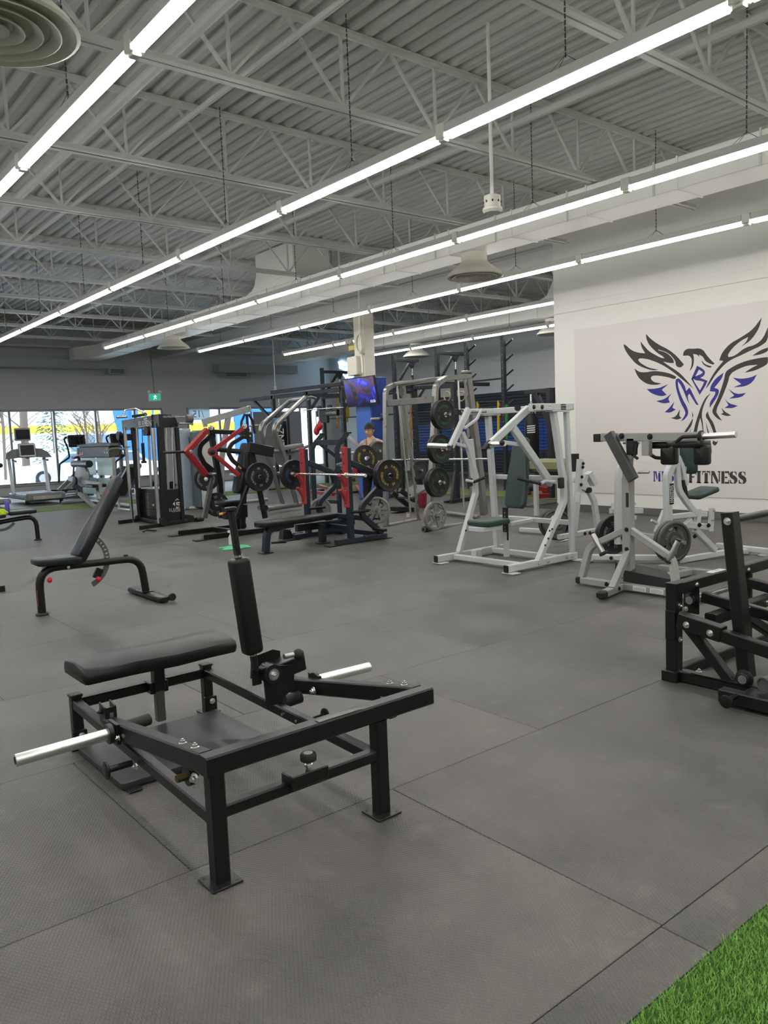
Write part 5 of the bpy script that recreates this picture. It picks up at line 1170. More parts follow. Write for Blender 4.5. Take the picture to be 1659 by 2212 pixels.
b = B(); c = ze((705, 403), L=LH)+nh*.004; lettering(b, 'ELEMENT', c, -uh, (0, 0, 1), .15, sx=1.35); c = ze((705, 437), L=LH)+nh*.004; lettering(b, 'FITNESS', c, -uh, (0, 0, 1), .045, sx=1.5); obj('header_letters', b, lw, hd)
s0, s1 = ze((915, 255), (1215, 460), L=LG); s0.z = zt1
def on_g(p, dz=0): return V((p.x, p.y, 0))+V((0, 0, dz))
b = B(); b.poly([on_g(s0, s1.z), on_g(s1, s1.z), on_g(s1, s0.z-.18), on_g(s1, s0.z-.06)-vt*.04, on_g(s1, s0.z)-vt*.16, on_g(s0, s0.z+.01)], -nt_*.22); sh = obj('side_header', b, mt, r, smooth=0)
b = B(); c = ze((1015, 295), L=LG)+nt_*.004; lettering(b, 'NEUTRON FX', c+vt*.10, vt, (0, 0, 1), .050, sx=1.05); obj('model_letters', b, lw, sh)
l0, l1 = ze((1025, 1465), (1320, 1995), L=LG)
b = B(); b.poly([on_g(l0, .05), on_g(l1, .05), on_g(l1, l0.z), on_g(l0, l0.z)], -nt_*.22); ls = obj('lower_shroud', b, mt, r, smooth=0)
c = ze((1190, 1680), L=LG)+nt_*.004; icon(ls, c, vt, (0, 0, 1), .19); b = B(); c = ze((1205, 1768), L=LG)+nt_*.004; lettering(b, 'ELEMENT', c, vt, (0, 0, 1), .078, sx=1.25); c = ze((1190, 1800), L=LG)+nt_*.004; lettering(b, 'FITNESS', c, vt, (0, 0, 1), .04, sx=1.5); obj('shroud_letters', b, lw, ls)
# weight stack
st = root('x', '', '') if 0 else None
a0, a1 = ze((610, 1440), (900, 1960), X=6.02)
b = B(); b.bx(6.0, 6.16, a1.y+.02, a0.y-.02, .06, a0.z, .006); ws = obj('stack_housing', b, M('dull_black', (.008, .008, .008), .5), r)
q0, q1 = ze((700, 1495), (880, 1880), X=5.99)
for k in range(15):
    z_ = q0.z-.02-k*(q0.z-q1.z)/15
    w_ = pt(ws, 'stack_plate', M('stack_iron', (.03, .03, .03), .4, metal=.4), 'bx', 5.975, 6.0, q1.y, q0.y, z_-.022, z_, .003)
    pt(ws, 'number_mark', M('pale_orange_print', (.55, .42, .25)), 'bx', 5.9735, 5.9745, (q0.y*.8+q1.y*.2)-.05, (q0.y*.8+q1.y*.2), z_-.015, z_-.008, 0)
pt(ws, 'selector_pin', M('orange_plastic', (.75, .35, .06), .3), 'ball', ze((823, 1708), X=5.96), .022)
for p_, X_ in (((1115, 1385), 6.2), ((797, 1350), 6.0), ((578, 1920), 5.9), ((985, 1970), 5.8)):
    c = ze(p_, X=X_); b = B(); b.lathe([(.03, -.02), (.07, -.02), (.065, 0), (.07, .02), (.03, .02)], c, (0, 1, 0) if X_ != 6.0 else (1, 0, 0), 20); obj('pulley', b, rubberb, r)
for x_ in (985, 1035, 1125, 1190): te('guide_rod', [(x_+30, 1445), (x_-20 if x_ < 1100 else x_-10, 460)], (5.4, 13.55, 6.4, 13.85), .03, .03, chrome)
for x_ in (560, 740, 830): te('guide_rod', [(x_+45, 1430), (x_, 480)], (5.5, 14.1, 6.5, 14.4), .035, .04, silver)
# carriages, rope, ez bar, pull-up bar
for p_, s_ in (((720, 545), .10), ((430, 625), .11), ((400, 620), .08)): c = ze(p_, X=5.85); pt(r, 'carriage', mt, 'box', c, (.12, .13, .12), None, .01)
for p_ in ((725, 520), (275, 600)): c = ze(p_, X=5.75); b = B(); b.lathe([(.04, -.03), (.085, -.03), (.08, 0), (.085, .03), (.04, .03)], c, (1, 0, 0), 20); obj('pulley', b, rubberb, r)
a = [ze(p, X=5.8) for p in ((650, 715), (670, 1010), (640, 470))]
b = B(); b.tube([a[0]+V((0, .035, 0)), a[1]+V((0, .03, 0))], .018, 8); b.tube([a[0]+V((0, -.035, 0)), a[1]+V((0, -.03, 0))], .018, 8); b.lathe([(.05, 0), (.05, .04)], a[1]-V((0, 0, .03)), (0, 0, 1), 14); b.tube([a[2], a[0]], .008, 6); obj('pull_rope', b, M('braided_black_rope', (.02, .02, .02), .8, bump=1, bscale=200), r)
e = [ze(p, X=5.5) for p in ((0, 800), (60, 800), (100, 825), (170, 800), (270, 795), (330, 815), (400, 780), (455, 775))]
b = B(); b.tube(e, .015, 8, .05); obj('curl_bar', b, chrome, r)
e = [ze(p, Y=14.55) for p in ((330, 315), (370, 185), (540, 165))]+[ze((690, 240), Y=14.1)]
b = B(); b.tube(e, .018, 10, .06); b.tube([ze((240, 305), Y=14.6), ze((400, 300), Y=14.3)], .022, 10); obj('pull_up_handle', b, chrome, r)
b = B(); e = [ze(p, X=5.7) for p in ((270, 690), (300, 820), (280, 900), (210, 920))]; b.tube(e, .012, 8, .05); obj('strap_handle', b, rubberb, r)
te('top_bar', [(500, 290), (700, 260)], (5.5, 14.2, 6.5, 14.5), .08, .05)
pt(r, 'outrigger_tube', steel, 'tube', [ze((1220, 405), Y=13.5), ze((1450, 405), Y=13.6)], .02, 12); pt(r, 'outrigger_tube', steel, 'tube', [ze((1200, 295), Y=13.5), ze((1400, 300), Y=13.6)], .007, 8)
pt(r, 'end_weight', dgrey, 'lathe', [(.05, 0), (.085, .01), (.085, .12), (.05, .13)], ze((1440, 330), Y=13.6), (-1, 0, 0), 22)
pt(r, 'end_post', steel, 'tube', [ze((1430, 340), Y=13.6), ze((1440, 440), Y=13.6)], .02, 10)
# ================================================================ CARDIO AT THE WINDOWS
zc = crop(0, 860, .217)
def treadmill(r, Y, dx=0, full=True):
    g_ = M('treadmill_grey', (.20, .21, .22), .4); s2_ = M('treadmill_silver', (.45, .46, .48), .35, metal=.3)
    def f(*p, Y=Y, X=None): return zc(*p, Y=Y) if X is None else zc(*p, X=X)
    # deck running toward +Y
    a = V((5.85+dx, 22.2, 0)); x0, x1 = 5.80+dx, 6.78+dx
    b = B(); b.bx(x0, x1, 22.25, 24.0, .12, .27, .04); dk = obj('deck', b, g_, r)
    b = B(); b.bx(x0-.02, x1+.02, 22.12, 22.34, .08, .30, .05); fc = obj('end_cap', b, g_, r)
    pt(fc, 'end_panel', s2_, 'bx', x0+.15, x1-.10, 22.112, 22.121, .13, .23, .004)
    b = B(); lettering(b, 'PRECOR', ((x0+x1)/2, 22.110, .18), (1, 0, 0), (0, 0, 1), .12, sx=1.1); obj('end_letters', b, M('gold_print', (.62, .50, .30)), fc)
    pt(dk, 'belt', M('belt_black', (.05, .055, .06), .5), 'bx', x0+.16, x1-.16, 22.4, 23.9, .27, .278, .002)
    for x in (x0+.05, x1-.05): pt(r, 'foot', rubberb, 'cyl', (x, 22.35, 0), (x, 22.35, .12), .045, 12)
    for x in (x0+.02, x1-.02): pt(r, 'upright', s2_, 'bar', [(x, 23.5, .2), (x, 23.75, 1.28)], .08, .09, NX)
    b = B(); xm = (x0+x1)/2
    sec = [(-.58, 1.22, .03), (-.55, 1.38, .05), (-.38, 1.48, .06), (.0, 1.52, .06), (.38, 1.48, .06), (.55, 1.38, .05), (.66, 1.22, .03)]
    b.poly([(xm+q[0], 23.6, q[1]) for q in sec]+[(xm+.45, 23.6, 1.22), (xm+.1, 23.6, 1.26), (xm, 23.6, 1.20), (xm-.1, 23.6, 1.26), (xm-.45, 23.6, 1.22)], (0, .09, 0)); obj('console_wing', b, g_, r, smooth=0)
    b = B(); b.box((xm-.02, 23.54, 1.44), (.46, .10, .40), Matrix.Rotation(-.15, 3, 'X'), .05); cs = obj('console', b, s2_, r); pt(cs, 'console_face', plast, 'box', (xm-.02, 23.487, 1.45), (.36, .02, .28), Matrix.Rotation(-.15, 3, 'X'), .02)
    pt(r, 'screen_post', s2_, 'box', (xm-.09, 23.6, 1.68), (.10, .05, .10), None, .01)
    b = B(); b.box((xm-.09, 23.6, 1.89), (.42, .06, .36), None, .03); sc = obj('screen_case', b, M('pale_grey_plastic', (.35, .35, .34), .4), r); pt(sc, 'screen', M('dark_screen', (.01, .01, .012), .15), 'box', (xm-.09, 23.565, 1.89), (.36, .01, .27), None, .002)
    for s_ in (-1, 1): pt(r, 'handrail', rubberb, 'tube', [(xm+s_*.40, 23.6, 1.18), (xm+s_*.42, 23.2, 1.15)], .025, 10)
r = root('treadmill', 'grey treadmill with a screen on its console, in front of the window', 'treadmill', (6.3, 23, 0)); treadmill(r, 23)
r = root('treadmill', 'grey treadmill cut by the left edge, behind the violet bottle', 'treadmill', (4.6, 23, 0))
g_ = MATS['treadmill_grey']; b = B(); b.bx(4.55, 5.30, 21.7, 23.5, .10, .24, .04); obj('deck', b, g_, r); pt(r, 'upright', silver, 'bar', [(4.95, 23.0, .2), (4.75, 23.1, 1.2)], .07, .07, NX); pt(r, 'handle_knob', rubberb, 'ball', zc((5, 670), Y=22), .06)
def elliptical(cx, cy, lab, s=1.0):
    r = root('elliptical_trainer', lab, 'elliptical', (cx, cy, 0)); d_ = M('treadmill_grey', (.2, .21, .22), .4)
    b = B(); b.lathe([(.10, -.09), (.36, -.07), (.40, 0), (.36, .07), (.10, .09)], (cx, cy, .45), (.8, .6, 0), 24); obj('flywheel_cover', b, M('blue_grey_plastic', (.13, .16, .20), .35), r)
    for s_ in (-1, 1):
        o = V((.12*s_*-.6, .12*s_*.8, 0))
        pt(r, 'ramp_arm', d_, 'bar', [V((cx-.2, cy-.1, .62))+o, V((cx-.75, cy-.4, .22))+o], .07, .10, NY)
        pt(r, 'swing_handle', rubberb, 'tube', [V((cx-.55, cy-.2, .45))+o*2, V((cx-.45, cy-.1, 1.0))+o*2, V((cx-.12, cy, 1.18))+o*2, V((cx-.15, cy, 1.45))+o*2, V((cx-.25, cy, 1.75))+o*2, V((cx-.05, cy, 1.82))+o*2], .026, 10, .08)
        pt(r, 'pedal', rubberb, 'box', V((cx-.7, cy-.35, .25))+o*1.5, (.38, .16, .05), None, .02)
    pt(r, 'mast', d_, 'bar', [(cx-.05, cy, .6), (cx-.05, cy, 1.45)], .10, .12, NX)
    b = B(); b.box((cx-.1, cy-.05, 1.66), (.50, .12, .36), Matrix.Rotation(-.3, 3, 'X'), .04); cs = obj('console', b, plast, r); pt(cs, 'console_face', M('dark_screen', (.01, .01, .012), .15), 'box', (cx-.1, cy-.115, 1.67), (.36, .02, .22), Matrix.Rotation(-.3, 3, 'X'), .01)
    pt(r, 'tray', rubberb, 'box', (cx-.08, cy-.05, 1.17), (.38, .18, .07), None, .03)
    pt(r, 'base_rail', d_, 'bar', [(cx-.9, cy-.4, .05), (cx+.35, cy+.2, .05)], .10, .07, NZ); pt(r, 'rear_foot', steel, 'box', (cx-.5, cy-.5, .05), (.5, .12, .05), Matrix.Rotation(.4, 3, 'Z'), .01)
    return r
c = P(142, 1082, z=0); elliptical(7.95, 24.2, 'dark elliptical trainer with raised console between the treadmill and the stack machine')
c = P(200, 1070, z=0); elliptical(9.1, 23.9, 'dark elliptical trainer half hidden behind the frosted stack machine', 1)
# frosted selectorised leg machine
r = root('leg_extension_machine', 'silver selectorised leg machine with frosted green shrouds and round cams', 'gym machine', (6.9, 19.3, 0))
fz = M('frosted_green_panel', (.50, .66, .62), .35, alpha=.86, var=.03); sg = M('warm_silver_paint', (.34, .335, .32), .35, metal=.3)
XT = 7.1
t0, t1 = zc((835, 500), (1175, 590), X=XT)
for p0, p1 in (((815, 510), (870, 1100)), ((1115, 500), (1175, 1090))): a = zc(p0, X=XT); pt(r, 'tower_post', sg, 'bar', [V((XT, a.y, a.z)), V((XT, a.y, .03))], .09, .10, NX)
y0 = zc((815, 510), X=XT).y; y1 = zc((1130, 500), X=XT).y
b = B(); b.bx(XT-.10, XT+.18, y1+.04, y0-.04, t1.z, t0.z+.04, .02); hd = obj('header', b, M('charcoal_plastic', (.05, .05, .05), .5), r)
b = B(); zt_ = t0.z+.06
b.poly([(XT-.10, y0+.08, zt_-.02), (XT-.10, y1-.08, zt_-.02), (XT-.10, y1-.06, zt_+.03), (XT-.10, (y0+y1)/2, zt_+.07), (XT-.10, y0+.06, zt_+.03)], (.26, 0, 0)); obj('top_cap', b, M('charcoal_plastic', (.05, .05, .05), .5), r, smooth=0)
for k, yy in enumerate((y0-.16, y0-.33, y1+.33, y1+.18)): pt(hd, 'pictogram', lw, 'box', (XT-.102, yy, (t0.z+t1.z)/2), (.002, .05, .05), None, 0)
ym = (y0+y1)/2
for ya, yb in ((ym+.06, y0-.05), (y1+.05, ym-.06)): pt(r, 'frosted_shroud', fz, 'bx', XT-.05, XT-.04, ya, yb, .75, t1.z, .002); pt(r, 'frosted_shroud', fz, 'bx', XT-.05, XT-.04, ya, yb, .25, .68, .002)
pt(r, 'base_tube', sg, 'tube', [(XT, y0+.2, .05), (XT, y1-.9, .05)], .045, 12); pt(r, 'base_tube', sg, 'tube', [(XT, y0, .05), (6.45, y0-.1, .05)], .045, 12)
YQ_ = y0-.05
def lg(*p, X=6.75): return zc(*p, X=X)
c = lg((820, 770)); b = B(); b.lathe([(.05, -.05), (.28, -.04), (.30, 0), (.28, .04), (.05, .05)], c, (.9, .2, 0), 28); obj('cam_disc', b, sg, r)
for p_ in ((757, 820), (787, 950)): c = lg(p_, X=6.62); pt(r, 'hub_cap', rubberb, 'lathe', [(.10, 0), (.10, .05), (.02, .06)], c, (-1, -.1, 0), 22)
pt(r, 'lever_arm', sg, 'bar', lg((690, 800), (1000, 870)), .08, .12, NX); pt(r, 'lever_arm', sg, 'bar', lg((790, 950), (950, 1090), X=6.6), .08, .09, NX)
a, c = lg((735, 655), (890, 655)); pt(r, 'roller_pad', vinylb, 'tube', [a, c], .09, 16); pt(r, 'roller_stem', steel, 'tube', [lg((800, 690)), lg((790, 760))], .03, 10)
pt(r, 'seat', vinyl, 'box', lg((950, 870)), (.35, .6, .08), None, .03); pt(r, 'yellow_lever', M('yellow_plastic', (.6, .45, .02), .4), 'box', lg((990, 845), X=6.5), (.03, .12, .02), None, .004)
pt(r, 'seat_leg', sg, 'bar', lg((960, 900), (985, 1010)), .07, .09, NX); b = B(); b.bar([lg((720, 600)), lg((760, 575)), lg((830, 560))], .03, .03, NX); obj('red_handle', b, M('red_plastic', (.55, .02, .02), .3), r)
# dark inclined back pad behind the incline bench
r = root('back_extension_bench', 'dark padded inclined bench behind the raised incline bench', 'bench', (7.2, 17, 0))
a, c = z2((885, 850), (1010, 620), X=6.5); d = (c-a).normalized(); b = B(); b.pad(a, (1, 0, 0), d, [(-.05, 0), (.25, 0), (.25, (c-a).length), (-.05, (c-a).length)], .09, .02); obj('pad', b, vinylb, r)
pt(r, 'frame', silver, 'tube', [a+V((.1, 0, -.05)), V((a.x+.1, a.y, .05)), V((a.x+.1, a.y-.9, .05))], .03, 10); pt(r, 'frame', silver, 'tube', [c+V((.1, -.05, 0)), V((a.x+.1, c.y-.3, .05))], .03, 10)
# grey shrouded stack column (lat tower)
r = root('pulldown_tower', 'tall grey shrouded pulldown tower with angled silver boom beside the cable tower', 'gym machine', (7.7, 16.1, 0))
gb = M('blue_grey_shroud', (.28, .33, .38), .35); gd = M('slate_shroud', (.09, .12, .14), .35)
c0 = V((7.62, 16.15, 0)); zt_ = z34((480, 450), X=7.6).z
b = B(); R_ = []
for z_, k in ((.05, 1), (.1, 1), (zt_-.08, 1), (zt_-.02, .96), (zt_, .85)): R_.append([c0+V((-.04+p[0]*k*.9, .12+p[1]*k, z_)) for p in rrect(.34, .30, .10)])
b.rings(R_); sh_ = obj('front_shroud', b, gb, r)
b = B(); b.bx(7.62, 7.95, 15.75, 16.05, .05, zt_-.05, .04); obj('side_shroud', b, gd, r); b = B(); b.bx(7.66, 8.02, 15.55, 15.74, .05, zt_-.15, .03); obj('stack_cover', b, M('pale_shroud', (.5, .5, .48), .4), r)
pt(sh_, 'slot', rubberb, 'box', z34((480, 700), X=7.42), (.02, .05, .35), None, .01)
pt(r, 'base_tube', sg, 'tube', [(7.35, 16.4, .05), (8.3, 15.3, .05)], .04, 10)
a, c = z34((680, 360), (1370, 160), Y=15.9); pt(r, 'boom', sg, 'bar', [a, c], .10, .13, NY); pt(r, 'boom_cap', papr, 'box', c, (.04, .10, .14), Matrix.Rotation(-.28, 3, 'Y'), .004)
pt(r, 'boom_post', sg, 'bar', z34((1060, 270), (960, 900), (960, 1550), Y=15.9), .09, .11, NY); pt(r, 'boom_stub', sg, 'bar', z34((700, 340), (720, 430), Y=15.9), .08, .08, NY)
pt(r, 'side_tube', sg, 'tube', [z34((1340, 420), Y=15.7), z34((1560, 400), Y=15.7)], .02, 10); pt(r, 'side_tube', sg, 'tube', [z34((900, 500), Y=15.9), z34((1010, 460), Y=15.9)], .02, 10)
pt(r, 'base_tube', sg, 'tube', [z34((1290, 1550), z=.05), z34((1640, 1510), z=.05)], .04, 10); pt(r, 'rear_post', sg, 'bar', [z34((1640, 1500), z=.05), z34((1640, 1500), z=.05)+V((0, 0, .4))], .08, .08, NX)
c = P(395, 1030, X=8.2)
r = root('fire_extinguisher', 'red fire extinguisher standing in front of the window wall between the towers', 'fire extinguisher', P(397, 1010, Y=20.0)); c = P(397, 1010, Y=20.0); b = B(); b.lathe([(.07, 0), (.08, .02), (.08, .36), (.03, .44), (.02, .5)], c, (0, 0, 1), 16); obj('cylinder', b, M('red_plastic', (.55, .02, .02), .3), r); pt(r, 'label_band', papr, 'cyl', c+V((0, 0, .12)), c+V((0, 0, .26)), .082, 16); pt(r, 'stand', silver, 'cyl', V((c.x, c.y, 0)), c, .05, 12)
# ================================================================ SILVER LEVER ROW MACHINE
z8 = crop(480, 840, .15672)
r = root('seated_lever_machine', 'silver tube lever machine with two tall bent arms and grey pads', 'gym machine', (9.2, 15, 0))
LF = (8.55, 14.7, 9.9, 15.35); LN = (8.62, 13.85, 9.9, 14.45)
def sl(nm, pts, L, rad=.045, bend=.15, mat=None): return pt(r, nm, mat or sv, 'tube', z8(*pts, L=L), rad, 14, bend, seg=6)
sl('bent_arm', [(840, 1600), (620, 900), (520, 560), (560, 480), (940, 160)], LF, .05); sl('bent_arm', [(1030, 1600), (860, 1000), (710, 560), (740, 490), (1140, 120)], LN, .05)
sl('upper_link', [(580, 690), (600, 520), (700, 420)], LF, .035); sl('upper_link', [(760, 600), (800, 500)], LN, .035)
pt(r, 'top_crossbar', sv, 'tube', [z8((930, 165), L=LF), z8((1180, 130), L=LN)], .045, 14); pt(r, 'top_hook', sv, 'tube', z8((1170, 120), (1220, 110), (1290, 135), L=LN), .03, 12, .05)
sl('base_tube', [(510, 1640), (880, 1600)], LF, .05); sl('base_tube', [(620, 1655), (1080, 1590)], LN, .05)
q = z8((640, 670), (690, 670), (800, 1040), (760, 1050), L=(8.9, 14.2, 9.9, 14.7)); b = B(); b.poly(q, nA*.26); obj('chest_pad', b, M('grey_vinyl', (.17, .17, .165), .5), r, smooth=0)
q = z8((840, 830), (1010, 790), (1050, 820), (870, 870), L=(9.4, 14.2, 10.4, 14.7)); b = B(); b.pad((q[0]+q[1]+q[2]+q[3])/4, (1, 0, .1), (0, 1, 0), rrect(.5, .34, .06), .08, .02); obj('seat', b, MATS['grey_vinyl'], r)
pt(r, 'knee_tube', sv, 'tube', z8((630, 860), (770, 860), L=LN), .045, 12); sl('rear_tube', [(850, 920), (1180, 790)], LN, .035)
# ================================================================ BLACK LEG MACHINE behind the bench press + small far kit
r = root('leg_press_machine', 'black plate-loaded leg machine on the floor behind the Smith machine', 'gym machine', (9.6, 11.8, 0))
zl2 = crop(820, 1000, .14467)
def lp(nm, pts, Y=11.6, w=.08, h=.08, mat=None): return pt(r, nm, mat or satin, 'bar', zl2(*pts, Y=Y), w, h, NY)
lp('sled_rail', [(180, 440), (430, 640)]); lp('sled_rail', [(300, 400), (520, 560)], 11.3); lp('foot_plate', [(350, 520), (640, 340)], 11.4, .5, .04, M('grey_tread', (.12, .12, .12), .5)); lp('base_beam', [(200, 690), (440, 690)], 11.5, .3, .08)
c = zl2((590, 110), Y=11.9); iron_plate(tuple(c), (-.3, -1, 0), .20, .05, 'dark iron plate on the horn behind the toothed guide of the Smith machine', None, 3, MATS['dark_iron'])
pt(r, 'plate_horn', steel, 'tube', [c-V((0, -.3, 0)), c+V((0, -.1, 0))], .025, 12); lp('horn_post', [(600, 130), (610, 380)], 11.95)
pt(r, 'red_bin', M('dark_red_plastic', (.20, .02, .03), .4), 'box', zl2((650, 560), Y=11.8), (.2, .2, .35), None, .02)
# ================================================================ MURAL (flat paint on the panel)
zm = crop(1200, 640, .27668); XM = XW-.0125
def flat(par, name, mat, polys, X=XM, on=zm):
    for pg in polys:
        b = B(); q = [V((X, v.y, v.z)) for v in on(*pg, X=X)]
        # centripetal smoothing of the traced outline, keeping sharp tips
        n = len(q); out = []
        for i in range(n):
            a, c, d = q[i-1], q[i], q[(i+1) % n]; u, w = (a-c), (d-c)
            if u.length < 1e-6 or w.length < 1e-6: continue
            if u.angle(w) > 1.75: out += [c+u*.28, c*.78+(a+d)*.11, c+w*.28]
            else: out.append(c)
        k = len(out)
        b.v = out; b.f = [list(range(k))]
        obj(name, b, mat, par, smooth=0)
mural = root('eagle_mural', 'charcoal and violet rising eagle with letters M B S painted on the white wall', 'mural', (XM, 6.9, 1.0))
mural_dark = [
 [(532, 375), (545, 378), (590, 420), (640, 440), (700, 445), (672, 400), (663, 352), (690, 385), (730, 430), (775, 455), (820, 480), (850, 485), (800, 420), (790, 418), (870, 440), (920, 490), (925, 520), (895, 522), (840, 510), (880, 540), (960, 590), (1010, 640), (1060, 700), (1085, 728), (1040, 690), (990, 650), (930, 600), (860, 550), (790, 515), (720, 490), (660, 483), (645, 495), (660, 520), (730, 560), (806, 572), (760, 580), (690, 560), (630, 530), (590, 485), (555, 440), (535, 400)],
 [(706, 293), (740, 330), (800, 375), (890, 420), (950, 470), (1003, 533), (975, 560), (940, 545), (935, 500), (880, 440), (800, 415), (840, 470), (790, 440), (730, 380), (708, 330)],
 [(616, 562), (650, 590), (700, 595), (770, 582), (840, 590), (900, 605), (944, 628), (932, 650), (880, 632), (800, 618), (750, 622), (742, 645), (770, 672), (828, 680), (790, 693), (720, 688), (660, 650), (630, 605)],
 [(995, 465), (1000, 430), (1030, 408), (1080, 410), (1120, 405), (1155, 420), (1180, 460), (1215, 500), (1242, 525), (1230, 535), (1190, 520), (1165, 500), (1150, 470), (1120, 455), (1125, 475), (1105, 455), (1075, 450), (1082, 490), (1075, 550), (1045, 588), (1062, 540), (1065, 490), (1045, 462)],
 [(1142, 500), (1165, 530), (1222, 548), (1205, 560), (1160, 540), (1143, 515)],
 [(1611, 165), (1590, 250), (1530, 340), (1450, 395), (1490, 355), (1505, 318), (1450, 345), (1385, 400), (1345, 455), (1350, 475), (1400, 465), (1480, 400), (1560, 380), (1620, 330), (1659, 240), (1659, 345), (1600, 390), (1530, 420), (1450, 460), (1380, 490), (1320, 530), (1250, 610), (1200, 690), (1172, 725), (1185, 690), (1240, 590), (1310, 505), (1278, 500), (1300, 440), (1360, 370), (1450, 320), (1540, 260)],
 [(1535, 465), (1600, 420), (1659, 400), (1659, 430), (1600, 455)],
 [(1659, 475), (1600, 480), (1500, 500), (1420, 530), (1365, 562), (1326, 590), (1314, 660), (1270, 790), (1224, 885), (1226, 915), (1262, 955), (1300, 972), (1270, 930), (1250, 895), (1300, 790), (1345, 680), (1362, 606), (1430, 566), (1500, 540), (1580, 535), (1530, 560), (1475, 597), (1560, 580), (1640, 540), (1659, 520)],
 [(1213, 755), (1170, 790), (1140, 850), (1115, 920), (1090, 1000), (1075, 1072), (1102, 1072), (1115, 1000), (1130, 950), (1143, 1000), (1150, 1072), (1155, 1072), (1152, 990), (1140, 930), (1150, 870), (1180, 800)],
 [(1065, 900), (1080, 935), (1045, 1000), (995, 1072), (1020, 1072), (1075, 990)] , [(1062, 1025), (1040, 1072), (1048, 1072)],
 [(1188, 898), (1168, 935), (1200, 980), (1225, 1040), (1235, 1072), (1258, 1072), (1235, 990), (1200, 940)],
 [(1172, 978), (1180, 1030), (1190, 1072), (1200, 1072), (1185, 1020)],
 [(1232, 1125), (1222, 1150), (1245, 1168), (1262, 1150), (1270, 1125), (1255, 1140)],
 [(1178, 1185), (1195, 1215), (1212, 1248), (1222, 1210), (1210, 1125), (1200, 1125), (1208, 1190)],
 [(900, 950), (940, 940), (972, 882), (965, 935), (985, 950), (950, 965)],
 [(1295, 868), (1320, 900), (1372, 930), (1335, 937), (1290, 920), (1310, 910)]]
mural_blue = [
 [(712, 725), (800, 720), (882, 685), (830, 730), (868, 770), (825, 783), (750, 760)],
 [(785, 818), (850, 805), (907, 757), (878, 800), (893, 830), (840, 838)],
 [(852, 905), (890, 870), (928, 822), (912, 870), (938, 885), (895, 910)],
 [(935, 650), (960, 638), (985, 660), (1010, 700), (1020, 740), (1045, 712), (1062, 740), (1090, 800), (1117, 848), (1100, 850), (1070, 800), (1045, 760), (1030, 780), (1045, 843), (1020, 790), (1000, 740), (975, 690), (955, 665), (960, 720), (990, 800), (1030, 870), (1038, 920), (1010, 960), (978, 978), (1010, 930), (1015, 900), (975, 830), (940, 720)],
 [(1312, 597), (1300, 640), (1260, 690), (1240, 715), (1275, 725), (1275, 760), (1240, 820), (1203, 872), (1205, 825), (1245, 770), (1248, 745), (1205, 742), (1210, 700), (1250, 640)],
 [(1572, 612), (1540, 670), (1480, 705), (1390, 710), (1450, 685), (1383, 635), (1450, 645), (1520, 635)],
 [(1487, 755), (1450, 790), (1355, 800), (1395, 775), (1348, 722), (1410, 765)],
 [(1423, 855), (1380, 875), (1320, 872), (1350, 850), (1315, 790), (1350, 835)]]
flat(mural, 'feather', inkd, mural_dark); flat(mural, 'violet_feather', inkb, mural_blue)
# the letter B: outer outline minus two counters, as a strip polygon
flat(mural, 'letter_b', inkb, [[(1105, 542), (1150, 565), (1170, 590), (1160, 620), (1130, 638), (1150, 645), (1187, 660), (1170, 700), (1125, 770), (1100, 720), (1060, 645), (1075, 640), (1082, 665), (1108, 705), (1127, 735), (1150, 695), (1160, 668), (1130, 660), (1085, 655), (1072, 632), (1100, 622), (1140, 605), (1150, 592), (1120, 572), (1078, 650), (1060, 645)]])
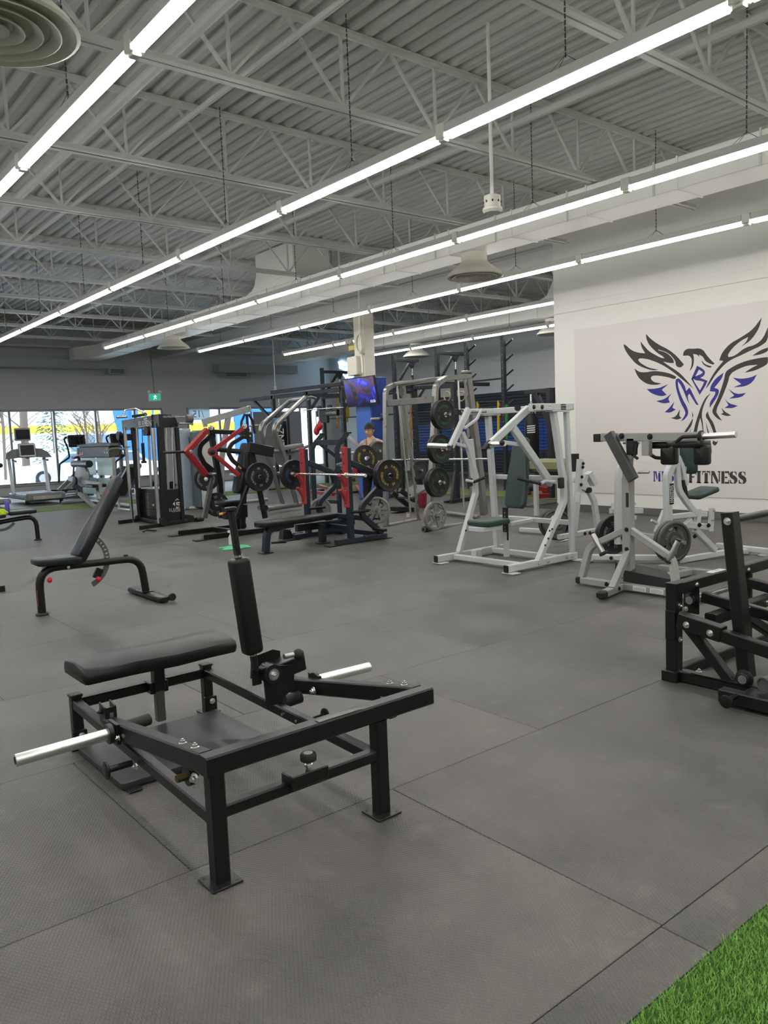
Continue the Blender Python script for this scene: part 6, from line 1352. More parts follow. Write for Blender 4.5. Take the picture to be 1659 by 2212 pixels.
# stencil lettering
def stencil(par, s, y0, z0, h, w, mat, gap=.14):
    """slab stencil capitals, y0 = left edge (towards +Y), built of flat pieces"""
    t = .28; sf = .10
    G = {'F': ([(.04, 0, .42, 1), (.46, .86, 1, 1), (.42, .44, .74, .56), (.88, .68, 1, .86), (0, 0, .44, .09), (0, .91, .30, 1)], .86),
         'I': ([(.13, 0, .55, 1), (.05, 0, .63, .09), (.05, .91, .63, 1)], .68), 'T': ([(.30, 0, .70, .84), (0, .88, .46, 1), (.54, .88, 1, 1), (0, .68, .10, .9), (.90, .68, 1, .9), (.22, 0, .78, .09)], 1.0),
         'E': ([(.04, 0, .42, 1), (.46, .85, 1, 1), (.46, 0, 1, .15), (.46, .44, .76, .56), (.88, .70, 1, .88), (.88, .12, 1, .30)], .92)}
    b = B(); y = y0
    def rect(x0, a, x1, c): 
        q = [(x0, a), (x1, a), (x1, c), (x0, c)]; b.add([V((XM, y-p[0]*w, z0+p[1]*h)) for p in q], [[0, 1, 2, 3]])
    def pg(q): b.add([V((XM, y-p[0]*w, z0+p[1]*h)) for p in q], [list(range(len(q)))])
    for ch in s:
        if ch in G:
            for q in G[ch][0]: rect(*q)
            adv = G[ch][1]
        elif ch == 'M': pg([(.02, 0), (.22, 0), (.22, 1), (.02, 1)]); rect(-.05, 0, .32, .09); rect(-.05, .91, .2, 1); pg([(.22, 1), (.50, 1), (.70, .35), (.58, .08)]); pg([(.72, .38), (.95, 1), (1.0, 1), (.70, .25)]); rect(.82, 0, 1.20, .84); rect(.80, 0, 1.24, .09); rect(.98, .91, 1.24, 1); adv = 1.25
        elif ch == 'N': rect(.04, 0, .2, .80); rect(0, 0, .32, .09); pg([(0, 1), (.42, 1), (.93, .26), (.93, 0), (.74, 0), (.08, .86)]); rect(.97, .16, 1.12, 1); rect(.84, .91, 1.18, 1); adv = 1.16
        elif ch == 'B': rect(.08, 0, .36, 1); rect(0, 0, .4, .09); rect(0, .91, .4, 1); pg([(.42, 1), (.75, .98), (.92, .84), (.92, .66), (.76, .54), (.62, .54), (.64, .8), (.42, .9)]); pg([(.42, 0), (.8, .02), (.98, .16), (.98, .36), (.82, .5), (.64, .5), (.68, .2), (.42, .1)]); adv = 1.02
        elif ch == 'S':
            pg([(.46, 1), (.18, .96), (.0, .80), (.02, .58), (.22, .44), (.54, .32), (.58, .20), (.54, .10), (.50, .09), (.50, 0), (.78, .05), (.97, .22), (.95, .46), (.72, .62), (.42, .72), (.38, .82), (.42, .90), (.46, .90)]); pg([(.54, 1), (.78, .95), (.84, 1), (.86, .68), (.80, .68), (.72, .86), (.54, .92)]); pg([(.42, 0), (.42, .08), (.22, .16), (.14, .34), (.06, .34), (.06, 0), (.14, .05)]); adv = .96
        else: adv = .55
        y -= (adv+gap)*w
    return obj('stencil_word', b, mat, par, smooth=0)
sg_ = root('wall_lettering', 'stencilled gym name in violet and charcoal below the eagle mural', 'sign', (XM, 6.5, .5))
ml = P(1412, 1040, X=XM); fl_ = P(1488, 1043, X=XM); fr_ = P(1614, 1046, X=XM)
zt_m = P(1412, 1018, X=XM).z; hh = zt_m-ml.z
stencil(sg_, 'MBS', ml.y, ml.z, hh*1.0, hh*.62, inkb)
wF = (fl_.y-fr_.y)/(.86+.68+1.0+1.16+.92+.96+.96+7*.10)
stencil(sg_, 'FITNESS', fl_.y, fl_.z, P(1488, 1017, X=XM).z-fl_.z, wF, inkd, .10)
# ================================================================ COLUMN, SCREEN, SLAT WALL
r = root('steel_column', 'cream square column with blue wrap at its foot, carrying the screen', 'column', (11.4, 14.5, 0))
cm = M('cream_column_paint', (.68, .65, .54), .5)
bb = B(); bb.bx(XW-.36, XW-.06, 14.30, 14.68, 2.80, 4.30, .01); bb.bx(XW-.20, XW+.06, 14.38, 14.60, 4.3, 4.44, .0); obj('shaft', bb, cm, r)
bb = B(); bb.bx(11.22, 11.70, 14.20, 14.78, 0, 2.80, .012); bl = obj('blue_wrap', bb, M('royal_blue_laminate', (.012, .045, .24), .35, spec=.5), r)
bb = B(); bb.bx(11.212, 11.22, 14.22, 14.76, .02, 2.79, .0); obj('painted_lit_face', bb, M('lit_side_blue', (.045, .13, .48), .45), bl)  # light on this side of the wrap painted in as a paler blue sheet
for zz in (1.95, .8): pt(bl, 'blue_hook', steel, 'cyl', (11.5, 14.19, zz), (11.5, 14.20, zz), .02, 10)
bb = B(); bb.bx(11.02, 11.20, 14.42, 14.78, 2.86, 3.28, .01); eb = obj('electrical_box', bb, cm, r)
pt(r, 'conduit', ductm, 'tube', [(11.14, 14.36, 2.9), (11.14, 14.38, 3.6), (11.15, 14.40, 4.9)], .022, 8)
b = B()
cc = V((11.06, 14.28, 3.55))
for k in range(6):
    a_ = .17+k*.008; b.tube([cc+V((.01*k-.03, a_*.75*math.cos(t), a_*1.15*math.sin(t))) for t in [2*PI*i/20+.3*k for i in range(20)]], .009, 5, closed=True)
b.tube([cc+V((0, .02, -.18)), cc+V((0, -.12, -.35)), cc+V((.02, -.10, -.5))], .008, 5)
obj('cable_coil', b, M('cream_cable', (.55, .52, .42), .5), None, 'coiled cream cable hanging on the column above the screen', 'cable')
r = root('emergency_light', 'twin-head emergency light with yellow body on the column side', 'emergency light', (11.2, 14.9, 3.5))
pt(r, 'body', M('yellowed_plastic', (.5, .42, .10), .5), 'box', (11.25, 14.80, 3.50), (.16, .22, .14), None, .02)
for y_ in (14.76, 14.88): pt(r, 'lamp_head', M('pale_grey_plastic', (.35, .35, .34), .4), 'lathe', [(.03, 0), (.06, .05), (.062, .09), (.02, .085)], (11.2, y_, 3.62), (-1, 0, .2), 16)
r = root('wall_screen', 'flat screen tilted down on the column, showing a blue swirling picture and a clock', 'screen', (11.1, 14.75, 2.2))
Xt, Xb_ = 11.02, 11.13
q = [P(741, 820, X=Xt), P(806, 810, X=Xt), P(818, 874, X=Xb_), P(750, 881, X=Xb_)]
ya, yb, za, zb2 = (q[0].y+q[3].y)/2, (q[1].y+q[2].y)/2, (q[0].z+q[1].z)/2, (q[2].z+q[3].z)/2
uy = V((Xt-Xb_, 0, za-zb2)).normalized(); ux = V((0, -1, 0)); nn = ux.cross(uy)
b = B(); b.poly([V((Xb_, ya, zb2)), V((Xb_, yb, zb2)), V((Xt, yb, za)), V((Xt, ya, za))], -nn*.05); cs = obj('screen_case', b, plast, r, smooth=0)
scr = bpy.data.materials.new('screen_picture'); scr.use_nodes = True; nt = scr.node_tree; bs_ = nt.nodes['Principled BSDF']; tc = nt.nodes.new('ShaderNodeTexCoord')
n1 = nt.nodes.new('ShaderNodeTexNoise'); n1.inputs['Scale'].default_value = 3.2; n1.inputs['Detail'].default_value = 9; n1.inputs['Distortion'].default_value = .7; nt.links.new(tc.outputs['Object'], n1.inputs['Vector'])
cr = nt.nodes.new('ShaderNodeValToRGB'); e = cr.color_ramp.elements; e[0].position = .36; e[0].color = (.01, .008, .03, 1); e[1].position = .62; e[1].color = (.07, .08, .85, 1)
k = e.new(.46); k.color = (.10, .035, .06, 1); k = e.new(.50); k.color = (.02, .015, .22, 1); k = e.new(.57); k.color = (.03, .03, .50, 1)
nt.links.new(n1.outputs['Fac'], cr.inputs[0]); sx_ = nt.nodes.new('ShaderNodeSeparateXYZ'); nt.links.new(tc.outputs['Object'], sx_.inputs[0]); mr_ = nt.nodes.new('ShaderNodeMapRange'); mr_.inputs[1].default_value = .0; mr_.inputs[2].default_value = .5; mr_.inputs[3].default_value = .10; mr_.inputs[4].default_value = 1.0; nt.links.new(sx_.outputs[2], mr_.inputs[0])
m3 = nt.nodes.new('ShaderNodeMix'); m3.data_type = 'RGBA'; m3.blend_type = 'MULTIPLY'; m3.inputs[0].default_value = 1.0; nt.links.new(cr.outputs[0], m3.inputs[6]); nt.links.new(mr_.outputs[0], m3.inputs[7]); nt.links.new(m3.outputs[2], bs_.inputs['Emission Color']); bs_.inputs['Emission Strength'].default_value = 1.3; bs_.inputs['Base Color'].default_value = (.01, .01, .02, 1); bs_.inputs['Roughness'].default_value = .2
b = B(); k_ = .02; b.add([p+nn*.002 for p in (V((Xb_, ya-k_, zb2))+uy*k_, V((Xb_, yb+k_, zb2))+uy*k_, V((Xt, yb+k_, za))-uy*k_, V((Xt, ya-k_, za))-uy*k_)], [[0, 1, 2, 3]]); sp_ = obj('picture', b, scr, cs, smooth=0)
b = B(); lettering(b, '10:50', V((Xb_, yb+.17, zb2))+uy*.10+nn*.004, ux, uy, .09); obj('clock_digits', b, M('clock_white', (.7, .75, .9), .5, var=0, emit=.8), cs)
pt(r, 'wall_bracket', plast, 'box', (11.14, 14.6, 2.5), (.14, .12, .2), None, .01)
# slat wall: each board a piece
r = root('slat_wall', 'dark and blue horizontal slat boards on the far wall behind the rig', 'wall panelling', (XS, 16, .1))
dk_s, bl_s = M('charcoal_slat', (.025, .032, .045), .45), M('blue_slat', (.02, .07, .33), .4)
z = .12
slat_me = {}
for k in range(26):
    z0 = .12+k*.0985
    if z0 > 2.62: break
    for y0_, y1_ in ((9.3, 15.9), (15.9, 22.0)):
        blue = .80 < z0+.04 < 1.74
        b = B(); b.bx(XS-.035, XS-.001, y0_+.004, y1_-.004, z0, z0+.086, .006); obj('slat', b, bl_s if blue else dk_s, r, label='blue slat board' if blue else None, smooth=0)
b = B(); b.bx(XS-.014, XS-.0005, 9.3, 22.0, .1, 2.69, 0); obj('backing', b, M('slat_backing', (.01, .012, .016), .7), r)
# neon bird sign
ng = M('neon_white_blue', (.55, .80, 1.0), .5, var=0, emit=4.0)
r = root('neon_bird_sign', 'glowing white-blue bird outline sign high on the far wall corner', 'sign', (XS-.1, 25.6, 3.4))
zn = crop(700, 740, .09644)
for pg in ([(320, 440), (400, 420), (440, 480), (360, 520)], [(340, 540), (430, 500), (560, 520), (650, 500)], [(350, 570), (450, 600), (560, 540), (640, 560)], [(400, 660), (480, 640), (560, 700), (640, 640)], [(420, 700), (480, 780), (560, 720), (620, 800)], [(480, 800), (560, 640), (600, 560)], [(540, 810), (640, 700), (655, 560)], [(380, 480), (480, 460), (560, 500)], [(440, 560), (520, 640), (640, 600)], [(600, 800), (650, 760), (650, 640)], [(330, 450), (350, 520), (420, 560)]):
    b = B(); b.tube(zn(*pg, X=XS-.06), .025, 6, .12); obj('neon_tube', b, ng, r)
pt(r, 'backing_board', M('clear_board', (.45, .5, .55), .3), 'box', (XS-.02, 25.65, 3.9), (.02, 1.3, .9), None, .004)
# exit sign
ex = P(334, 858, Y=23.85); r = root('exit_sign', 'green running-man exit sign hanging in front of the window wall', 'exit sign', ex)
gs = M('exit_green', (.01, .35, .25), .4, var=0, emit=.8)
pt(r, 'case', ductm, 'box', ex, (.40, .06, .24), None, .01); pt(r, 'face', gs, 'box', ex+V((0, -.032, 0)), (.34, .004, .18), None, 0)
fw = M('exit_white', (.8, .9, .9), .4, var=0, emit=.9)
b = B(); o = ex+V((0, -.036, 0)); X_, Z_ = NX, NZ
b.lathe([(.014, 0), (.014, .002)], o+V((.012, 0, .055)), (0, -1, 0), 10)
for pgp in ([(-.02, .04), (.02, .04), (.01, -.01), (-.02, -.01)], [(-.02, -.01), (0, -.01), (-.03, -.07), (-.05, -.07)], [(0, -.01), (.015, -.01), (.05, -.05), (.035, -.06)], [(-.02, .04), (-.02, .025), (-.055, .005), (-.06, .015)], [(.02, .04), (.05, .015), (.045, .0), (.015, .022)]): b.poly([o+X_*p[0]*1.1+Z_*p[1]*1.1 for p in pgp], (0, -.002, 0))
rm_ = obj('running_man', b, fw, r, smooth=0)
b = B(); b.tube([ex+V((0, 0, .12)), ex+V((-.03, .02, 1.2)), V((ex.x-.03, ex.y, ZB))], .008, 6); obj('cable', b, M('dark_cable', (.08, .08, .08)), r)
for s_ in (-.18, .18): pt(r, 'lamp_head', ductm, 'ball', ex+V((s_, -.02, .17)), .05)
# mirrored window poster
poster_m = bpy.data.materials.new('backlit_poster_film'); poster_m.use_nodes = True; pn = poster_m.node_tree; pn.nodes.clear(); po_ = pn.nodes.new('ShaderNodeOutputMaterial'); p1_ = pn.nodes.new('ShaderNodeBsdfTranslucent'); p2_ = pn.nodes.new('ShaderNodeBsdfDiffuse'); p1_.inputs[0].default_value = (.80, .88, .92, 1); p2_.inputs[0].default_value = (.8, .85, .88, 1); p3_ = pn.nodes.new('ShaderNodeMixShader'); p3_.inputs[0].default_value = .6
pn.links.new(p2_.outputs[0], p3_.inputs[1]); pn.links.new(p1_.outputs[0], p3_.inputs[2]); pn.links.new(p3_.outputs[0], po_.inputs[0])
pp = P(430, 893, Y=YF-.02); b = B(); a = P(405, 881, Y=YF-.03); c = P(454, 907, Y=YF-.03); b.bx(a.x, c.x, YF-.035, YF-.030, c.z, a.z, 0); po = obj('window_poster', b, poster_m, None, 'white window poster with a mirrored 15, seen from behind on the glass', 'poster')
po2 = B(); lettering(po2, '/15', P(428, 894, Y=YF-.036), (-1, 0, 0), (0, 0, 1), .36); obj('mirrored_print', po2, M('pale_blue_print', (.25, .42, .55), .6), po)
# ================================================================ RIG with masts
rg = M('textured_black_steel', (.022, .024, .028), .42)
rig = root('training_rig', 'large black bolted training rig with tall masts, crossbars and pulley arms', 'training rig', (13, 16, 0))
XR2, XR1 = 14.55, 12.1
masts = []
for i, (x_, y_) in enumerate(((695, 795), (850, 768), (943, 752), (1007, 740), (1086, 727))):
    t = P(x_, y_, X=XR2); masts.append(t)
    q = pt(rig, 'mast', rg, 'bar', [(t.x, t.y, .01), t], .10, .10, NX)
    for k in range(14): pt(q, 'bolt_hole', M('pale_hole', (.30, .31, .32), .6), 'cyl', (t.x-.0505, t.y, t.z-.12-k*.16), (t.x-.0515, t.y, t.z-.12-k*.16), .013, 6)
    if i < 3:
        z_ = t.z-.12; e_ = P((756, 903, 1003)[i], 800, Y=t.y).x
        pt(rig, 'top_arm', rg, 'bar', [(t.x, t.y, z_), (min(e_, t.x+1.1), t.y, z_)], .09, .09, NY); pt(rig, 'arm_brace', rg, 'bar', [(t.x+.05, t.y, z_-.75), (t.x+.60, t.y, z_-.06)], .07, .07, NY)
        pt(rig, 'hook_bracket', rg, 'poly', [(t.x+.55, t.y-.03, z_-.05), (t.x+.80, t.y-.03, z_-.05), (t.x+.70, t.y-.03, z_-.22), (t.x+.65, t.y-.03, z_-.22)], (0, .06, 0))
        pt(rig, 'carabiner', chrome, 'tube', [(t.x+.675, t.y, z_-.20), (t.x+.675, t.y, z_-.42)], .02, 8)
        pt(rig, 'pulley_strap', rubberb, 'tube', [(t.x+.675, t.y, z_-.42), (t.x+.675, t.y, z_-.98)], .035, 8)
    else:
        for k in range(7): z_ = t.z-.18-k*.36; pt(rig, 'bar_peg', rg, 'tube', [(t.x+.02, t.y-.04, z_-.05), (t.x+.10, t.y-.22, z_+.10)], .022, 8)
m = masts
ZR = 2.72
for a, c in ((0, 1), (1, 2), (2, 3), (3, 4)):
    z_ = ZR if a < 3 else P(1040, 822, X=XR2).z
    pt(rig, 'crossbar', rg, 'tube' if a == 3 else 'bar', *(([(XR2, m[a].y, z_), (XR2, m[c].y, z_)], .022, 10) if a == 3 else ([(XR2, m[a].y, z_), (XR2, m[c].y, z_)], .09, .09, NX)))
    pt(rig, 'crossbar', rg, 'tube', [(XR2, m[a].y, 2.05), (XR2, m[c].y, 2.05)], .02, 10)
FY_ = []
for x_, top in ((592, ZR), (668, ZR), (742, ZR), (857, 2.62), (897, 2.62), (982, 2.5)):
    y_ = P(x_, 900, X=XR1 if x_ < 980 else 11.75).y; X_ = XR1 if x_ < 980 else 11.75; FY_.append(y_)
    q = pt(rig, 'front_post', rg, 'bar', [(X_, y_, .01), (X_, y_, top)], .10, .10, NX)
    for k in range(12): pt(q, 'bolt_hole', MATS['pale_hole'], 'cyl', (X_-.0505, y_, .5+k*.15), (X_-.0515, y_, .5+k*.15), .013, 6)
    pt(rig, 'base_foot', rg, 'bar', [(X_-.35, y_, .03), (X_+.35, y_, .03)], .09, .05, NY)
pt(rig, 'base_beam', rg, 'bar', [(11.40, FY_[-1]-.15, .035), (12.6, FY_[-1]+.1, .035)], .09, .07, NZ); pt(rig, 'base_brace', rg, 'bar', [(11.5, FY_[-1]-.1, .06), (11.72, FY_[-1], .62)], .07, .07, NY)
yl = P(520, 863, X=XR1).y
pt(rig, 'front_beam', rg, 'bar', [(XR1, yl, ZR-.04), (XR1, FY_[2], ZR-.04)], .10, .10, NX); pt(rig, 'front_beam', rg, 'bar', [(XR1, FY_[0]+.05, ZR+.10), (XR1, FY_[2], ZR+.10)], .10, .10, NX)
pt(rig, 'beam_brace', rg, 'bar', [(XR1, FY_[0]+1.1, ZR-.08), (XR1, FY_[0], ZR-.75)], .08, .08, NX)
pt(rig, 'front_beam', rg, 'tube', [(XR1, FY_[2], 2.45), (XR1, FY_[3], 2.45)], .025, 10); pt(rig, 'front_beam', rg, 'bar', [(XR1, FY_[3], 2.58), (XR1, FY_[4], 2.58)], .1, .1, NX); pt(rig, 'front_beam', rg, 'bar', [(XR1, FY_[4], 2.52), (11.75, FY_[5], 2.45)], .09, .09, NZ)
for y_ in (FY_[1], FY_[2], FY_[3], FY_[4]):
    pt(rig, 'depth_beam', rg, 'bar', [(XR1, y_, ZR-.10), (XR2, y_, ZR-.10)], .09, .09, NY)
    pt(rig, 'corner_gusset', rg, 'bar', [(XR1, y_, ZR-.55), (XR1+.35, y_, ZR-.14)], .07, .07, NY)
q = pt(rig, 'pulley_housing', plast, 'box', (XR1-.08, (FY_[1]+FY_[2])/2-.2, 2.10), (.10, .95, .16), None, .01); b = B(); lettering(b, 'X\u00b7M FITNESS', (XR1-.135, (FY_[1]+FY_[2])/2-.42, 2.10), (0, -1, 0), (0, 0, 1), .085); obj('brand_letters', b, papr, q)
pt(rig, 'pulley_plate', plast, 'box', (XR1-.10, (FY_[1]+FY_[2])/2-.05, 1.95), (.08, .40, .20), None, .01)
for dy in (-.15, .15): pt(rig, 'pulley_wheel', rubberb, 'lathe', [(.03, -.02), (.09, -.02), (.09, .02), (.03, .02)], (XR1-.10, (FY_[1]+FY_[2])/2-.1+dy*1.6, 2.22), (1, 0, 0), 18)
for x_ in (625, 812, 830, 868): t = P(x_, 990, X=13.4); pt(rig, 'rack_post', rg, 'bar', [(13.0, P(x_, 990, X=13.0).y, .01), (13.0, P(x_, 990, X=13.0).y, 2.2)], .09, .09, NX)
# hanging ropes, rings, bands, bags
def rope(px_, y0, y1, X, mat, rad, lab, cat='rope'):
    wob = 1 if cat == 'rope' else .12
    a, c = P(px_, y0, X=X), P(px_, y1, X=X); b = B(); n = 26; u = (c-a)
    b.tube([a+u*(i/n)+V((.010*math.cos(i*2.1), .014*math.sin(i*2.1), 0))*wob for i in range(n+1)], rad, 6); return obj('climbing_rope' if cat == 'rope' else 'resistance_band', b, mat, None, lab, cat)
rm1 = M('tan_braided_rope', (.34, .20, .08), .9, var=.5, scale=30, bump=1, bscale=90)
rope(729, 832, 925, XR2+.0, rm1, .035, 'tan braided rope hanging at the left of the screen'); rope(888, 815, 1010, XR2, rm1, .035, 'tan braided rope hanging behind the Smith machine guides')
yb_ = M('yellow_band', (.62, .42, .02), .5); gb_ = M('green_band', (.03, .20, .04), .5)
rope(1032, 868, 905, XR2, yb_, .035, 'short yellow band on the back crossbar left of the mast', 'band'); rope(1077, 866, 935, XR2, yb_, .035, 'long yellow band on the back crossbar beside the mast', 'band'); rope(1094, 874, 950, XR2, gb_, .045, 'green band hanging right of the mast', 'band')
pt(rig, 'crossbar', rg, 'tube', [(XR2, P(1020, 869, X=XR2).y, P(1020, 869, X=XR2).z), (XR2, m[4].y, P(1085, 868, X=XR2).z)], .025, 10)
for x_, nm in ((966, 'left'), (997, 'right')):
    c = P(x_, 856, X=XR2); b = B(); b.tube([c+V((0, .12*math.cos(t), .12*math.sin(t))) for t in [2*PI*i/18 for i in range(18)]], .018, 8, closed=True); obj('gym_ring', b, M('pale_wood', (.5, .36, .2), .5), None, 'wooden gymnastic ring hanging on the rig, %s one' % nm, 'gym ring')
def bag(c, rad, h, lab, mat, letters=None, band=None):
    r = root('punching_bag', lab, 'punching bag', c); c = V(c)
    b = B(); b.lathe([(rad*.8, 0), (rad, .06), (rad, h*.72), (rad*.93, h*.86), (rad*.62, h)], c, (0, 0, 1), 24); bd = obj('body', b, mat, r)
    for k in range(4): a_ = k*PI/2+.4; pt(r, 'strap', steel, 'tube', [c+V((rad*.6*math.cos(a_), rad*.6*math.sin(a_), h)), c+V((0, 0, h+.28))], .012, 6)
    if letters:
        b = B(); d = (CAM-c); d.z = 0; d.normalize(); s_ = V((-d.y, d.x, 0)); lettering(b, letters, c+d*(rad+.004)+V((0, 0, h*.42)), NZ, -s_, .26) ; obj('bag_letters', b, papr, bd)
    if band: b = B(); b.cyl(c+V((0, 0, h*band)), c+V((0, 0, h*band+.10)), rad+.004, 24); obj('coloured_band', b, M('cyan_band', (.10, .30, .45), .5), bd)
    return r
c = P(606, 1000, X=XR1-.05); bag((XR1, c.y, 1.02), .19, 1.2, 'black punching bag with white letters hanging at the left of the rig', vinyl, 'ENZ', .8)
pt(bpy.data.objects['punching_bag'], 'chain', chrome, 'tube', [(XR1, c.y, 2.5), (XR1, c.y, ZR-.1)], .015, 6)
c = P(1150, 1010, X=13.3); tb_ = P(1150, 893, X=13.3).z; bg2 = bag((13.3, c.y, .80), .155, tb_-.80, 'black punching bag with white stripes on a steel bracket before the slat wall', vinyl)
ct = P(1143, 845, X=13.3); pt(bg2, 'chain', chrome, 'tube', [(13.3, c.y, tb_+.2), (13.3, c.y, ct.z)], .02, 6)
for k in range(4): b = B(); d = (CAM-V((13.3, c.y, 0))); d.z = 0; d.normalize(); s_ = V((-d.y, d.x, 0)); o = V((13.3, c.y, 1.40+k*.045))+d*.165; b.add([o-s_*.10+V((0, 0, -.005)), o+s_*.07+V((0, 0, .0)), o+s_*.08+V((0, 0, .026)), o-s_*.09+V((0, 0, .020))], [[0, 1, 2, 3]]); obj('white_stripe', b, papr, bg2, smooth=0)
k1 = P(1187, 838, X=13.3); br = root('bag_bracket', 'black steel post and arm carrying the striped punching bag', 'bracket', (13.3, k1.y, 0)); yq = k1.y
pt(br, 'post', rg, 'bar', [(13.3, yq, .01), (13.3, yq, k1.z)], .11, .11, NX); pt(br, 'arm', rg, 'bar', [(13.3, yq+.05, k1.z-.05), (13.3, c.y+.15, k1.z-.05)], .09, .09, NX); pt(br, 'brace', rg, 'bar', [(13.3, yq, k1.z-.75), (13.3, (yq+c.y)/2+.1, k1.z-.1)], .10, .10, NX)
for x_, y_, nm in ((684, 932, 'left'), (690, 922, 'right')):
    c = P(x_, y_, X=11.2); r = root('speed_bag', 'small red and black speed bag on chains, %s of two' % nm, 'speed bag', c)
    b = B(); b.lathe([(.015, .0), (.055, .035), (.08, .09), (.075, .14), (.035, .22), (.015, .25)], c-V((0, 0, .10)), (0, 0, 1), 16); obj('ball', b, M('red_leather', (.42, .02, .03), .35), r); pt(r, 'chain', steel, 'tube', [c+V((0, 0, .15)), V((c.x, c.y, P(x_, 886, X=11.2).z))], .012, 6)
pt(rig, 'thin_rail', steel, 'tube', [P(655, 886, X=11.2), P(742, 880, X=11.6)], .012, 8)
for k, (x0_, x1_, y0_, y1_, lab) in enumerate(((736, 752, 878, 912, 'yellow T-shirt hanging on the slat wall left of the blue column wrap'),)):
    a, c = P(x0_, y0_, X=17.5), P(x1_, y1_, X=17.5); b = B(); w_ = (a.y-c.y); zz0, zz1 = c.z, a.z
    b.poly([(17.5, a.y-w_*.15, zz0), (17.5, c.y+w_*.15, zz0), (17.5, c.y+w_*.12, zz1-.35), (17.5, c.y-w_*.1, zz1-.42), (17.5, c.y-w_*.05, zz1-.08), (17.5, c.y+w_*.35, zz1), (17.5, a.y-w_*.35, zz1), (17.5, a.y+w_*.05, zz1-.08), (17.5, a.y+w_*.1, zz1-.42), (17.5, a.y-w_*.12, zz1-.35)], (.05, 0, 0)); ts = obj('t_shirt', b, M('yellow_cotton', (.60, .48, .03), .9, var=.2), None, lab, 't-shirt', smooth=0)
    pt(ts, 'hanger_rod', steel, 'tube', [(17.52, a.y, zz1+.02), (XS-.04, a.y, zz1+.02)], .012, 6); b = B(); b.tube([(17.52, a.y+.1, zz1+.02), (17.52, c.y-.1, zz1+.02)], .012, 6); obj('hanger', b, steel, ts)
# low olive bench with red frame seen under the chest machine arm
r = root('olive_bench', 'olive padded bench on a white frame behind the chest machine', 'bench', (10.6, 9.2, 0))
a, c = P(1140, 1012, X=10.2), P(1206, 1008, X=10.2); b = B(); b.bx(10.2, 10.6, min(a.y, c.y), max(a.y, c.y), .78, .98, .05); obj('pad', b, M('olive_vinyl', (.22, .23, .12), .5), r)
pt(r, 'frame_beam', white, 'bar', [(10.35, c.y-.05, .66), (10.35, a.y+.05, .66)], .06, .08, NX); pt(r, 'pad_support', plast, 'box', (10.38, (a.y+c.y)/2, .74), (.2, .5, .08), None, .01)
for yy in (c.y, a.y): pt(r, 'leg', white if yy == a.y else satin, 'bar', [(10.4, yy, .02), (10.4, yy, .66)], .07, .07, NX)
r = root('red_leg_frame', 'low red painted machine frame on the turf behind the green pad', 'gym machine', (12.6, 10.4, 0))
for p0, p1 in (((1135, 1060), (1165, 1052)), ((1150, 1052), (1185, 1058)), ((1160, 1072), (1185, 1070))): pt(r, 'red_rail', red, 'bar', [P(*p0, z=.16), P(*p1, z=.16)], .09, .09, NZ)
pt(r, 'foot_roller', rubberb, 'tube', [P(1140, 1056, z=.25), P(1160, 1054, z=.25)], .06, 12)
for p_ in ((1140, 1060), (1178, 1056)): q = P(*p_, z=.10); pt(r, 'foot', red, 'box', (q.x, q.y, .08), (.12, .12, .14), None, .01)
r = root('red_leg_frame', 'low red machine base behind the bench press, seen under the barbell', 'gym machine', (10, 14, 0))
for p0, p1 in (((655, 1060), (720, 1068)), ((770, 1050), (800, 1086)), ((690, 1050), (720, 1058))): pt(r, 'red_rail', red, 'bar', [P(*p0, z=.12), P(*p1, z=.12)], .08, .08, NZ)
# ================================================================ small things on the floor
c = P(508, 1184, z=0)
b = B(); n = 22; rr = random.Random(4); R_ = []
for k, (rad, h) in enumerate(((.20, .0), (.205, .012), (.14, .025), (.06, .04), (.01, .045))): R_.append([V((c.x, c.y, 0))+V((rad*math.cos(2*PI*i/n)*(1+.25*math.sin(i*1.7)), rad*.9*math.sin(2*PI*i/n)*(1+.2*math.cos(i*2.3)), h+(rr.uniform(-.006, .006) if k else 0))) for i in range(n)])
b.rings(R_); obj('cleaning_cloth', b, M('mint_green_cloth', (.10, .45, .22), .9, var=.2, scale=30), None, 'crumpled mint green cloth on the floor behind the upright pad arm', 'cloth')
r = root('spray_bottle', 'small clear spray bottle standing on the green cloth', 'bottle', (c.x-.03, c.y+.05, .045)); o = V((c.x-.03, c.y+.05, .045))
b = B(); b.lathe([(.032, 0), (.034, .01), (.034, .11), (.014, .15), (.014, .17)], o, (0, 0, 1), 14); obj('bottle', b, M('milky_plastic', (.6, .62, .6), .3), r); pt(r, 'trigger_head', papr, 'box', o+V((-.01, 0, .19)), (.07, .025, .035), None, .006)
def attachment(p_, lab, s=1.0):
    c = P(*p_, z=0); r = root('cable_attachment', lab, 'cable attachment', c); c = V((c.x, c.y, 0))
    b = B(); b.poly([c+V((-.14*s, 0, .0)), c+V((.02*s, 0, .0)), c+V((-.03*s, 0, .10*s)), c+V((-.12*s, .0, .12*s))], (0, .10*s, 0)); obj('grip_plate', b, rubberb, r, smooth=0)
    pt(r, 'grip_tube', rubberb, 'tube', [c+V((0, -.03*s, .04)), c+V((.14*s, .03*s, .04))], .036*s, 10); pt(r, 'ring', steel, 'tube', [c+V((-.05*s, .05, .12*s)), c+V((.03*s, .06, .05))], .008, 6)
attachment((422, 1127), 'black cable handle lying on the floor between cable tower and red press', 1.2)
attachment((633, 1163), 'black cable handle lying on the floor beside the flat bench', 1.25)
c = P(602, 1171, z=.015); b = B(); b.box(c, (.22, .05, .025), Matrix.Rotation(-.5, 3, 'Z'), .006); b.box(c+V((.03, 0, .01)), (.05, .09, .02), None, .004); obj('wrist_strap', b, rubberb, None, 'small black strap lying on the floor beside the flat bench', 'strap')
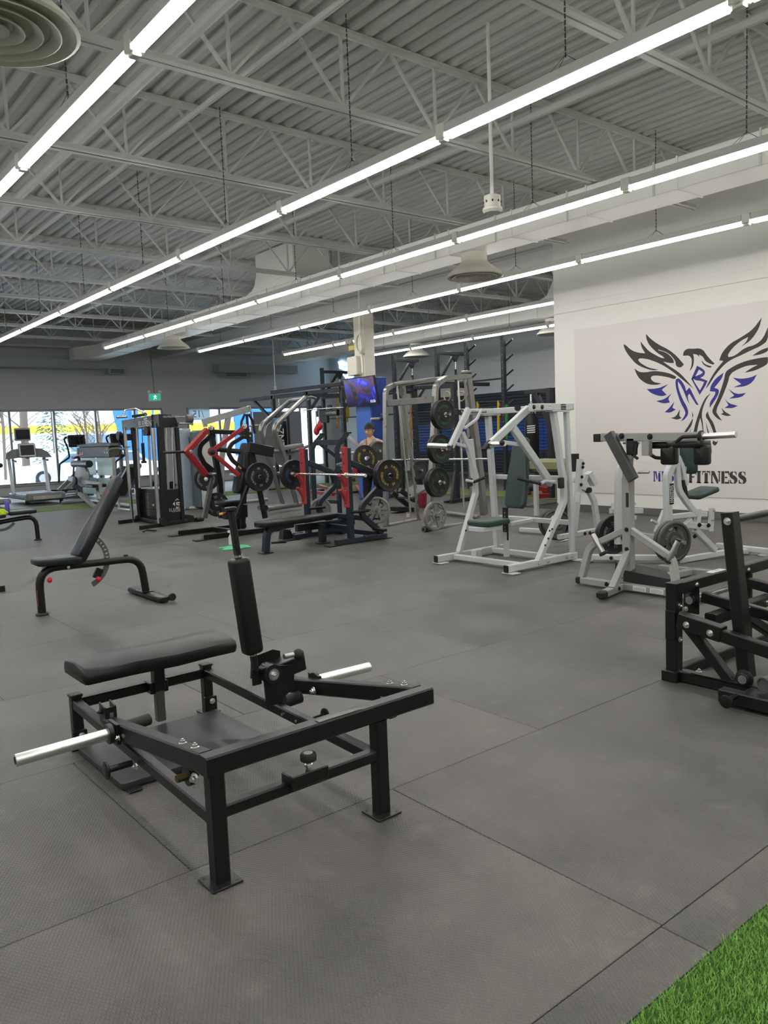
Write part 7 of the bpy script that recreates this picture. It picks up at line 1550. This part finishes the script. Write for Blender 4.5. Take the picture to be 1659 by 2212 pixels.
c = P(322, 1149, z=.012); b = B(); b.tube([c+V((-.1, 0, .01)), c+V((-.03, .05, .03)), c+V((.06, -.02, .02)), c+V((.14, .04, .01))], .016, 6, .04); obj('wrist_strap', b, rubberb, None, 'small black strap lying at the near foot of the cable tower', 'strap')
# orange clip on the pad arm top
c = P(478, 1110, X=1.62); b = B(); b.tube([P(474, 1111, Y=3.1), P(481, 1109, Y=3.1)], .005, 6); obj('orange_tip', b, MATS['orange_plastic'], bpy.data.objects['hip_machine']) ; b = B(); b.tube([P(481, 1109, Y=3.1), P(497, 1103, Y=3.1)], .003, 5); obj('red_pin_rod', b, MATS['red_plastic'], bpy.data.objects['hip_machine'])
# ================================================================ OUTDOORS
snow = M('snow', (.85, .88, .92), .8, var=.04, scale=.5)
b = B(); b.bx(-40, 90, YO+.02, 110, -.35, -.15, 0); struct('trim_7', b, snow)
r = root('shop_building', 'white shop building with yellow stripe and blue corner across the car park', 'building', (20, 62, 0))
b = B(); b.bx(-10, 60, 60, 72, -.2, 9, 0); wl = obj('wall', b, M('white_cladding', (.72, .76, .80), .7, var=.03, scale=.3), r)
b = B(); b.bx(-10, 23, 59.9, 60, 2.52, 3.08, 0); obj('yellow_stripe', b, M('signal_yellow', (.85, .62, .03), .6), r); b = B(); b.bx(28.5, 33, 59.9, 60, 2.2, 3.0, 0); obj('yellow_stripe', b, MATS['signal_yellow'], r)
bl3 = M('shop_blue', (.02, .14, .55), .5)
b = B(); b.poly([(23, 59.8, -.2), (26.3, 59.8, -.2), (26.3, 59.8, 5), (22.2, 59.8, 5)], (0, .19, 0)); obj('blue_panel', b, bl3, r, smooth=0); b = B(); b.bx(32.6, 36.5, 59.8, 59.99, .2, 5.5, 0); obj('blue_panel', b, bl3, r)
b = B(); b.bx(24.2, 28.2, 59.6, 59.79, 3.3, 4.7, 0); sg2 = obj('shop_sign', b, MATS['signal_yellow'], r); b = B(); lettering(b, 'RUX', P(322, 889, Y=59.55), (1, 0, 0), (0, 0, 1), 1.3, sx=1.2); obj('sign_letters', b, bl3, sg2)
for x0_ in range(19, 31, 2):
    b = B(); b.bx(x0_+.05, x0_+1.95, 59.85, 59.99, .2, 2.3, 0); w_ = obj('shop_window', b, M('dark_glass', (.10, .16, .22), .15), r); pt(w_, 'window_bar', papr, 'bx', x0_+.95, x0_+1.05, 59.8, 59.86, .2, 2.3, 0)
tg = M('spruce_needles', (.10, .17, .15), .9, var=.4, scale=4)
def spruce(x, y, H, lab):
    r = root('spruce_tree', lab, 'tree', (x, y, -.15)); rr = random.Random(int(x*10)); b = B()
    for k in range(900):
        t = rr.random()**.8; z_ = .3+t*(H-.3); rad = (1-t)*H*.26+.08; a_ = rr.uniform(0, 2*PI); rad *= rr.uniform(.5, 1.05)
        p = V((x+rad*math.cos(a_), y+rad*math.sin(a_), z_-rad*.25)); d = V((math.cos(a_), math.sin(a_), -.25)).normalized(); s_ = V((-math.sin(a_), math.cos(a_), 0))
        l = rr.uniform(.12, .30); b.add([p-d*l, p+s_*.07, p+d*l*.5+V((0, 0, -.03)), p-s_*.07], [[0, 1, 2, 3]])
    obj('foliage', b, tg, r, smooth=0)['kind'] = 'stuff'; pt(r, 'trunk', M('bark', (.12, .09, .07), .9), 'tube', [(x, y, -.15), (x, y, H*.95)], .10, 8)
c = P(118, 950, Y=42); spruce(c.x, 42, 5.8, 'snow-dusted spruce tree outside the left windows'); 
def bare(x, y, H, lab, seed=1, thick=.12):
    r = root('bare_tree', lab, 'tree', (x, y, -.15)); rr = random.Random(seed)
    pt(r, 'trunk', MATS['bark'], 'tube', [(x, y, -.15), (x+.1, y, H*.55), (x, y, H)], thick, 8)
    for k in range(16):
        z_ = H*(.2+.75*rr.random()); a_ = rr.uniform(0, 2*PI); l = (H-z_)*.5+.5; e_ = V((x+l*math.cos(a_), y+l*.4*math.sin(a_), z_+l*.8)); b = B(); s0 = V((x, y, z_)); b.tube([s0, s0*.5+e_*.5+V((0, 0, .1)), e_], .02, 5)
        for j in range(4): q0 = s0.lerp(e_, .4+.15*j); b.tube([q0, q0+V((rr.uniform(-.5, .5), 0, rr.uniform(.2, .7)))], .010, 4)
        obj('branch', b, MATS['bark'], r)
for nm_, px_, Y_, H_, sd, tk in (('thick-trunked bare tree outside behind the treadmill screen', 52, 44, 6.5, 3, .20), ('slim bare tree outside, right of the spruce', 185, 40, 3.6, 5, .05), ('bare tree outside at the left edge of the windows', 6, 46, 5, 8, .08), ('bare tree outside behind the cable tower', 215, 38, 3.4, 11, .05)):
    q = P(px_, 960, Y=Y_); bare(q.x, Y_, H_, nm_, sd, tk)
def car(cx, cy, L, col, lab, face=1):
    r = root('parked_car', lab, 'car', (cx, cy, -.15)); m_ = M('car_paint_%s' % lab.split()[0], col, .3, coat=.6)
    b = B(); pr = [(-.5, .25), (-.5, .75), (-.40, .85), (-.20, .92), (-.08, 1.38), (.28, 1.42), (.42, .98), (.5, .90), (.5, .25)]
    b.poly([(cx+p[0]*L*face, cy-.85, p[1]-.15) for p in (pr if face > 0 else pr[::-1])], (0, 1.7, 0)); obj('body', b, m_, r, smooth=0)
    pt(r, 'side_window', M('dark_glass', (.1, .16, .22), .15), 'poly', [(cx+p[0]*L*face, cy-.86, p[1]-.15) for p in ((-.15, .95), (-.06, 1.32), (.26, 1.34), (.36, .98))], (0, -.01, 0))
    for k in (-.32, .32): w_ = pt(r, 'wheel', rubberb, 'cyl', (cx+k*L, cy-.88, .17), (cx+k*L, cy-.66, .17), .32, 18); pt(w_, 'rim', steel, 'cyl', (cx+k*L, cy-.89, .17), (cx+k*L, cy-.88, .17), .19, 14)
    pt(r, 'tail_light', M('red_plastic', (.55, .02, .02), .3), 'box', (cx+.49*L*face, cy-.82, .62), (.08, .10, .18), None, .01)
q = P(148, 985, Y=37); car(q.x, 37, 4.4, (.45, .50, .56), 'silver parked car outside between the ellipticals'); q = P(262, 990, Y=34); car(q.x, 34, 4.4, (.75, .77, .8), 'white parked car outside behind the frosted stack machine', -1)
q = P(320, 1010, Y=31); 
# ================================================================ THE MAN (standing behind the plates)
def skin_body(name, verts, edges, radii, mat, par, subd=2, root_i=0):
    me = bpy.data.meshes.new(name); off = OFF[par.name]; me.from_pydata([V(v)-off for v in verts], edges, [])
    o = bpy.data.objects.new(name, me); COL.objects.link(o); o.parent = par; OFF[o.name] = off
    md = o.modifiers.new('skin', 'SKIN'); sv_ = me.skin_vertices[0].data if me.skin_vertices else None
    if sv_ is None:
        bpy.context.view_layer.objects.active = o; bpy.ops.object.select_all(action='DESELECT'); o.select_set(True); bpy.ops.mesh.customdata_skin_add(); sv_ = me.skin_vertices[0].data
    for i, rr in enumerate(radii): sv_[i].radius = rr if isinstance(rr, tuple) else (rr, rr); sv_[i].use_root = (i == root_i)
    md.use_smooth_shade = True; s2 = o.modifiers.new('sub', 'SUBSURF'); s2.levels = subd; s2.render_levels = subd
    me.materials.append(mat)
    dg = bpy.context.evaluated_depsgraph_get(); nm = bpy.data.meshes.new_from_object(o.evaluated_get(dg)); o.modifiers.clear(); o.data = nm
    if not nm.materials: nm.materials.append(mat)
    return o
skin = M('skin', (.62, .37, .26), .5, var=.04); hairm = M('black_hair', (.008, .007, .007), .6, bump=.6, bscale=180)
shirt = M('grey_marl_cotton', (.33, .33, .31), .85, var=.12, scale=60); trou = M('dark_trousers', (.012, .013, .018), .8)
o0 = P(801, 1123, z=0); O = V((o0.x+.12, o0.y+.04, 0))
fw_ = V((-.93, -.37, 0)).normalized(); lf = V((fw_.y*-1, fw_.x, 0)); lf = NZ.cross(fw_)     # lf: his left
def H(f, l, z): return O+fw_*f+lf*l+NZ*z
man = root('person', 'dark-haired man in glasses and grey vest standing behind the loaded plates', 'person', O)
# continuous body: pelvis, spine, neck, head, arms, legs
v = [H(0, 0, .93), H(0, 0, 1.08), H(.01, 0, 1.24), H(.0, 0, 1.36), H(.01, 0, 1.43), H(.03, 0, 1.49),             # 0-5
     H(0, .10, .86), H(.02, .11, .48), H(-.02, .12, .09), H(.11, .13, .035),                                        # 6-9 left leg
     H(0, -.10, .86), H(.03, -.12, .48), H(-.01, -.13, .09), H(.12, -.14, .035),                                    # 10-13
     H(-.01, .185, 1.355), H(.03, .27, 1.12), H(.26, .26, 1.02), H(.31, .255, 1.02),                                # 14-17 left arm
     H(-.01, -.185, 1.355), H(.03, -.27, 1.12), H(.26, -.24, 1.02), H(.31, -.235, 1.02)]                            # 18-21
e = [(0, 1), (1, 2), (2, 3), (3, 4), (4, 5), (0, 6), (6, 7), (7, 8), (8, 9), (0, 10), (10, 11), (11, 12), (12, 13), (3, 14), (14, 15), (15, 16), (16, 17), (3, 18), (18, 19), (19, 20), (20, 21)]
rd = [(.135, .10), (.12, .09), (.135, .095), (.11, .08), .058, .054, .095, .062, .042, .038, .095, .062, .042, .038, .066, .047, .032, .034, .066, .047, .032, .034]
body = skin_body('body', v, e, rd, skin, man)
# fingers around the bar
for s_ in (1, -1):
    for k in range(4):
        w = H(.34, s_*.25+(k-1.5)*.021, 1.02); fl = (.030, .034, .032, .026)[k]
        b = B(); b.tube([w, w+fw_*fl+NZ*.010, w+fw_*(fl+.012)-NZ*.020, w+fw_*(fl-.012)-NZ*.038], .0085, 8, .008); obj('finger', b, skin, man)
    b = B(); b.tube([H(.31, s_*.215, 1.01), H(.345, s_*.205, .995), H(.362, s_*.215, .985)], .010, 8, .01); obj('thumb', b, skin, man)
# head
hc = H(.055, 0, 1.565)
n, mm = 24, 16; R_ = []
for i in range(mm+1):
    t = PI*i/mm; zz = math.cos(t); rr = math.sin(t)+1e-3; ring = []
    for j in range(n):
        a = 2*PI*j/n; cf, cl = math.cos(a), math.sin(a)
        x = rr*cf*.095; y = rr*cl*.074; z_ = zz*.118
        if z_ < 0: k = 1+z_*2.4; y *= max(.55, k); x = x*max(.72, 1+z_*1.2)+(-z_*.16)*(cf > 0)*0 + (.012 if cf > .3 else 0)*min(1, -z_*14)
        if cf > .85:
            if -.030 < z_ < .02: x += .016*(1-abs(cl)*2.2)*(1-abs(z_+.018)/.04) if abs(cl) < .45 else 0
        if cf > .55 and .0 < z_ < .03 and .2 < abs(cl) < .6: x -= .006
        ring.append(hc+fw_*x+lf*y+NZ*z_)
    R_.append(ring)
b = B(); b.rings(R_); hd = obj('head', b, skin, man, smooth=70)
pt(hd, 'nose', skin, 'poly', [hc+fw_*.098+NZ*.018, hc+fw_*.100-NZ*.026+lf*.016, hc+fw_*.124-NZ*.024, hc+fw_*.100-NZ*.026-lf*.016], fw_*-.004)
b = B(); b.box(hc+fw_*.098-NZ*.056, (.014, .046, .011), Matrix.Rotation(math.atan2(fw_.y, fw_.x), 3, 'Z'), .004); obj('mouth', b, M('lip', (.36, .13, .11), .5), hd)
for s_ in (1, -1):
    c = hc+fw_*.084+lf*s_*.031+NZ*.012; b = B(); b.ball(c, .0095, 8); ey = obj('eye', b, M('eye_white', (.6, .58, .55), .3), hd); pt(ey, 'iris', M('dark_iris', (.02, .012, .01), .2), 'ball', c+fw_*.0052, .0056, 8)
    pt(hd, 'eyebrow', hairm, 'tube', [hc+fw_*.096+lf*s_*.014+NZ*.036, hc+fw_*.088+lf*s_*.050+NZ*.036], .0045, 6)
    c = hc+lf*s_*.077-fw_*.006-NZ*.004; b = B(); b.lathe([(.006, 0), (.027, .002), (.030, .010), (.014, .014)], c, lf*s_-fw_*.3, 12); er = obj('ear', b, skin, hd); pt(er, 'earbud', rubberb, 'ball', c+lf*s_*.014+fw_*.006-NZ*.01, .011, 8)
b = B()
for s_ in (1, -1):
    c = hc+fw_*.108+lf*s_*.032+NZ*.010; b.tube([c+lf*.024*math.cos(t)+NZ*.019*math.sin(t)-fw_*.004*abs(math.cos(t)) for t in [2*PI*i/16 for i in range(16)]], .0022, 6, closed=True); b.tube([c+lf*s_*.024, hc+lf*s_*.079-fw_*.0+NZ*.014], .0022, 6)
b.tube([hc+fw_*.109+lf*.009+NZ*.014, hc+fw_*.109-lf*.009+NZ*.014], .0022, 6)
gl_ = obj('glasses', b, M('dark_frames', (.015, .012, .01), .3), man)
# stubble and hair
R_ = []
for i in range(9):
    t = PI*.5*i/8.6; ring = []
    for j in range(n):
        a = 2*PI*j/n; cf, cl = math.cos(a), math.sin(a); lim = 1.0 if cf < .35 else .62+.0*cf
        tt = (.06+t)*(1.18 if cf < -.1 else (1.04 if cf < .25 else .84)); w = .016+.004*math.sin(j*3.1+i*1.7)
        ring.append(hc+fw_*(math.sin(tt)*cf*(.095+w))+lf*(math.sin(tt)*cl*(.074+w))+NZ*(math.cos(tt)*(.118+w*1.5)+.002))
    R_.append(ring)
b = B(); b.rings(R_, capb=False); obj('hair', b, hairm, man, smooth=70)
# vest: loft around the torso with deep neckline
def ring_at(z_, rx, ry, f0=0, n=28): return [H(f0+rx*math.cos(2*PI*j/n), ry*math.sin(2*PI*j/n), z_) for j in range(n)]
R_ = [ring_at(.80, .150, .200), ring_at(.95, .145, .190), ring_at(1.08, .135, .180, .005), ring_at(1.20, .145, .195, .005), ring_at(1.285, .145, .195, .0)]
top = []
for j in range(28):
    a = 2*PI*j/28; cf, cl = math.cos(a), math.sin(a); st = abs(abs(cl)-.55) < .28
    z_ = 1.43 if st else (1.30 if abs(cl) > .83 else (1.315 if cf > 0 else 1.38)); top.append(H(.138*cf*(.62 if st else 1.0), .185*cl*(.80 if st else 1), z_))
R_.append(top); b = B(); b.rings(R_, capa=False, capb=False); obj('vest', b, shirt, man, smooth=70)
# trousers and shoes
vt_ = [H(0, 0, .93), H(0, .10, .84), H(.02, .11, .48), H(-.02, .12, .10), H(0, -.10, .84), H(.03, -.12, .48), H(-.01, -.13, .10)]
skin_body('trousers', vt_, [(0, 1), (1, 2), (2, 3), (0, 4), (4, 5), (5, 6)], [(.165, .125), .108, .076, .058, .108, .076, .058], trou, man)
for s_, l in ((.12, .02), (-.13, .03)):
    b = B(); R_ = []
    for f, w, h in ((-.11, .044, .07), (-.08, .056, .11), (.02, .058, .11), (.10, .058, .10), (.18, .052, .085), (.215, .030, .05)): R_.append([H(f+l, s_+w*math.cos(t), h*.5+h*.5*math.sin(t)) for t in [2*PI*i/12 for i in range(12)]])
    b.rings(R_); obj('shoe', b, M('black_shoe', (.015, .015, .016), .6), man)
